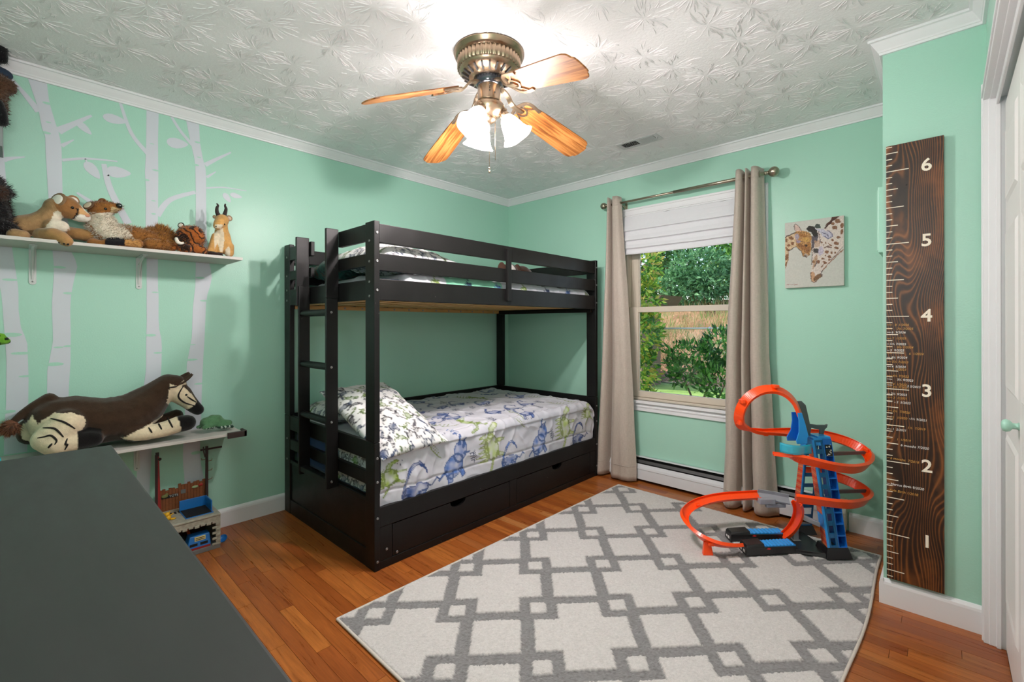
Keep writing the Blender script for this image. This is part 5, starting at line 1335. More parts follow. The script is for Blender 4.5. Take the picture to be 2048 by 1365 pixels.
# ------------------------------------------------------------------ track tower toy
CA, SA = math.cos(CAM_A), math.sin(CAM_A)
TO = CAM_P + Vector((-SA, CA, 0)) * 2.45 + Vector((CA, SA, 0)) * 1.6; TO.z = 0.0135
def tl(u, v, d):
    """survey mark at depth d -> toy coordinates (x right, y away, z up)"""
    return Vector(((u - CAM_U0) / CAM_F * d - 1.6, d - 2.45, CAM_P.z - (v - CAM_V0) / CAM_F * d - TO.z))
toy = thing('race_track_tower', 'blue and orange toy car race track tower with spiral and loop on the rug', 'toy', TO, CAM_A)
def plas(name, c, rough=0.3, coat=0.2): return plain(name, c, rough, var=0.03, coat=coat)
M_ORG = plas('orange_track_plastic', (255, 76, 12)); M_TBL = plas('blue_plastic', (24, 106, 196)); M_LBL = plas('light_blue_plastic', (42, 148, 226)); M_TGR = plas('dark_grey_plastic', (86, 90, 92), 0.45)
M_LGR = plas('light_grey_plastic', (160, 160, 168), 0.4); M_TBK = plas('black_toy_plastic', (22, 22, 24), 0.35); M_TEAL = plas('deep_teal_plastic', (14, 88, 138))
def flame_mat():
    k = NM('flame_sticker'); co = k.coord()
    w = k.n('TexWave'); w.wave_type = 'BANDS'; w.bands_direction = 'Z'; k.set(w.inputs['Vector'], co); w.inputs['Scale'].default_value = 9.0; w.inputs['Distortion'].default_value = 5.0
    k.bsdf(Base_Color=k.ramp(w.outputs['Fac'], [(0.0, lin((200, 66, 40))), (0.5, lin((232, 92, 50))), (0.8, lin((150, 110, 100))), (1.0, lin((236, 120, 60)))]), Roughness=0.4); return k.m
M_FLAME = flame_mat()
def cyan_mat():
    k = NM('clear_cyan_plastic'); k.bsdf(Base_Color=(0.02, 0.5, 0.72, 1), Roughness=0.12); k.b.inputs['Alpha'].default_value = 0.62; return k.m
M_CYAN = cyan_mat()
def tpart(name, m, mat, bevel=0.0, parent=None): return m.build(name, mat, parent or toy, bevel=bevel)
def leg(bot, top, z0, z1_, rail_top, shelves, front):
    """a leaning tower leg: flame rail on its left, a ladder of windows, a shelved channel on its right"""
    def P(a, b, t):
        def q(c): return (c[0].lerp(c[1], a)).lerp(c[3].lerp(c[2], a), b)
        lo_ = q(bot); hi = q(top); p = lo_.lerp(hi, t); return Vector((p.x, p.y, z0 + (z1_ - z0) * t))
    def blk(m, a0, a1, b0, b1, t0, t1): m.hexa([P(a0, b0, t0), P(a1, b0, t0), P(a1, b1, t0), P(a0, b1, t0), P(a0, b0, t1), P(a1, b0, t1), P(a1, b1, t1), P(a0, b1, t1)])
    fr = MB()
    blk(fr, 0.0, 0.12, 0.0, 1.0, 0, 1)
    L = tpart('tower_leg', fr, M_LBL, 0.0015)
    st_ = MB(); blk(st_, -0.02, 0.0, 0.08, 0.92, 0.30, rail_top); blk(st_, -0.02, 0.0, 0.08, 0.92, 0.0, 0.16); tpart('flame_sticker', st_, M_FLAME, parent=L)
    wb_ = MB(); N = 9 if front else 8
    w1 = 0.56 if front else 1.0
    blk(wb_, 0.12, 0.20, 0.0, 0.12, 0, 1); blk(wb_, w1 - 0.12, w1, 0.0, 0.12, 0, 1)
    for k in range(N + 1): t = k / N; blk(wb_, 0.2, w1 - 0.12, 0.0, 0.12, max(0, t - 0.022), min(1, t + 0.022))
    tpart('window_web', wb_, M_TEAL, 0.001, L)
    if front:
        ch = MB(); blk(ch, 0.56, 0.60, 0.0, 1.0, 0, 1); blk(ch, 0.97, 1.0, 0.0, 1.0, 0, 1); blk(ch, 0.6, 0.97, 0.75, 0.85, 0, 1)
        tpart('shelf_channel', ch, M_TBL, 0.001, L)
        for k in range(10):
            t = k / 9.5; s_ = MB(); blk(s_, 0.60, 0.97, 0.0, 0.8, t, t + 0.010); tpart('car_shelf', s_, M_TBL, 0, L)
    return P
V3 = lambda x, y: Vector((x, y, 0))
PB = leg([V3(-.052, -.133), V3(.048, -.133), V3(.048, -.055), V3(-.034, -.055)], [V3(-.083, -.055), V3(.020, -.055), V3(.020, -.012), V3(-.083, -.012)], 0.050, 0.575, 0.92, True, True)
PA = leg([V3(-.042, .133), V3(.038, .133), V3(.038, .176), V3(-.052, .176)], [V3(-.072, .012), V3(-.005, .012), V3(-.005, .045), V3(-.080, .045)], 0.045, 0.545, 0.95, False, False)
def foot(x0, x1, y0, y1, h): return MB().hexa([(x0 - .014, y0 - .012, 0), (x1 + .016, y0 - .012, 0), (x1 + .012, y1 + .012, 0), (x0 - .010, y1 + .012, 0), (x0, y0, h), (x1, y0, h), (x1, y1, h), (x0, y1, h)])
tpart('tower_foot', foot(-.052, .050, -.135, -.05, .052), M_TBK, 0.002); tpart('tower_foot', foot(-.055, .042, .130, .180, .047), M_TBK, 0.002)
tpart('base_frame', MB().hexa([(-.20, -.075, 0), (-.06, -.14, 0), (-.03, .0, 0), (-.20, .0, 0), (-.20, -.075, .022), (-.06, -.13, .022), (-.03, .0, .022), (-.20, .0, .022)]).box(-.12, -.02, -.02, .15, 0, .018).box(-.20, -.10, .0, .09, 0, .02), M_TBK, 0.003)
# head: box on top, launch chute, grey arm, visor
tpart('tower_head', MB().hexa([(-.050, -.058, .545), (.024, -.058, .545), (.024, .03, .545), (-.05, .03, .545), (-.050, -.05, .592), (.018, -.05, .592), (.018, .03, .592), (-.05, .03, .592)]).box(-.075, -.048, -.055, .0, .545, .585), M_LBL, 0.003)
tpart('head_recess', MB().box(-.030, .014, -.0605, -.0585, .552, .582), M_TBL)
Q = lambda a, b: (1470 + a / 6.824, 760 + b / 6.824)
def outline(pts, d, th, name, mat, bevel=0.002):
    P = [tl(*Q(a, b), d) for a, b in pts]
    return tpart(name, MB().prism([(p.x, p.z) for p in P], lambda x, z, y: Vector((x, y, z)), d - 2.45 - th / 2, d - 2.45 + th / 2), mat, bevel)
outline([(850, 462), (908, 456), (960, 620), (1000, 775), (985, 800), (985, 882), (842, 882), (832, 838), (868, 720), (866, 560)], 2.37, 0.006, 'chute_wall', M_LBL)
outline([(768, 446), (850, 446), (876, 560), (876, 720), (842, 838), (710, 838), (702, 786), (756, 690), (776, 560)], 2.43, 0.006, 'chute_wall', M_TBL)
a = [tl(*Q(x, y), 2.37) for x, y in ((850, 462), (866, 560), (868, 720), (832, 838))]; b = [tl(*Q(x, y), 2.43) for x, y in ((850, 446), (876, 560), (876, 720), (842, 838))]
tpart('chute_floor', MB().add(a + b, [(i, i + 1, 5 + i, 4 + i) for i in range(3)]), M_TBL).modifiers.new('solid', 'SOLIDIFY').thickness = 0.002
outline([(835, 297), (900, 295), (955, 350), (985, 480), (1012, 608), (1120, 622), (1228, 622), (1255, 612), (1242, 660), (1216, 680), (1192, 772), (1150, 772), (1152, 690), (1030, 660), (1012, 772), (985, 772), (930, 560), (884, 410)], 2.46, 0.014, 'lever_arm', M_TGR)
vz = MB().grid(lambda u, v: tuple(tl(1559 + 64 * u, 886 + 3 * u + 19 * v + 5 * math.sin(3 * u), 2.325 - 0.03 * math.sin(math.pi * u))), 18, 4)
tpart('clear_visor', vz, M_CYAN).modifiers.new('solid', 'SOLIDIFY').thickness = 0.002
for k, (t0, t1) in enumerate(((0.845, 0.915), (0.925, 0.99))):
    sk = MB(); sk.hexa([PB(.62, -.01, t0), PB(.94, -.01, t0), PB(.94, -.005, t0), PB(.62, -.005, t0), PB(.62, -.01, t1), PB(.94, -.01, t1), PB(.94, -.005, t1), PB(.62, -.005, t1)])
    s0 = tpart('robot_sticker', sk, M_TBK)
    rb = random.Random(k + 2); wm = MB()
    for q in range(7):
        a0 = rb.uniform(.64, .86); tt = t0 + (t1 - t0) * rb.uniform(.05, .8); w = rb.uniform(.02, .09); hh = rb.uniform(.006, .016)
        wm.add([PB(a0, -.016, tt), PB(a0 + w, -.016, tt + rb.uniform(-.004, .004)), PB(a0 + w * .9, -.016, tt + hh), PB(a0 + .01, -.016, tt + hh)], [(0, 1, 2, 3)])
    so = tpart('robot_print', wm, M_CHALK, parent=s0); tag(so, kind='stuff')
TRK = [(-.025, .014), (-.025, -.003), (.025, -.003), (.025, .014), (.022, .014), (.022, .0015), (-.022, .0015), (-.022, .014)]
def track(name, marks, ups, mat=M_ORG, prof=TRK, n=7):
    P = catmull([tl(*mk) for mk in marks], n); U = catmull(ups, n)
    return tpart(name, MB().sweep(P, U, prof), mat)
lc = tl(1530, 825, 2.46)
lm = [(1602, 832, 2.40), (1591, 806, 2.405), (1573, 788, 2.41), (1550, 779, 2.42), (1525, 780, 2.435), (1503, 790, 2.45), (1488, 805, 2.465), (1479, 823, 2.48), (1477, 842, 2.505), (1484, 856, 2.53), (1502, 864, 2.55), (1528, 867, 2.57)]
lu = []
for mk in lm:
    p = tl(*mk); v = lc - p; lu.append(Vector((v.x, 0.75 * math.hypot(v.x, v.z), v.z)))
lu[-1] = Vector((0, -.03, .1)); lu[-2] = Vector((0.03, .0, .1))
loop = track('loop_track', lm, lu)
sc_ = Vector((.08, .0, 0))
def inward(mk, k=0.55, cx_=0.06, cy_=0.0):
    p = tl(*mk); v = Vector((cx_ - p.x, cy_ - p.y, 0)).normalized(); return Vector((v.x, v.y, k))
um = [(1528, 867, 2.575), (1560, 867, 2.60), (1600, 868, 2.625), (1645, 872, 2.635), (1690, 884, 2.61), (1722, 899, 2.555), (1740, 916, 2.47), (1737, 933, 2.385), (1712, 941, 2.325), (1675, 938, 2.29), (1638, 930, 2.285), (1600, 921, 2.31), (1575, 915, 2.335), (1546, 911, 2.36)]
uu_ = [Vector((0, -.2, 1)), Vector((0, -.5, 1))] + [inward(k) for k in um[2:-2]] + [Vector((0.1, .25, 1)), Vector((0.1, .1, 1))]
track('upper_spiral_track', um, uu_)
lm2 = [(1600, 944, 2.60), (1640, 948, 2.625), (1685, 960, 2.60), (1718, 975, 2.545), (1738, 991, 2.465), (1734, 1005, 2.38), (1706, 1012, 2.32), (1668, 1010, 2.29), (1630, 1005, 2.30), (1592, 1000, 2.335)]
track('lower_spiral_track', lm2, [inward(k) for k in lm2])
cm = [(1594, 1006, 2.345), (1598, 1022, 2.37), (1594, 1042, 2.41), (1581, 1063, 2.46), (1560, 1081, 2.51), (1548, 1088, 2.535)]
track('drop_track', cm, [Vector((-.8, -.45, .1)), Vector((-.8, -.45, .15)), Vector((-.75, -.4, .35)), Vector((-.6, -.35, .6)), Vector((-.35, -.3, .9)), Vector((-.1, -.2, 1))])
fm = [(1480, 1095, 2.365), (1457, 1095, 2.34), (1430, 1090, 2.335), (1405, 1079, 2.36), (1383, 1062, 2.42), (1369, 1043, 2.49), (1368, 1028, 2.55), (1383, 1014, 2.605), (1411, 1003, 2.64), (1450, 996, 2.66), (1517, 992, 2.66)]
fc = tl(1450, 1040, 2.5)
track('floor_loop_track', fm, [Vector(((fc.x - tl(*k).x) * 1.6, (fc.y - tl(*k).y) * 1.6, .35)) for k in fm])
p = [tl(1517, 993, 2.66), tl(1550, 998, 2.645), tl(1578, 1004, 2.62)]
tpart('launch_ramp', MB().sweep(p, [Vector((0, -.35, 1))] * 3, [(-.032, .022), (-.032, -.003), (.030, -.003), (.030, .006), (.026, .006), (.026, .002), (-.028, .002), (-.028, .022)]), M_LGR)
tpart('ramp_bracket', MB().box(-.24, -.15, .16, .20, .155, .185).box(-.20, -.09, .165, .185, .135, .158), M_LGR, 0.003)
tpart('track_support', MB().hexa([(-.668, -.105, 0), (-.615, -.105, 0), (-.610, -.078, 0), (-.664, -.078, 0), (-.658, -.098, .065), (-.625, -.098, .065), (-.625, -.080, .065), (-.658, -.080, .065)]), M_ORG, 0.003)
for (u, v, d), (w, h) in (((1550, 774, 2.42), (.028, .018)), ((1484, 804, 2.465), (.022, .022)), ((1478, 846, 2.51), (.020, .026)), ((1529, 869, 2.575), (.026, .018)), ((1733, 902, 2.52), (.022, .022)), ((1733, 983, 2.51), (.022, .022)), ((1420, 1088, 2.345), (.03, .016)), ((1512, 997, 2.655), (.03, .014)), ((1394, 1010, 2.62), (.026, .012))):
    q = tl(u, v, d); tpart('track_clip', MB().box(q.x - w / 2, q.x + w / 2, q.y - .02, q.y + .02, q.z - h / 2, q.z + h / 2), M_ORG, 0.004)
for (u0_, v0_, d0_), (u1_, v1_, d1_) in (((1648, 910, 2.46), (1736, 907, 2.52)), ((1648, 986, 2.46), (1736, 984, 2.50))):
    a, b = tl(u0_, v0_, d0_), tl(u1_, v1_, d1_)
    tpart('strut_arm', MB().hexa([a + Vector((0, 0, -.011)), b + Vector((0, 0, -.009)), b + Vector((0, .012, -.009)), a + Vector((0, .012, -.011)), a + Vector((0, 0, .010)), b + Vector((0, 0, .008)), b + Vector((0, .012, .008)), a + Vector((0, .012, .010))]), M_TGR, 0.002)
a, b = tl(1600, 1035, 2.40), tl(1640, 1052, 2.36)
tpart('grey_post', MB().box(-.135, -.108, .015, .035, .018, .155).box(-.142, -.100, .008, .042, .018, .024).hexa([a + Vector((0, 0, -.012)), b + Vector((0, 0, -.012)), b + Vector((0, .03, -.012)), a + Vector((0, .06, -.012)), a + Vector((0, 0, .012)), b + Vector((0, 0, .012)), b + Vector((0, .03, .012)), a + Vector((0, .06, .012))]), M_LGR, 0.002)
# two motor boosters with ribbed blue belts
for (x0, x1, y0, y1, sk) in ((-.452, -.168, -.112, -.030, .030), (-.462, -.150, .040, .112, .012)):
    sh_ = lambda x: sk * (x - x0) / (x1 - x0)
    def skew(m):
        m.v = [(x, y + sh_(x), z) for x, y, z in m.v]; return m
    b0 = tpart('booster', skew(MB().hexa([(x0, y0, 0), (x1, y0, 0), (x1, y1, 0), (x0, y1, 0), (x0 + .004, y0 + .003, .040), (x1 - .004, y0 + .003, .034), (x1 - .004, y1 - .003, .034), (x0 + .004, y1 - .003, .040)])), M_TBK, 0.003)
    xc = x0 + (x1 - x0) * 0.36
    tpart('booster_cap', skew(MB().hexa([(x0 + .003, y0 + .003, .038), (xc, y0 + .003, .038), (xc, y1 - .003, .038), (x0 + .003, y1 - .003, .038), (x0 + .010, y0 + .010, .050), (xc - .002, y0 + .008, .054), (xc - .002, y1 - .008, .054), (x0 + .010, y1 - .010, .050)])), M_TBK, 0.002, b0)
    tpart('booster_end', skew(MB().box(x0 - .0015, x0 + .001, y0 + .014, y0 + .030, .012, .024).box(x0 - .0015, x0 + .001, y1 - .034, y1 - .02, .012, .022)), M_CHALK, 0, b0)
    bl = MB(); n = 9
    pr = []
    for k in range(n * 4 + 1):
        x = xc + .002 + (x1 - .012 - xc) * k / (n * 4); pr.append((x, .040 + .0035 * (0, .7, 1, .7)[k % 4]))
    pr += [(x1 - .012, .030), (xc + .002, .030)]
    bl.prism(pr, lambda x, z, y: Vector((x, y, z)), y0 + .008, y1 - .008); tpart('ribbed_belt', skew(bl), M_LBL, 0, b0)
    tpart('booster_decal', skew(MB().add([(xc + .006, y0 - .0006, .030), (xc + .024, y0 - .0006, .026), (xc + .032, y0 - .0006, .031), (xc + .018, y0 - .0006, .037)], [(0, 1, 2, 3)])), plain('red_decal', (200, 40, 36), 0.4), 0, b0)

# ------------------------------------------------------------------ wall shelves
M_SHELF = plain('grey_washed_shelf', (196, 190, 184), 0.5, var=0.08, nscale=20.0)
M_BRKT = plain('white_shelf_bracket', (204, 206, 204), 0.4, var=0.03)
def bracket(name, label, y, zt, depth, drop):
    t = thing(name, label, 'bracket', (0.0, y, zt - drop), 0, 'shelf brackets')
    w = 0.0125
    m = MB().box(0.0008, 0.004, y - w, y + w, zt - drop, zt - 0.0006).box(0.0008, depth, y - w, y + w, zt - 0.004, zt - 0.0006)
    pl = [(w * math.cos(a), w * math.sin(a)) for a in [math.pi + math.pi * k / 8 for k in range(9)]]
    m.prism(pl, lambda a, b, d: Vector((d, y + a, zt - drop + b)), 0.0008, 0.004)
    put(m.build('bracket_plate', M_BRKT, bevel=0.0008), t)
    b = MB(); P = catmull([(0.004, y, zt - drop + 0.012), (0.014, y, zt - drop * 0.55), (0.06, y, zt - 0.03), (depth * 0.85, y, zt - 0.006)], 6)
    b.sweep(P, [Vector((1, 0, -0.6))] * len(P), [(-0.006, -0.002), (0.006, -0.002), (0.003, 0.003), (-0.003, 0.003)])
    put(b.build('bracket_brace', M_BRKT), t)
    for z in (zt - drop + 0.002, zt - 0.035): put(MB().ball((0.0045, y, z), 0.0035, 6, (0.5, 1, 1)).build('screw', M_BOLT), t)
SZ, LZ = 1.548, 0.583
us = MB().box(0.0006, 0.290, -3.60, -2.405, SZ, SZ + 0.015).build('wall_shelf', M_SHELF, bevel=0.0012); tag(us, 'upper grey wood shelf of plush animals on the left wall', 'shelf')
ls = MB().box(0.0006, 0.268, -3.60, -2.398, LZ, LZ + 0.015).build('wall_shelf', M_SHELF, bevel=0.0012); tag(ls, 'lower grey wood shelf under the okapi plush on the left wall', 'shelf')
bracket('shelf_bracket', 'white steel bracket under the cougar on the upper shelf', -3.199, SZ, 0.20, 0.155)
bracket('shelf_bracket', 'white steel bracket under the fox tail on the upper shelf', -2.812, SZ, 0.20, 0.155)
bracket('shelf_bracket', 'white steel bracket under the lower shelf above the toy playset', -2.822, LZ, 0.20, 0.15)
M_BRN = plain('dark_brown_plastic', (52, 40, 36), 0.45)
ec = MB().box(0.2685, 0.284, -2.476, -2.384, LZ - 0.010, LZ + 0.022).box(0.215, 0.284, -2.3975, -2.384, LZ - 0.010, LZ + 0.024).box(0.215, 0.2685, -2.44, -2.385, LZ - 0.008, LZ - 0.0005)
tag(ec.build('shelf_clamp', M_BRN, bevel=0.002), 'dark brown clamp gripping the free end of the lower shelf', 'clamp')

# ------------------------------------------------------------------ plush animals
M_PLUSH = vcol('plush_fabric', 0.95, bump=0.45, bscale=260.0, sheen=0.25, spec=0.1)
def pxm(u, v, x):
    p = survey(u, v, 0, x); d = (p.x - CAM_P.x) * -SA + (p.y - CAM_P.y) * CA; return p, CAM_F / d
def blob(chains, origin, voxel=0.0045, smooth=6):
    """one continuous stuffed body grown round chains of (u, v, x, r_px) marks"""
    bm = bmesh.new()
    for ch in chains:
        pts = []
        for u, v, x, r in ch:
            p, s = pxm(u, v, x); pts.append((p, r / s))
        seq = []
        for (p0, r0), (p1, r1) in zip(pts[:-1], pts[1:]):
            n = max(2, int((p1 - p0).length / (min(r0, r1) * 0.35)) + 1)
            seq += [(p0.lerp(p1, k / n), r0 + (r1 - r0) * k / n) for k in range(n)]
        seq.append(pts[-1])
        for p, r in seq:
            bmesh.ops.create_icosphere(bm, subdivisions=2, radius=r, matrix=Matrix.Translation(p - origin))
    me = bpy.data.meshes.new('t'); bm.to_mesh(me); bm.free()
    o = bpy.data.objects.new('t', me); C.objects.link(o)
    q = o.modifiers.new('r', 'REMESH'); q.mode = 'VOXEL'; q.voxel_size = voxel; q.use_smooth_shade = True
    q = o.modifiers.new('s', 'SMOOTH'); q.factor = 0.5; q.iterations = smooth
    dg = bpy.context.evaluated_depsgraph_get(); out = bpy.data.meshes.new_from_object(o.evaluated_get(dg))
    bpy.data.objects.remove(o); return out
def plush(name, label, chains, base, regions, origin, voxel=0.0045, floor=None, group='plush animals on the shelves', jitter=0.003, stripes=None):
    """regions: (polygon marks, x plane, colour, x_min) painted in order on the fabric"""
    O = Vector(origin); me = blob(chains, O, voxel); me.name = name
    o = bpy.data.objects.new(name, me); C.objects.link(o); o.location = O
    n = len(me.vertices); co = np.empty(n * 3, np.float32); me.vertices.foreach_get('co', co); co = co.reshape(-1, 3).astype(float)
    if floor is not None:
        k = co[:, 2] + O.z < floor; co[k, 2] = floor - O.z + (co[k, 2] - (floor - O.z)) * 0.02; me.vertices.foreach_set('co', co.astype(np.float32).ravel()); me.update()
    W = co + np.array(O)
    nz = np.array([mnoise.noise(Vector(tuple(p * 90))) for p in W]); n2 = np.array([mnoise.noise(Vector(tuple(p * 30 + 5))) for p in W])
    cols = np.array(lin(base))[None] * (1 + 0.22 * n2 + 0.18 * nz)[:, None]
    for poly, xp, c, xmin in regions:
        P = [pxm(u, v, xp)[0] for u, v in poly]; P = [(p.y, p.z) for p in P]
        k = in_poly(W[:, 1] + nz * jitter, W[:, 2] + n2 * jitter, P) & (W[:, 0] > xmin)
        cols[k] = np.array(lin(c))[None] * (1 + 0.10 * n2[k] + 0.12 * nz[k])[:, None]
    if stripes is not None: stripes(cols, W, nz, n2)
    me.materials.clear(); me.materials.append(M_PLUSH); set_cols(o, np.clip(cols, 0, 1)); tag(o, label, 'plush toy', group); return o
def lines(o, segs, mat, w=0.0016, lift=0.0):
    """stitched dark lines lying on the fabric: marks with x planes"""
    for s in segs:
        P = catmull([pxm(u, v, x)[0] - o.location for u, v, x in s], 5)
        MB().tube(P, [w * (0.35 + 0.65 * math.sin(math.pi * (k + 0.5) / len(P))) for k in range(len(P))], 6).build('stitched_stripe', mat, o)
def snap_lines(o, segs, mat, w):
    """lines dropped on to the surface of o, seen from the room side"""
    from mathutils.bvhtree import BVHTree
    me = o.data; bv = BVHTree.FromPolygons([v.co for v in me.vertices], [tuple(p.vertices) for p in me.polygons])
    for s in segs:
        P = catmull([Vector((u, v, 0)) for u, v in s], 6); out = []
        for q in P:
            far = pxm(q.x, q.y, 0.02)[0]; dirv = (far - CAM_P).normalized()
            hit = bv.ray_cast(CAM_P - o.location, dirv)
            if hit[0] is not None: out.append(hit[0] + hit[1] * w * 0.15)
        if len(out) > 2: MB().tube(out, [w * (0.4 + 0.6 * math.sin(math.pi * (k + 0.5) / len(out))) for k in range(len(out))], 6).build('stitched_stripe', mat, o)
def bead(o, name, u, v, r, mat, lift=0.3, sc=(1, 1, 1)):
    from mathutils.bvhtree import BVHTree
    me = o.data; bv = BVHTree.FromPolygons([q.co for q in me.vertices], [tuple(p.vertices) for p in me.polygons])
    d = (pxm(u, v, 0.02)[0] - CAM_P).normalized(); h = bv.ray_cast(CAM_P - o.location, d)
    if h[0] is None: return
    return MB().ball(h[0] + h[1] * r * (lift - 0.5), r, 8, sc).build(name, mat, o)
def fur(o, n, L, W, cols, seed, cond=None, droop=0.4, comb=(0, 0, 0)):
    R = np.random.RandomState(seed); me = o.data; V = []; F = []; K = []
    N = len(me.vertices); cnt = 0; tries = 0
    while cnt < n and tries < n * 12:
        tries += 1; vv_ = me.vertices[R.randint(N)]; p = Vector(vv_.co); w = p + o.location
        if cond and not cond(w): continue
        nn = Vector(vv_.normal); t = (nn + Vector(comb) + Vector(R.normal(size=3) * 0.35) + Vector((0, 0, -droop))).normalized(); s = t.cross(Vector(R.normal(size=3))).normalized() * W
        l = L * R.uniform(0.5, 1.2); j = len(V)
        V += [p - nn * 0.001 - s, p - nn * 0.001 + s, p + nn * l * .35 + t * l * .65]
        F.append((j, j + 1, j + 2)); c = np.array(lin(cols[R.randint(len(cols))])) * R.uniform(.75, 1.2); K += [c] * 3; cnt += 1
    m = MB(); m.v = [tuple(q) for q in V]; m.f = F; m.sm = [False] * len(F)
    f = m.build('fur', M_PLUSH, o, recalc=False); set_cols(f, np.clip(np.array(K), 0, 1)); tag(f, kind='stuff'); return f
M_EYE = plain('black_bead_eye', (10, 10, 10), 0.12, coat=0.6); M_STITCH = plain('black_stripe_thread', (26, 22, 20), 0.9)
CRM = (232, 214, 182)
# okapi
Z = lambda a, b: (a / 3.938, 640 + b / 3.938)
ok = plush('okapi_plush', 'large dark brown okapi plush with cream striped legs lying on the lower shelf',
    [[(108, 838, .135, 42), (150, 838, .135, 47), (205, 842, .135, 46), (255, 834, .135, 45), (283, 816, .135, 40), (310, 792, .14, 29), (335, 772, .145, 24), (350, 770, .15, 20)],
     [(346, 773, .15, 19), (360, 788, .15, 20), (376, 803, .15, 15), (389, 815, .15, 12.5), (396, 820, .15, 11)],
     [(112, 872, .215, 33), (135, 846, .215, 30), (148, 846, .215, 24)], [(92, 880, .225, 24), (112, 888, .235, 26), (150, 884, .235, 20), (180, 878, .235, 17), (188, 878, .235, 16)],
     [(262, 868, .215, 16), (300, 866, .225, 15), (335, 857, .225, 16), (360, 848, .225, 17), (374, 846, .225, 16)],
     [(64, 856, .06, 22), (60, 870, .07, 20)], [(98, 800, .13, 14), (70, 811, .14, 9), (45, 828, .15, 8), (28, 843, .155, 7)],
     [(310, 848, .07, 15), (340, 838, .07, 14), (352, 832, .07, 13)]],
    (58, 42, 30),
    [([Z(1330, 500), Z(1390, 520), Z(1440, 470), Z(1500, 540), Z(1570, 640), Z(1480, 715), Z(1400, 700), Z(1300, 655)], .165, CRM, .02),
     ([Z(1420, 515), Z(1480, 500), Z(1545, 560), Z(1580, 650), Z(1545, 640), Z(1500, 575)], .165, (58, 42, 30), .02),
     ([Z(1570, 625), Z(1600, 660), Z(1610, 760), Z(1500, 760), Z(1462, 715), Z(1520, 670)], .165, (22, 20, 20), .02),
     ([Z(255, 900), Z(330, 800), Z(430, 735), Z(560, 728), Z(660, 760), Z(672, 820), Z(620, 900), Z(606, 900), Z(606, 1120), Z(300, 1120), Z(230, 1000)], .235, CRM, .18),
     ([Z(606, 870), Z(700, 850), Z(800, 860), Z(800, 1040), Z(604, 1040)], .24, (20, 18, 18), .19),
     ([Z(955, 938), Z(1060, 880), Z(1200, 820), Z(1340, 745), Z(1400, 760), Z(1420, 880), Z(1300, 920), Z(1080, 960)], .235, CRM, .16),
     ([Z(1385, 740), Z(1480, 715), Z(1550, 760), Z(1550, 860), Z(1440, 890), Z(1420, 860)], .235, (20, 18, 18), .15),
     ([Z(150, 860), Z(250, 720), Z(300, 800), Z(270, 960), Z(180, 930)], .06, CRM, -1)],
    (0.135, -2.95, 0.60), 0.006, floor=LZ + 0.0165)
snap_lines(ok, [[Z(400, 778), Z(500, 805), Z(590, 858)], [Z(340, 852), Z(430, 858), Z(500, 925)], [Z(295, 932), Z(350, 922), Z(400, 912), Z(445, 950), Z(430, 985)], [Z(380, 1010), Z(410, 975)], [Z(530, 935), Z(515, 980), Z(530, 985), Z(510, 1025)],
                [Z(1170, 850), Z(1198, 890)], [Z(1240, 805), Z(1274, 865)], [Z(1318, 770), Z(1360, 850)], [Z(1330, 536), Z(1395, 525)], [Z(1445, 520), Z(1405, 600), Z(1450, 650), Z(1525, 675)], [Z(1475, 605), Z(1510, 630), Z(1545, 650)]], M_STITCH, 0.0042)
bead(ok, 'eye', *Z(1467, 592), 0.006, M_EYE)
for s, xs in ((0, .185), (1, .10)):
    e = MB(); A = pxm(352 - s * 6, 770 - s * 4, xs)[0]; B = pxm(384 - s * 6, 748 - s * 3, xs)[0]; t = (B - A); L = t.length; t.normalize(); sd = Vector((0.5, -0.6, -0.6)); sd = (sd - t * sd.dot(t)).normalized(); nn = t.cross(sd)
    def ear(u, v): w = 0.022 * math.sin(math.pi * (0.12 + 0.80 * u)) ** 0.7; a = (v - .5) * math.pi; q = A + t * L * u + sd * w * math.sin(a) + nn * w * 0.55 * math.cos(a) - Vector(ok.location); return tuple(q)
    e.grid(ear, 12, 8); e.build('ear', plain('brown_plush', (62, 44, 32), 0.95, var=0.2, nscale=80.0), ok, solid=0.005)
tu = MB(); tf = Vector(pxm(20, 856, .16)[0]) - ok.location
tb = MB().ball(tf, 0.026, 8, (0.9, 1.1, 1.3)).build('tail_tuft', plain('rust_plush', (96, 60, 40), 0.95), ok)
# fur needs world-located vertices: build on a temporary stand-in with the okapi's origin
tb2 = fur(type('P', (), {'data': tb.data, 'location': ok.location})(), 1, .01, .001, [(96, 60, 40)], 1) if False else None
def tuft(parent, c, r, n, L, cols, seed, dirv=(0, 0, -1)):
    R = np.random.RandomState(seed); V = []; F = []; K = []
    for q in range(n):
        d = Vector(R.normal(size=3)).normalized(); p = Vector(c) + d * r * R.uniform(.4, .95); t = (d + Vector(dirv) * 0.9).normalized(); s = t.cross(Vector(R.normal(size=3))).normalized() * 0.0016
        j = len(V); V += [p - s, p + s, p + t * L * R.uniform(.6, 1.3)]; F.append((j, j + 1, j + 2)); K += [np.array(lin(cols[R.randint(len(cols))]))] * 3
    m = MB(); m.v = [tuple(q) for q in V]; m.f = F; m.sm = [False] * len(F); f = m.build('fur', M_PLUSH, parent, recalc=False); set_cols(f, np.array(K)); tag(f, kind='stuff'); return f
tuft(ok, tf, 0.026, 900, 0.028, [(110, 66, 42), (84, 52, 36), (134, 84, 54)], 3, (0, -.5, -.8))

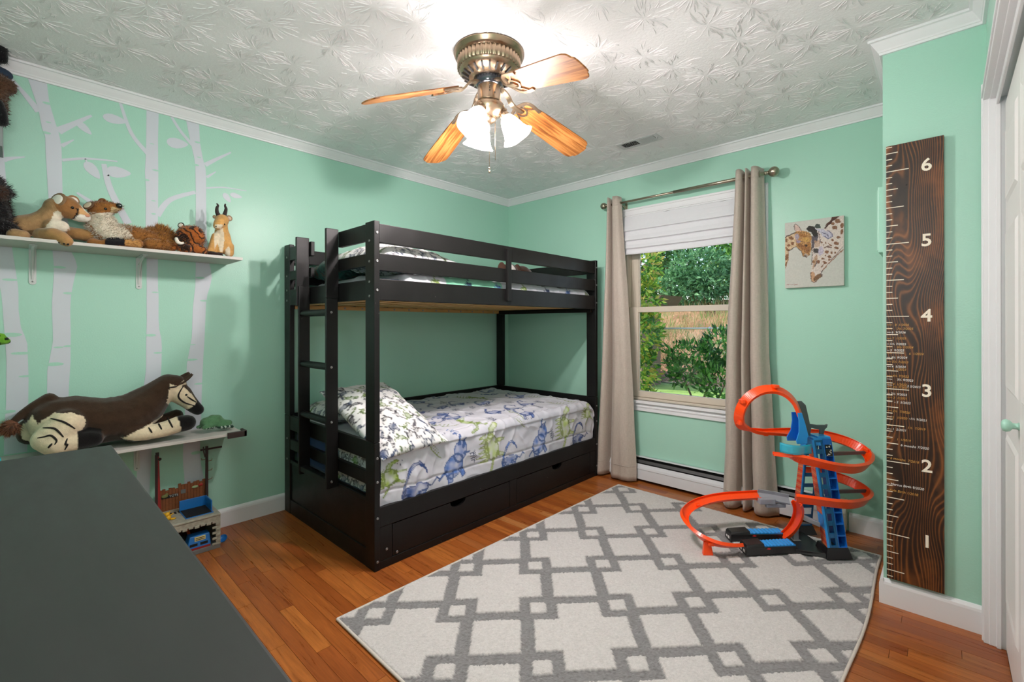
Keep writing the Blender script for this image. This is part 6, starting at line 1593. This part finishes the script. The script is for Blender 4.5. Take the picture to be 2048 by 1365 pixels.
# cougar
Z = lambda a, b: (a / 7.877, 380 + b / 7.877)
TAN = (168, 132, 92)
cg = plush('cougar_plush', 'tan cougar plush with white chin lying at the left end of the upper shelf',
    [[(28, 458, .13, 17), (50, 452, .13, 22), (74, 450, .13, 23), (92, 440, .14, 20), (104, 426, .15, 18)], [(112, 416, .155, 20), (130, 414, .16, 23), (142, 420, .165, 19), (158, 430, .17, 14.5), (168, 434, .17, 11)],
     [(84, 470, .20, 14), (106, 470, .25, 14.5), (122, 476, .27, 13.5), (133, 483, .285, 11)], [(126, 464, .10, 12), (155, 468, .13, 12.5), (178, 472, .14, 12), (186, 474, .14, 11)],
     [(106, 452, .17, 16), (122, 454, .175, 13)], [(30, 470, .2, 13), (45, 472, .21, 12)]],
    TAN,
    [([Z(860, 340), Z(920, 335), Z(1060, 470), Z(1110, 560), Z(1120, 640), Z(1000, 660), Z(700, 620), Z(820, 450)], .19, (230, 218, 198), .08),
     ([Z(880, 300), Z(830, 200), Z(900, 130), Z(1060, 110), Z(1200, 160), Z(1290, 280), Z(1230, 400), Z(1130, 500), Z(1060, 480), Z(930, 340)], .18, (150, 104, 62), .06),
     ([Z(1100, 500), Z(1230, 400), Z(1340, 395), Z(1440, 420), Z(1440, 530), Z(1290, 560), Z(1130, 530)], .185, (234, 226, 214), .06),
     ([Z(1230, 290), Z(1300, 290), Z(1420, 390), Z(1380, 420), Z(1250, 390)], .18, (214, 164, 112), .06), ([Z(1225, 180), Z(1290, 190), Z(1420, 380), Z(1370, 370), Z(1290, 280)], .18, (232, 222, 206), .02),
     ([Z(1180, 290), Z(1235, 310), Z(1240, 390), Z(1170, 450), Z(1130, 470), Z(1190, 390), Z(1210, 330)], .185, (34, 26, 22), .08),
     ([Z(610, 620), Z(900, 610), Z(1160, 760), Z(1160, 900), Z(800, 860), Z(620, 740)], .27, (176, 132, 84), .2), ([Z(1040, 640), Z(1300, 610), Z(1550, 720), Z(1560, 850), Z(1200, 830)], .14, (172, 128, 80), -1)],
    (0.14, -3.12, 1.565), 0.0042, floor=None)
bead(cg, 'eye', *Z(1142, 280), 0.0065, M_EYE); bead(cg, 'nose', *Z(1375, 408), 0.009, plain('pink_nose', (206, 140, 110), 0.6), 0.2, (1, 1.2, .7))
def ear_disc(o, u, v, x, r, rot, c_in, c_out, name='ear'):
    c = pxm(u, v, x)[0] - o.location; M = Matrix.Translation(c) @ Matrix.Rotation(rot[2], 4, 'Z') @ Matrix.Rotation(rot[0], 4, 'X') @ Matrix.Rotation(rot[1], 4, 'Y')
    m = MB(); m.ball((0, 0, 0), r, 10, (0.28, 1.0, 1.0)); m.v = [tuple(M @ Vector(p)) for p in m.v]
    e = m.build(name, plain('ear_back', c_out, 0.95, var=0.15, nscale=90.0), o)
    m = MB(); m.ball((r * .14, 0, -r * .04), r * .80, 10, (0.25, 0.92, 0.92)); m.v = [tuple(M @ Vector(p)) for p in m.v]
    m.build('ear_lining', plain('ear_lining', c_in, 0.95, var=0.08, nscale=90.0), e)
ear_disc(cg, 117, 400, .19, 0.034, (0.15, -0.25, -0.75), (232, 226, 214), (126, 98, 70)); ear_disc(cg, 146, 402, .10, 0.026, (0.0, 0.1, 0.4), (230, 222, 210), (150, 110, 74))
for u, v in ((118, 486), (128, 488), (136, 489)): bead(cg, 'claw_stitch', u, v, 0.0045, M_STITCH)

# fox
Z = lambda a, b: (a / 4.096, 360 + b / 4.096)
fx_ = plush('fox_plush', 'red fox plush with white ruff and raised snout beside the cougar on the upper shelf',
    [[(196, 420, .13, 17), (206, 418, .13, 17), (220, 416, .14, 12), (232, 415, .145, 8.5), (236, 414, .145, 7)], [(200, 432, .13, 17), (205, 455, .13, 26), (215, 472, .14, 24)],
     [(225, 470, .13, 22), (262, 474, .12, 22), (290, 478, .12, 20), (300, 480, .12, 18)], [(222, 482, .22, 11), (250, 486, .23, 10), (275, 488, .22, 10)], [(212, 486, .23, 8), (234, 488, .24, 8.5), (244, 488, .24, 8)],
     [(306, 470, .09, 17), (322, 468, .10, 16), (336, 476, .12, 13)], [(300, 488, .19, 12), (318, 490, .20, 12), (336, 491, .2, 10)], [(186, 486, .2, 10), (200, 489, .22, 9)]],
    (150, 98, 48),
    [([Z(740, 290), Z(800, 270), Z(980, 260), Z(1000, 340), Z(1090, 460), Z(1010, 490), Z(860, 490), Z(780, 420), Z(730, 350)], .17, (224, 212, 192), .06), ([Z(905, 225), Z(985, 240), Z(980, 270), Z(900, 270)], .15, (196, 172, 128), .05),
     ([Z(860, 475), Z(930, 465), Z(1018, 480), Z(1020, 545), Z(860, 540)], .24, (24, 22, 26), .17), ([Z(1010, 460), Z(1120, 470), Z(1170, 560), Z(1020, 545)], .23, (186, 136, 78), .16)],
    (0.13, -2.86, 1.565), 0.0042, floor=SZ + 0.0155)
bead(fx_, 'nose', 238, 412, 0.013, M_EYE, 0.6); bead(fx_, 'eye', *Z(865, 238), 0.0065, M_EYE)
ear_disc(fx_, 177, 411, .17, 0.024, (0.1, -0.5, -0.8), (206, 190, 166), (92, 66, 44)); ear_disc(fx_, 205, 404, .09, 0.018, (0.0, 0.3, 0.2), (170, 110, 60), (110, 72, 40))
fur(fx_, 2600, 0.014, 0.0013, [(226, 216, 198), (214, 200, 178), (236, 228, 214)], 4, lambda w: -3.04 < w.y < -2.86 and 1.60 < w.z < 1.73 and w.x > 0.12, 0.5)
fur(fx_, 2600, 0.016, 0.0012, [(150, 98, 46), (126, 78, 36), (176, 122, 62)], 5, lambda w: w.y > -2.90, 0.1, (0, 0.5, 0.1))
fur(fx_, 900, 0.010, 0.0011, [(146, 92, 44), (120, 74, 34)], 6, lambda w: w.y < -2.90 and w.z > 1.735, 0.2)
fur(fx_, 1500, 0.026, 0.0013, [(176, 116, 44), (150, 90, 34), (196, 140, 66)], 8, lambda w: w.y > -2.76, 0.0, (0, 0.3, 0.5))

# tiger
tg_noise = lambda cols, W, nz, n2: None
def tiger_stripes(cols, W, nz, n2):
    s = np.sin(W[:, 1] * 150 + W[:, 2] * 110 + n2 * 6.0 + np.sin(W[:, 2] * 90) * 1.5); k = s > 0.55; cols[k] = np.array(lin((42, 26, 18)))
tgr = plush('tiger_plush', 'small shaggy tiger plush with head down beside the fox on the upper shelf',
    [[(374, 470, .18, 18), (386, 470, .19, 19), (394, 478, .2, 14)], [(352, 484, .12, 15), (366, 486, .13, 16)], [(340, 492, .19, 10), (345, 494, .2, 9)], [(366, 496, .22, 10), (374, 498, .23, 9)], [(392, 498, .22, 10), (404, 501, .23, 8.5)], [(380, 490, .2, 12), (390, 492, .2, 11)],
     [(404, 503, .14, 7), (420, 506, .13, 6)]],
    (164, 92, 40), [([(350, 470), (366, 475), (372, 500), (350, 500), (340, 480)], .14, (44, 30, 24), -1)], (0.18, -2.62, 1.565), 0.0036, floor=SZ + 0.0155, stripes=tiger_stripes)
for u, v, x, r in ((362, 451, .16, .016), (353, 479, .22, .012), (398, 477, .19, .015)): ear_disc(tgr, u, v, x, r, (0.2, -0.2, -0.6), (224, 214, 200), (30, 24, 22))
mz = MB(); mz.tube(catmull([pxm(u, v, x)[0] - tgr.location for u, v, x in ((352, 476, .235), (355, 484, .245), (362, 487, .247), (367, 486, .245))], 4), [0.006, 0.008, 0.0085, 0.009, 0.009, 0.009, 0.008, 0.008, 0.007, 0.006, 0.006, 0.005, 0.005], 8); mz.build('white_cheek', plain('white_plush', (226, 218, 204), 0.95), tgr)
fur(tgr, 2600, 0.011, 0.0011, [(168, 96, 42), (140, 74, 32), (52, 32, 22), (190, 118, 58)], 9, None, 0.3)

# antelope
an = plush('antelope_plush', 'upright tan antelope plush with dark horns at the right end of the upper shelf',
    [[(446, 492, .15, 17), (445, 476, .15, 15), (443, 462, .155, 12), (443, 450, .16, 11)], [(444, 441, .16, 12.5), (438, 448, .185, 10), (435, 452, .195, 8)], [(432, 474, .17, 8.5), (426, 492, .185, 8), (421, 505, .195, 7.5)], [(444, 482, .18, 7), (440, 496, .19, 6.5), (439, 508, .195, 6)],
     [(456, 494, .16, 11), (458, 506, .17, 9)], [(420, 508, .21, 5), (436, 511, .21, 5), (442, 511, .21, 4)]],
    (206, 156, 92),
    [([(431, 462), (447, 456), (448, 480), (444, 505), (438, 505), (434, 486), (428, 500), (427, 478)], .19, (222, 206, 178), .165), ([(428, 449), (445, 450), (442, 458), (430, 457)], .2, (222, 206, 178), .14),
     ([(450, 498), (456, 494), (460, 520), (446, 520)], .17, (222, 208, 184), .14), ([(415, 503), (446, 507), (446, 520), (412, 518)], .2, (40, 26, 24), .17)],
    (0.165, -2.49, 1.565), 0.0036, floor=SZ + 0.0155)
M_HORN = plain('dark_horn_felt', (44, 32, 30), 0.8)
for hs in (((437, 431, .16), (434, 424, .16), (434, 416, .16), (436, 411, .165), (433, 407, .165)), ((447, 436, .16), (450, 427, .155), (452, 418, .155), (450, 412, .155), (451, 408, .155))):
    P = catmull([pxm(*h)[0] - an.location for h in hs], 4); n = len(P); MB().tube(P, [0.0115 * (1 - 0.8 * k / (n - 1)) + 0.0008 for k in range(n)], 10).build('horn', M_HORN, an)
ear_disc(an, 458, 437, .14, 0.017, (0.0, 0.4, -0.4), (214, 186, 160), (150, 122, 96)); ear_disc(an, 429, 434, .13, 0.010, (0.0, 0.0, -0.6), (200, 170, 140), (176, 136, 90))
bead(an, 'eye', 449, 449, 0.005, M_EYE); bead(an, 'nostril', 432, 453, 0.0035, M_STITCH)

# turtle
def turtle_stripes(cols, W, nz, n2):
    k = W[:, 2] < LZ + 0.047; s = np.sin(W[:, 1] * 330 + n2 * 4) * np.sin(W[:, 0] * 330 + n2 * 4); cols[k & (s > -0.1)] = np.array(lin((40, 66, 54))); cols[k & (s <= -0.1)] = np.array(lin((196, 210, 196)))
plush('turtle_plush', 'small green sea turtle plush at the right end of the lower shelf',
    [[(412, 846, .15, 11), (430, 843, .15, 12.5), (446, 848, .15, 9)], [(424, 838, .15, 8), (436, 838, .15, 8)], [(408, 856, .19, 4), (416, 855, .18, 6), (424, 853, .17, 6)], [(440, 853, .18, 6), (455, 853, .18, 5), (464, 854, .18, 3.5)], [(396, 855, .14, 3.5), (410, 852, .14, 6)], [(448, 846, .17, 7), (458, 846, .17, 6)], [(440, 844, .08, 6), (456, 844, .06, 4)]],
    (92, 134, 96), [], (0.15, -2.50, 0.60), 0.0034, floor=LZ + 0.0162, stripes=turtle_stripes)

# black shaggy plush, left end of upper shelf
bk = plush('gorilla_plush', 'black shaggy plush cut off by the left edge on the upper shelf', [[(-26, 372, .17, 26), (-8, 385, .19, 22), (4, 386, .2, 16)], [(-30, 410, .15, 34), (-18, 432, .15, 30), (-14, 446, .15, 26)], [(-10, 448, .2, 10), (14, 450, .2, 9), (30, 456, .19, 7)]],
    (26, 24, 26), [([(-10, 372), (10, 370), (18, 380), (18, 398), (0, 402), (-10, 396)], .22, (62, 44, 36), .1)], (0.16, -3.36, 1.565), 0.006, floor=SZ + 0.0155)
fur(bk, 3200, 0.022, 0.0014, [(24, 22, 24), (40, 34, 34), (58, 42, 36)], 12, None, 0.3)
# box shelf and plush group at the upper left corner
M_BOX = plain('grey_box_shelf', (138, 142, 142), 0.6, var=0.05)
pb_ = survey(4.5, 293, 0, 0.20); ptop = survey(2.5, 236, 0, 0.20)
bs = thing('box_shelf', 'grey box shelf end at the upper left edge under plush animals', 'shelf', (0.1, -3.45, pb_.z))
put(MB().box(0.0006, 0.20, -3.60, pb_.y, pb_.z, pb_.z + 0.012).box(0.0006, 0.20, -3.60, pb_.y, ptop.z - 0.012, ptop.z).build('shelf_board', M_BOX, bevel=0.001), bs)
put(MB().box(0.0006, 0.20, pb_.y - 0.012, pb_.y, pb_.z + 0.012, ptop.z - 0.012).build('side_board', M_BOX, bevel=0.001), bs)
bz = ptop.z
bear = plush('bear_plush', 'brown furry bear plush poking out at the upper left edge', [[(-36, 190, .13, 34), (-24, 178, .14, 30)], [(-6, 168, .15, 22), (12, 172, .15, 16), (20, 178, .15, 11)], [(-30, 214, .14, 32), (-20, 210, .15, 26)]], (78, 54, 38), [], (0.14, -3.40, bz), 0.006, floor=bz + 0.001)
fur(bear, 2200, 0.014, 0.0012, [(92, 62, 42), (66, 44, 32), (116, 82, 56)], 15, None, 0.2)
dog_ = plush('dog_plush', 'black plush dog with navy scarf above the brown bear at the upper left edge', [[(-30, 110, .10, 24), (-12, 96, .11, 19), (-2, 92, .11, 14), (4, 108, .12, 9), (6, 120, .12, 8)], [(-46, 150, .09, 30), (-42, 190, .09, 32)], [(-4, 206, .205, 9), (2, 226, .215, 10), (4, 244, .215, 10)]],
    (20, 20, 22), [([(-10, 128), (8, 128), (20, 150), (-10, 160)], .12, (24, 38, 56), -1)], (0.11, -3.42, bz), 0.006)
scf = MB().ball(pxm(-4, 146, .11)[0] - dog_.location, 0.045, 10, (0.8, 1.0, 0.6)).build('scarf', plain('navy_scarf', (26, 42, 62), 0.9), dog_)
fur(dog_, 1600, 0.012, 0.0012, [(20, 20, 22), (36, 34, 36)], 16, None, 0.2)
# frog at the left edge
fsz = survey(0, 697, 0, 0.1).z
fs = MB().box(0.0006, 0.18, -3.60, survey(-6, 690, 0, 0.18).y, fsz - 0.012, fsz).build('frog_ledge', M_SHELF, bevel=0.001); tag(fs, 'short ledge at the left edge carrying the green frog', 'shelf')
def frog_spots(cols, W, nz, n2): k = (np.sin(W[:, 1] * 190 + n2 * 3) * np.sin(W[:, 2] * 210 + n2 * 2) > 0.25); cols[k] = np.array(lin((22, 26, 18)))
plush('frog_toy', 'green frog toy with black spots peeking in at the left edge', [[(-22, 684, .12, 16), (-6, 680, .13, 12), (6, 681, .14, 9), (14, 683, .14, 6)], [(-2, 671, .14, 5), (6, 671, .14, 4)]], (110, 168, 50), [], (0.12, -3.36, fsz), 0.004, floor=fsz + 0.0008, stripes=frog_spots)
tt = thing('brick_toy', 'tiny cyan and red toy at the left end of the lower shelf', 'toy', (0.2, -3.31, LZ + 0.015))
q0 = survey(2, 908, 0, 0.2)
put(MB().box(.17, .21, -3.36, q0.y, LZ + 0.0155, LZ + 0.045).build('toy_body', plain('cyan_toy', (40, 168, 180), 0.4), bevel=0.003), tt)
put(MB().tube([(0.205, q0.y, LZ + 0.03), (0.215, q0.y + 0.022, LZ + 0.024), (0.21, q0.y + 0.03, LZ + 0.032)], 0.005, 6).build('toy_arm', plain('red_toy', (168, 40, 44), 0.4)), tt)

# plush dog on the upper bunk
def bunk_dog():
    O = Vector((0.72, -0.70, 1.50)); bm = bmesh.new()
    for c, r in (((.72, -.60, 1.555), .095), ((.72, -.55, 1.535), .08), ((.73, -.74, 1.575), .075), ((.76, -.80, 1.57), .07), ((.80, -.82, 1.545), .05), ((.80, -.72, 1.50), .05), ((.66, -.48, 1.50), .05)):
        bmesh.ops.create_icosphere(bm, subdivisions=2, radius=r, matrix=Matrix.Translation(Vector(c) - O))
    me = bpy.data.meshes.new('t'); bm.to_mesh(me); bm.free(); o = bpy.data.objects.new('t', me); C.objects.link(o)
    q = o.modifiers.new('r', 'REMESH'); q.mode = 'VOXEL'; q.voxel_size = 0.008; q.use_smooth_shade = True; q = o.modifiers.new('s', 'SMOOTH'); q.iterations = 5
    out = bpy.data.meshes.new_from_object(o.evaluated_get(bpy.context.evaluated_depsgraph_get())); bpy.data.objects.remove(o)
    d = bpy.data.objects.new('puppy_plush', out); C.objects.link(d); d.location = O; out.name = 'puppy_plush'
    W = np.array([tuple(v.co + O) for v in out.vertices]); cols = np.tile(np.array(lin((62, 40, 30))), (len(W), 1))
    k = (np.abs(W[:, 1] + 0.785) < 0.035) & (W[:, 0] > 0.76); cols[k] = np.array(lin((222, 216, 210)))
    out.materials.clear(); out.materials.append(M_PLUSH); set_cols(d, cols)
    for y in (-.865, -.70): MB().ball(Vector((.77, y, 1.59)) - O, 0.05, 10, (0.5, 0.7, 1.1)).build('ear', plain('brown_ear_plush', (70, 44, 32), 0.95), d)
    MB().ball(Vector((.845, -.81, 1.555)) - O, 0.012, 8).build('nose', M_EYE, d)
    tag(d, 'brown and white puppy plush peeking over the upper bunk guard rail', 'plush toy')
bunk_dog()

# ------------------------------------------------------------------ dresser, near left
def dresser_mat():
    k = NM('charcoal_dresser_paint'); co = k.coord()
    n = k.noise(k.mapping(co, scale=(1.2, 5, 5)), 3.0, 5.0, 0.6); n2 = k.noise(k.mapping(co, scale=(3, 60, 30)), 2.0, 3.0)
    c = k.mix(n, (*lin((38, 37, 37)), 1), (*lin((50, 49, 48)), 1)); c = k.mix(k.math('MULTIPLY', n2, 0.25), c, (*lin((48, 48, 47)), 1))
    k.bsdf(Base_Color=c, Roughness=k.math('ADD', 0.38, k.math('MULTIPLY', n, 0.2))); k.bump(n2, 0.06, 0.002); k.b.inputs['Specular IOR Level'].default_value = 0.3; return k.m
M_DRS = dresser_mat()
dr_t = thing('dresser', 'charcoal grey dresser with smooth top in the left foreground', 'dresser', (1.95, -3.29, 0))
put(MB().box(1.131, 2.80, -3.555, -3.036, 0.777, 0.80).build('dresser_top', M_DRS, bevel=0.005), dr_t)
put(MB().box(1.150, 2.78, -3.545, -3.060, 0.08, 0.777).build('dresser_body', M_DRS, bevel=0.002), dr_t)
for x in (1.16, 2.74):
    for y in (-3.535, -3.10): put(MB().box(x, x + 0.035, y, y + 0.035, 0.0, 0.08).build('leg', M_DRS, bevel=0.003), dr_t)
for r in range(3):
    for c in range(2):
        x0 = 1.175 + c * 0.80; z0 = 0.105 + r * 0.222
        d = put(MB().box(x0, x0 + 0.78, -3.0605, -3.045, z0, z0 + 0.205).build('drawer', M_DRS, bevel=0.003), dr_t)
        for kx in (0.22, 0.56): MB().ball((x0 + kx, -3.034, z0 + 0.10), 0.013, 8).build('knob', M_NICKEL, d)

# ------------------------------------------------------------------ castle playset under the lower shelf
cs_ = thing('castle_playset', 'grey stone toy playset with plank fence and poles under the lower shelf', 'playset', (0.17, -2.73, 0))
def stone():
    k = NM('toy_stone_plastic'); co = k.coord(); b = k.n('TexVoronoi'); k.set(b.inputs['Vector'], co); b.inputs['Scale'].default_value = 60.0
    k.bsdf(Base_Color=k.mix(b.outputs['Distance'], (*lin((150, 146, 132)), 1), (*lin((176, 172, 156)), 1)), Roughness=0.55); k.bump(b.outputs['Distance'], 0.3, 0.003); return k.m
M_STN = stone(); M_STD = plain('dark_toy_stone', (112, 112, 110), 0.6)
xf = 0.285; yr = -2.512; yl = -2.98; zt = 0.186
ap = [survey(u, v, 0, xf) for u, v in ((352, 1052), (375, 1046), (400, 1040), (415, 1040), (426, 1044), (431, 1050), (431, 1076), (424, 1080), (420, 1090), (404, 1092))]
y0o, y1o = -2.93, ap[5].y
def frontbox(name, y0, y1, z0, z1_, mat=M_STN, x0=xf - 0.012, x1=xf, bev=0.001): return put(MB().box(x0, x1, y0, y1, z0, z1_).build(name, mat, bevel=bev), cs_)
put(MB().box(0.03, xf, yl, yr, 0.0, 0.022).build('base_slab', M_STD, bevel=0.002), cs_)
put(MB().box(0.03, xf, yl, yr, zt - 0.012, zt).build('deck', M_STN, bevel=0.002), cs_)
put(MB().box(0.03, 0.042, yl, yr, 0.022, zt - 0.012).build('back_wall', plain('maroon_wall', (74, 28, 26), 0.7)), cs_)
put(MB().box(0.042, xf - 0.012, yr - 0.012, yr, 0.022, zt - 0.012).build('side_wall', M_STN), cs_)
put(MB().box(0.042, xf - 0.012, yl, yl + 0.012, 0.022, zt - 0.012).build('side_wall', M_STN), cs_)
frontbox('front_pillar', y1o + 0.004, yr, 0.022, zt - 0.012); frontbox('front_lintel', yl, y1o + 0.004, zt - 0.040, zt - 0.012); frontbox('front_pillar', yl, yl + 0.04, 0.022, zt - 0.040)
R = np.random.RandomState(8)
arc_pts = [(y1o - 0.004 + 0.016 * (k % 2), 0.028 + 0.0145 * k) for k in range(9)] + [(y1o - 0.03 - 0.026 * k, zt - 0.044 + 0.004 * (k % 2)) for k in range(11)]
for y, z in arc_pts:
    put(MB().box(xf - 0.002, xf + 0.003, y - 0.011, y + 0.010, z - 0.006, z + 0.006).build('brick', M_STN, bevel=0.0015), cs_)
put(MB().box(xf - 0.001, xf + 0.004, yl, yr, zt - 0.010, zt - 0.002).build('cornice', M_STN, bevel=0.001), cs_)
tr_ = MB(); 
for k in range(16): tr_.box(0.10, 0.128, yl + 0.06 + k * 0.017, yl + 0.068 + k * 0.017, zt, zt + 0.003)
q = put(tr_.build('rail_ties', M_DARK), cs_); tag(q, kind='stuff')
M_TOYB = plain('toy_blue', (26, 112, 188), 0.4, coat=0.2)
cb = MB(); cxa, cxb, cya, cyb = 0.11, 0.255, -2.66, -2.535
cb.box(cxa, cxb, cya, cyb, zt, zt + 0.004).box(cxa, cxa + 0.006, cya, cyb, zt, zt + 0.058).box(cxa, cxb - 0.03, cyb - 0.006, cyb, zt, zt + 0.058)
put(cb.build('blue_tray', M_TOYB, bevel=0.002), cs_)
put(MB().box(cxa + 0.006, cxb - 0.004, cya + 0.004, cyb - 0.008, zt + 0.004, zt + 0.0055).build('tray_liner', M_DARK), cs_)
M_FNC = plain('toy_fence_brown', (132, 74, 38), 0.6, var=0.35, nscale=70.0)
fy0, fy1 = -2.735, -2.525
for k in range(15):
    ya = fy0 + (fy1 - fy0) * k / 15; hh = 0.30 + 0.006 * math.sin(k * 2.3) + (0.012 if k > 5 else 0)
    o = put(MB().box(0.036, 0.046, ya + 0.0006, ya + (fy1 - fy0) / 15 - 0.0006, zt, hh).build('fence_plank', M_FNC), cs_)
put(MB().box(0.046, 0.0475, -2.640, -2.618, 0.262, 0.284).build('fence_patch', M_STD), cs_)
text_p = text('sign_lettering', 'YOTE', -2.690, 0.2555, 0.016, M_CHALK, cs_, 0.0475)
text_p.matrix_parent_inverse = Matrix.Identity(4); text_p.parent = None
text_p.location = (0.0486, -2.692, 0.262); text_p.rotation_euler = (math.pi / 2, 0, math.pi / 2); put(text_p, cs_)
put(MB().box(0.046, 0.0482, -2.726, -2.652, 0.254, 0.270).build('sign_board', M_DARK), cs_)
put(MB().ball((0.050, -2.712, 0.268), 0.012, 6, (0.3, 1.3, 0.8)).ball((0.050, -2.704, 0.276), 0.008, 6, (0.3, 1.0, 0.8)).build('sign_emblem', plain('olive_emblem', (120, 124, 70), 0.6)), cs_)
put(MB().ball((0.050, -2.575, 0.285), 0.010, 6, (0.3, 1.6, 0.8)).build('sign_emblem', plain('pale_emblem', (160, 176, 130), 0.6)), cs_)
put(MB().ball((0.050, -2.548, 0.290), 0.009, 6, (0.3, 1.2, 0.9)).build('sign_emblem', plain('red_emblem', (170, 44, 38), 0.6)), cs_)
M_POLE = plain('dark_toy_pole', (48, 32, 30), 0.5); M_RED = plain('toy_red', (150, 40, 36), 0.5)
rp_ = survey(316, 1000, 0, 0.06); rt = survey(315, 906, 0, 0.06)
pm = MB(); pm.hexa([(0.052, rp_.y - .012, zt), (0.066, rp_.y - .012, zt), (0.066, rp_.y + .012, zt), (0.052, rp_.y + .012, zt), (0.054, rt.y - .008, rt.z - 0.02), (0.064, rt.y - .008, rt.z - 0.02), (0.064, rt.y + .006, rt.z - 0.02), (0.054, rt.y + .006, rt.z - 0.02)])
rpole = put(pm.build('red_pole', M_RED, bevel=0.001), cs_)
MB().box(0.066, 0.068, rp_.y - .014, rp_.y - .002, zt, rt.z - 0.01).build('pole_shade_strip', M_POLE, rpole)
MB().box(0.054, 0.064, rt.y - .008, rt.y + .006, rt.z - 0.02, rt.z).ball((0.07, rt.y + 0.008, rt.z - 0.035), 0.008, 6, (.5, 1, 1)).build('pole_tip', M_POLE, rpole)
bpole = survey(413.5, 985, 0, 0.06); btop = survey(414, 893, 0, 0.06)
pole = put(MB().box(0.054, 0.066, bpole.y - .0065, bpole.y + .0065, zt, btop.z).build('signal_pole', M_POLE, bevel=0.001), cs_)
a0, a1 = survey(401, 901, 0, 0.06), survey(444, 890, 0, 0.06)
MB().box(0.052, 0.060, a0.y, a1.y, btop.z - 0.022, btop.z - 0.013).box(0.052, 0.058, a0.y + 0.012, a0.y + 0.018, btop.z - 0.016, btop.z - 0.002).hexa([(0.054, a0.y + .012, btop.z - .022), (0.060, a0.y + .012, btop.z - .022), (0.060, a0.y + .018, btop.z - .022), (0.054, a0.y + .018, btop.z - .022), (0.054, bpole.y - .010, btop.z - .062), (0.060, bpole.y - .010, btop.z - .062), (0.060, bpole.y - .004, btop.z - .062), (0.054, bpole.y - .004, btop.z - .062)]).build('cross_arm', M_POLE, pole)
for v, s in ((919, -1), (923, 1), (942, 1), (960, 1)):
    z = survey(414, v, 0, 0.06).z; MB().tube([(0.060, bpole.y, z), (0.060, bpole.y + s * 0.024, z), (0.060, bpole.y + s * 0.026, z + 0.010)], 0.0017, 6).build('pole_hook', plain('rust_hook', (130, 84, 50), 0.5), pole)
yf_ = survey(336, 1030, 0, 0.20)
yo = MB().ball((0.20, yf_.y, zt + 0.014), 0.014, 8, (1, 1, 1)).ball((0.20, yf_.y - 0.004, zt + 0.032), 0.011, 8).ball((0.205, yf_.y + 0.02, zt + 0.005), 0.009, 6, (1, 1.5, .5))
for k in range(5): yo.tube([(0.20, yf_.y, zt + 0.02), (0.20 + 0.01 * math.cos(k), yf_.y + 0.022 * math.cos(k * 1.26), zt + 0.034 + 0.014 * math.sin(k * 1.26))], [0.005, 0.002], 6)
tag(yo.build('yellow_figure', plain('toy_yellow', (232, 176, 30), 0.4)), 'small yellow toy figure on the playset deck beside the dresser edge', 'toy')
# blue tram and orange arch inside
oa = [(0.12, -2.79 + 0.115 * math.cos(t) + 0.06, 0.03 + 0.115 * math.sin(t)) for t in [math.pi * k / 16 for k in range(17)]]
put(MB().sweep(oa, [Vector((0, p_[1] + 2.73, p_[2] - 0.03)) for p_ in oa], [(-.010, -.006), (.010, -.006), (.010, .006), (-.010, .006)]).build('orange_arch', plain('toy_orange', (196, 84, 30), 0.5)), cs_)
tm = thing('toy_tram', 'blue toy tram with cream grille parked in the playset opening', 'toy vehicle', (0.24, -2.585, 0.022))
ty0, ty1 = -2.66, -2.552
put(MB().hexa([(0.20, ty0, .022), (0.272, ty0, .022), (0.272, ty1, .022), (0.20, ty1, .022), (0.205, ty0 + .016, .088), (0.262, ty0 + .016, .088), (0.262, ty1 - .004, .088), (0.205, ty1 - .004, .088)]).build('tram_body', M_TOYB, bevel=0.003), tm)
for k in range(2): put(MB().box(0.2665, 0.2695, ty0 + .014 + k * .046, ty0 + .048 + k * .046, .036, .052).build('tram_window', M_DARK), tm)
put(MB().box(0.262, 0.2672, ty0 + .036, ty0 + .084, .062, .083).build('tram_grille', plain('cream_grille', (226, 208, 140), 0.5)), tm)
for k in range(2): put(MB().box(0.2665, 0.2684, ty0 + .040, ty0 + .080, .067 + k * .008, .070 + k * .008).build('grille_bar', M_DARK), tm)
put(MB().box(0.272, 0.275, ty0 + .004, ty1 - .004, .022, .032).build('tram_bumper', M_RED), tm)
bd_ = survey(447, 1084, 2, 0.0)
dk = MB().lathe([(0.0, 0.004), (0.012, 0.004), (0.022, 0.006), (0.030, 0.016), (0.032, 0.018), (0.032, 0.015), (0.026, 0.004), (0.018, 0.0002), (0.0, 0.0002)], 24, Matrix.Translation((bd_.x, bd_.y, 0.0135)) @ Matrix.Rotation(math.radians(40), 4, Vector((0.68, 0.73, 0))) @ Matrix.Scale(0.68, 4))
tag(dk.build('blue_wheel', M_TOYB), 'round blue toy wheel lying on the floor beside the playset', 'toy')
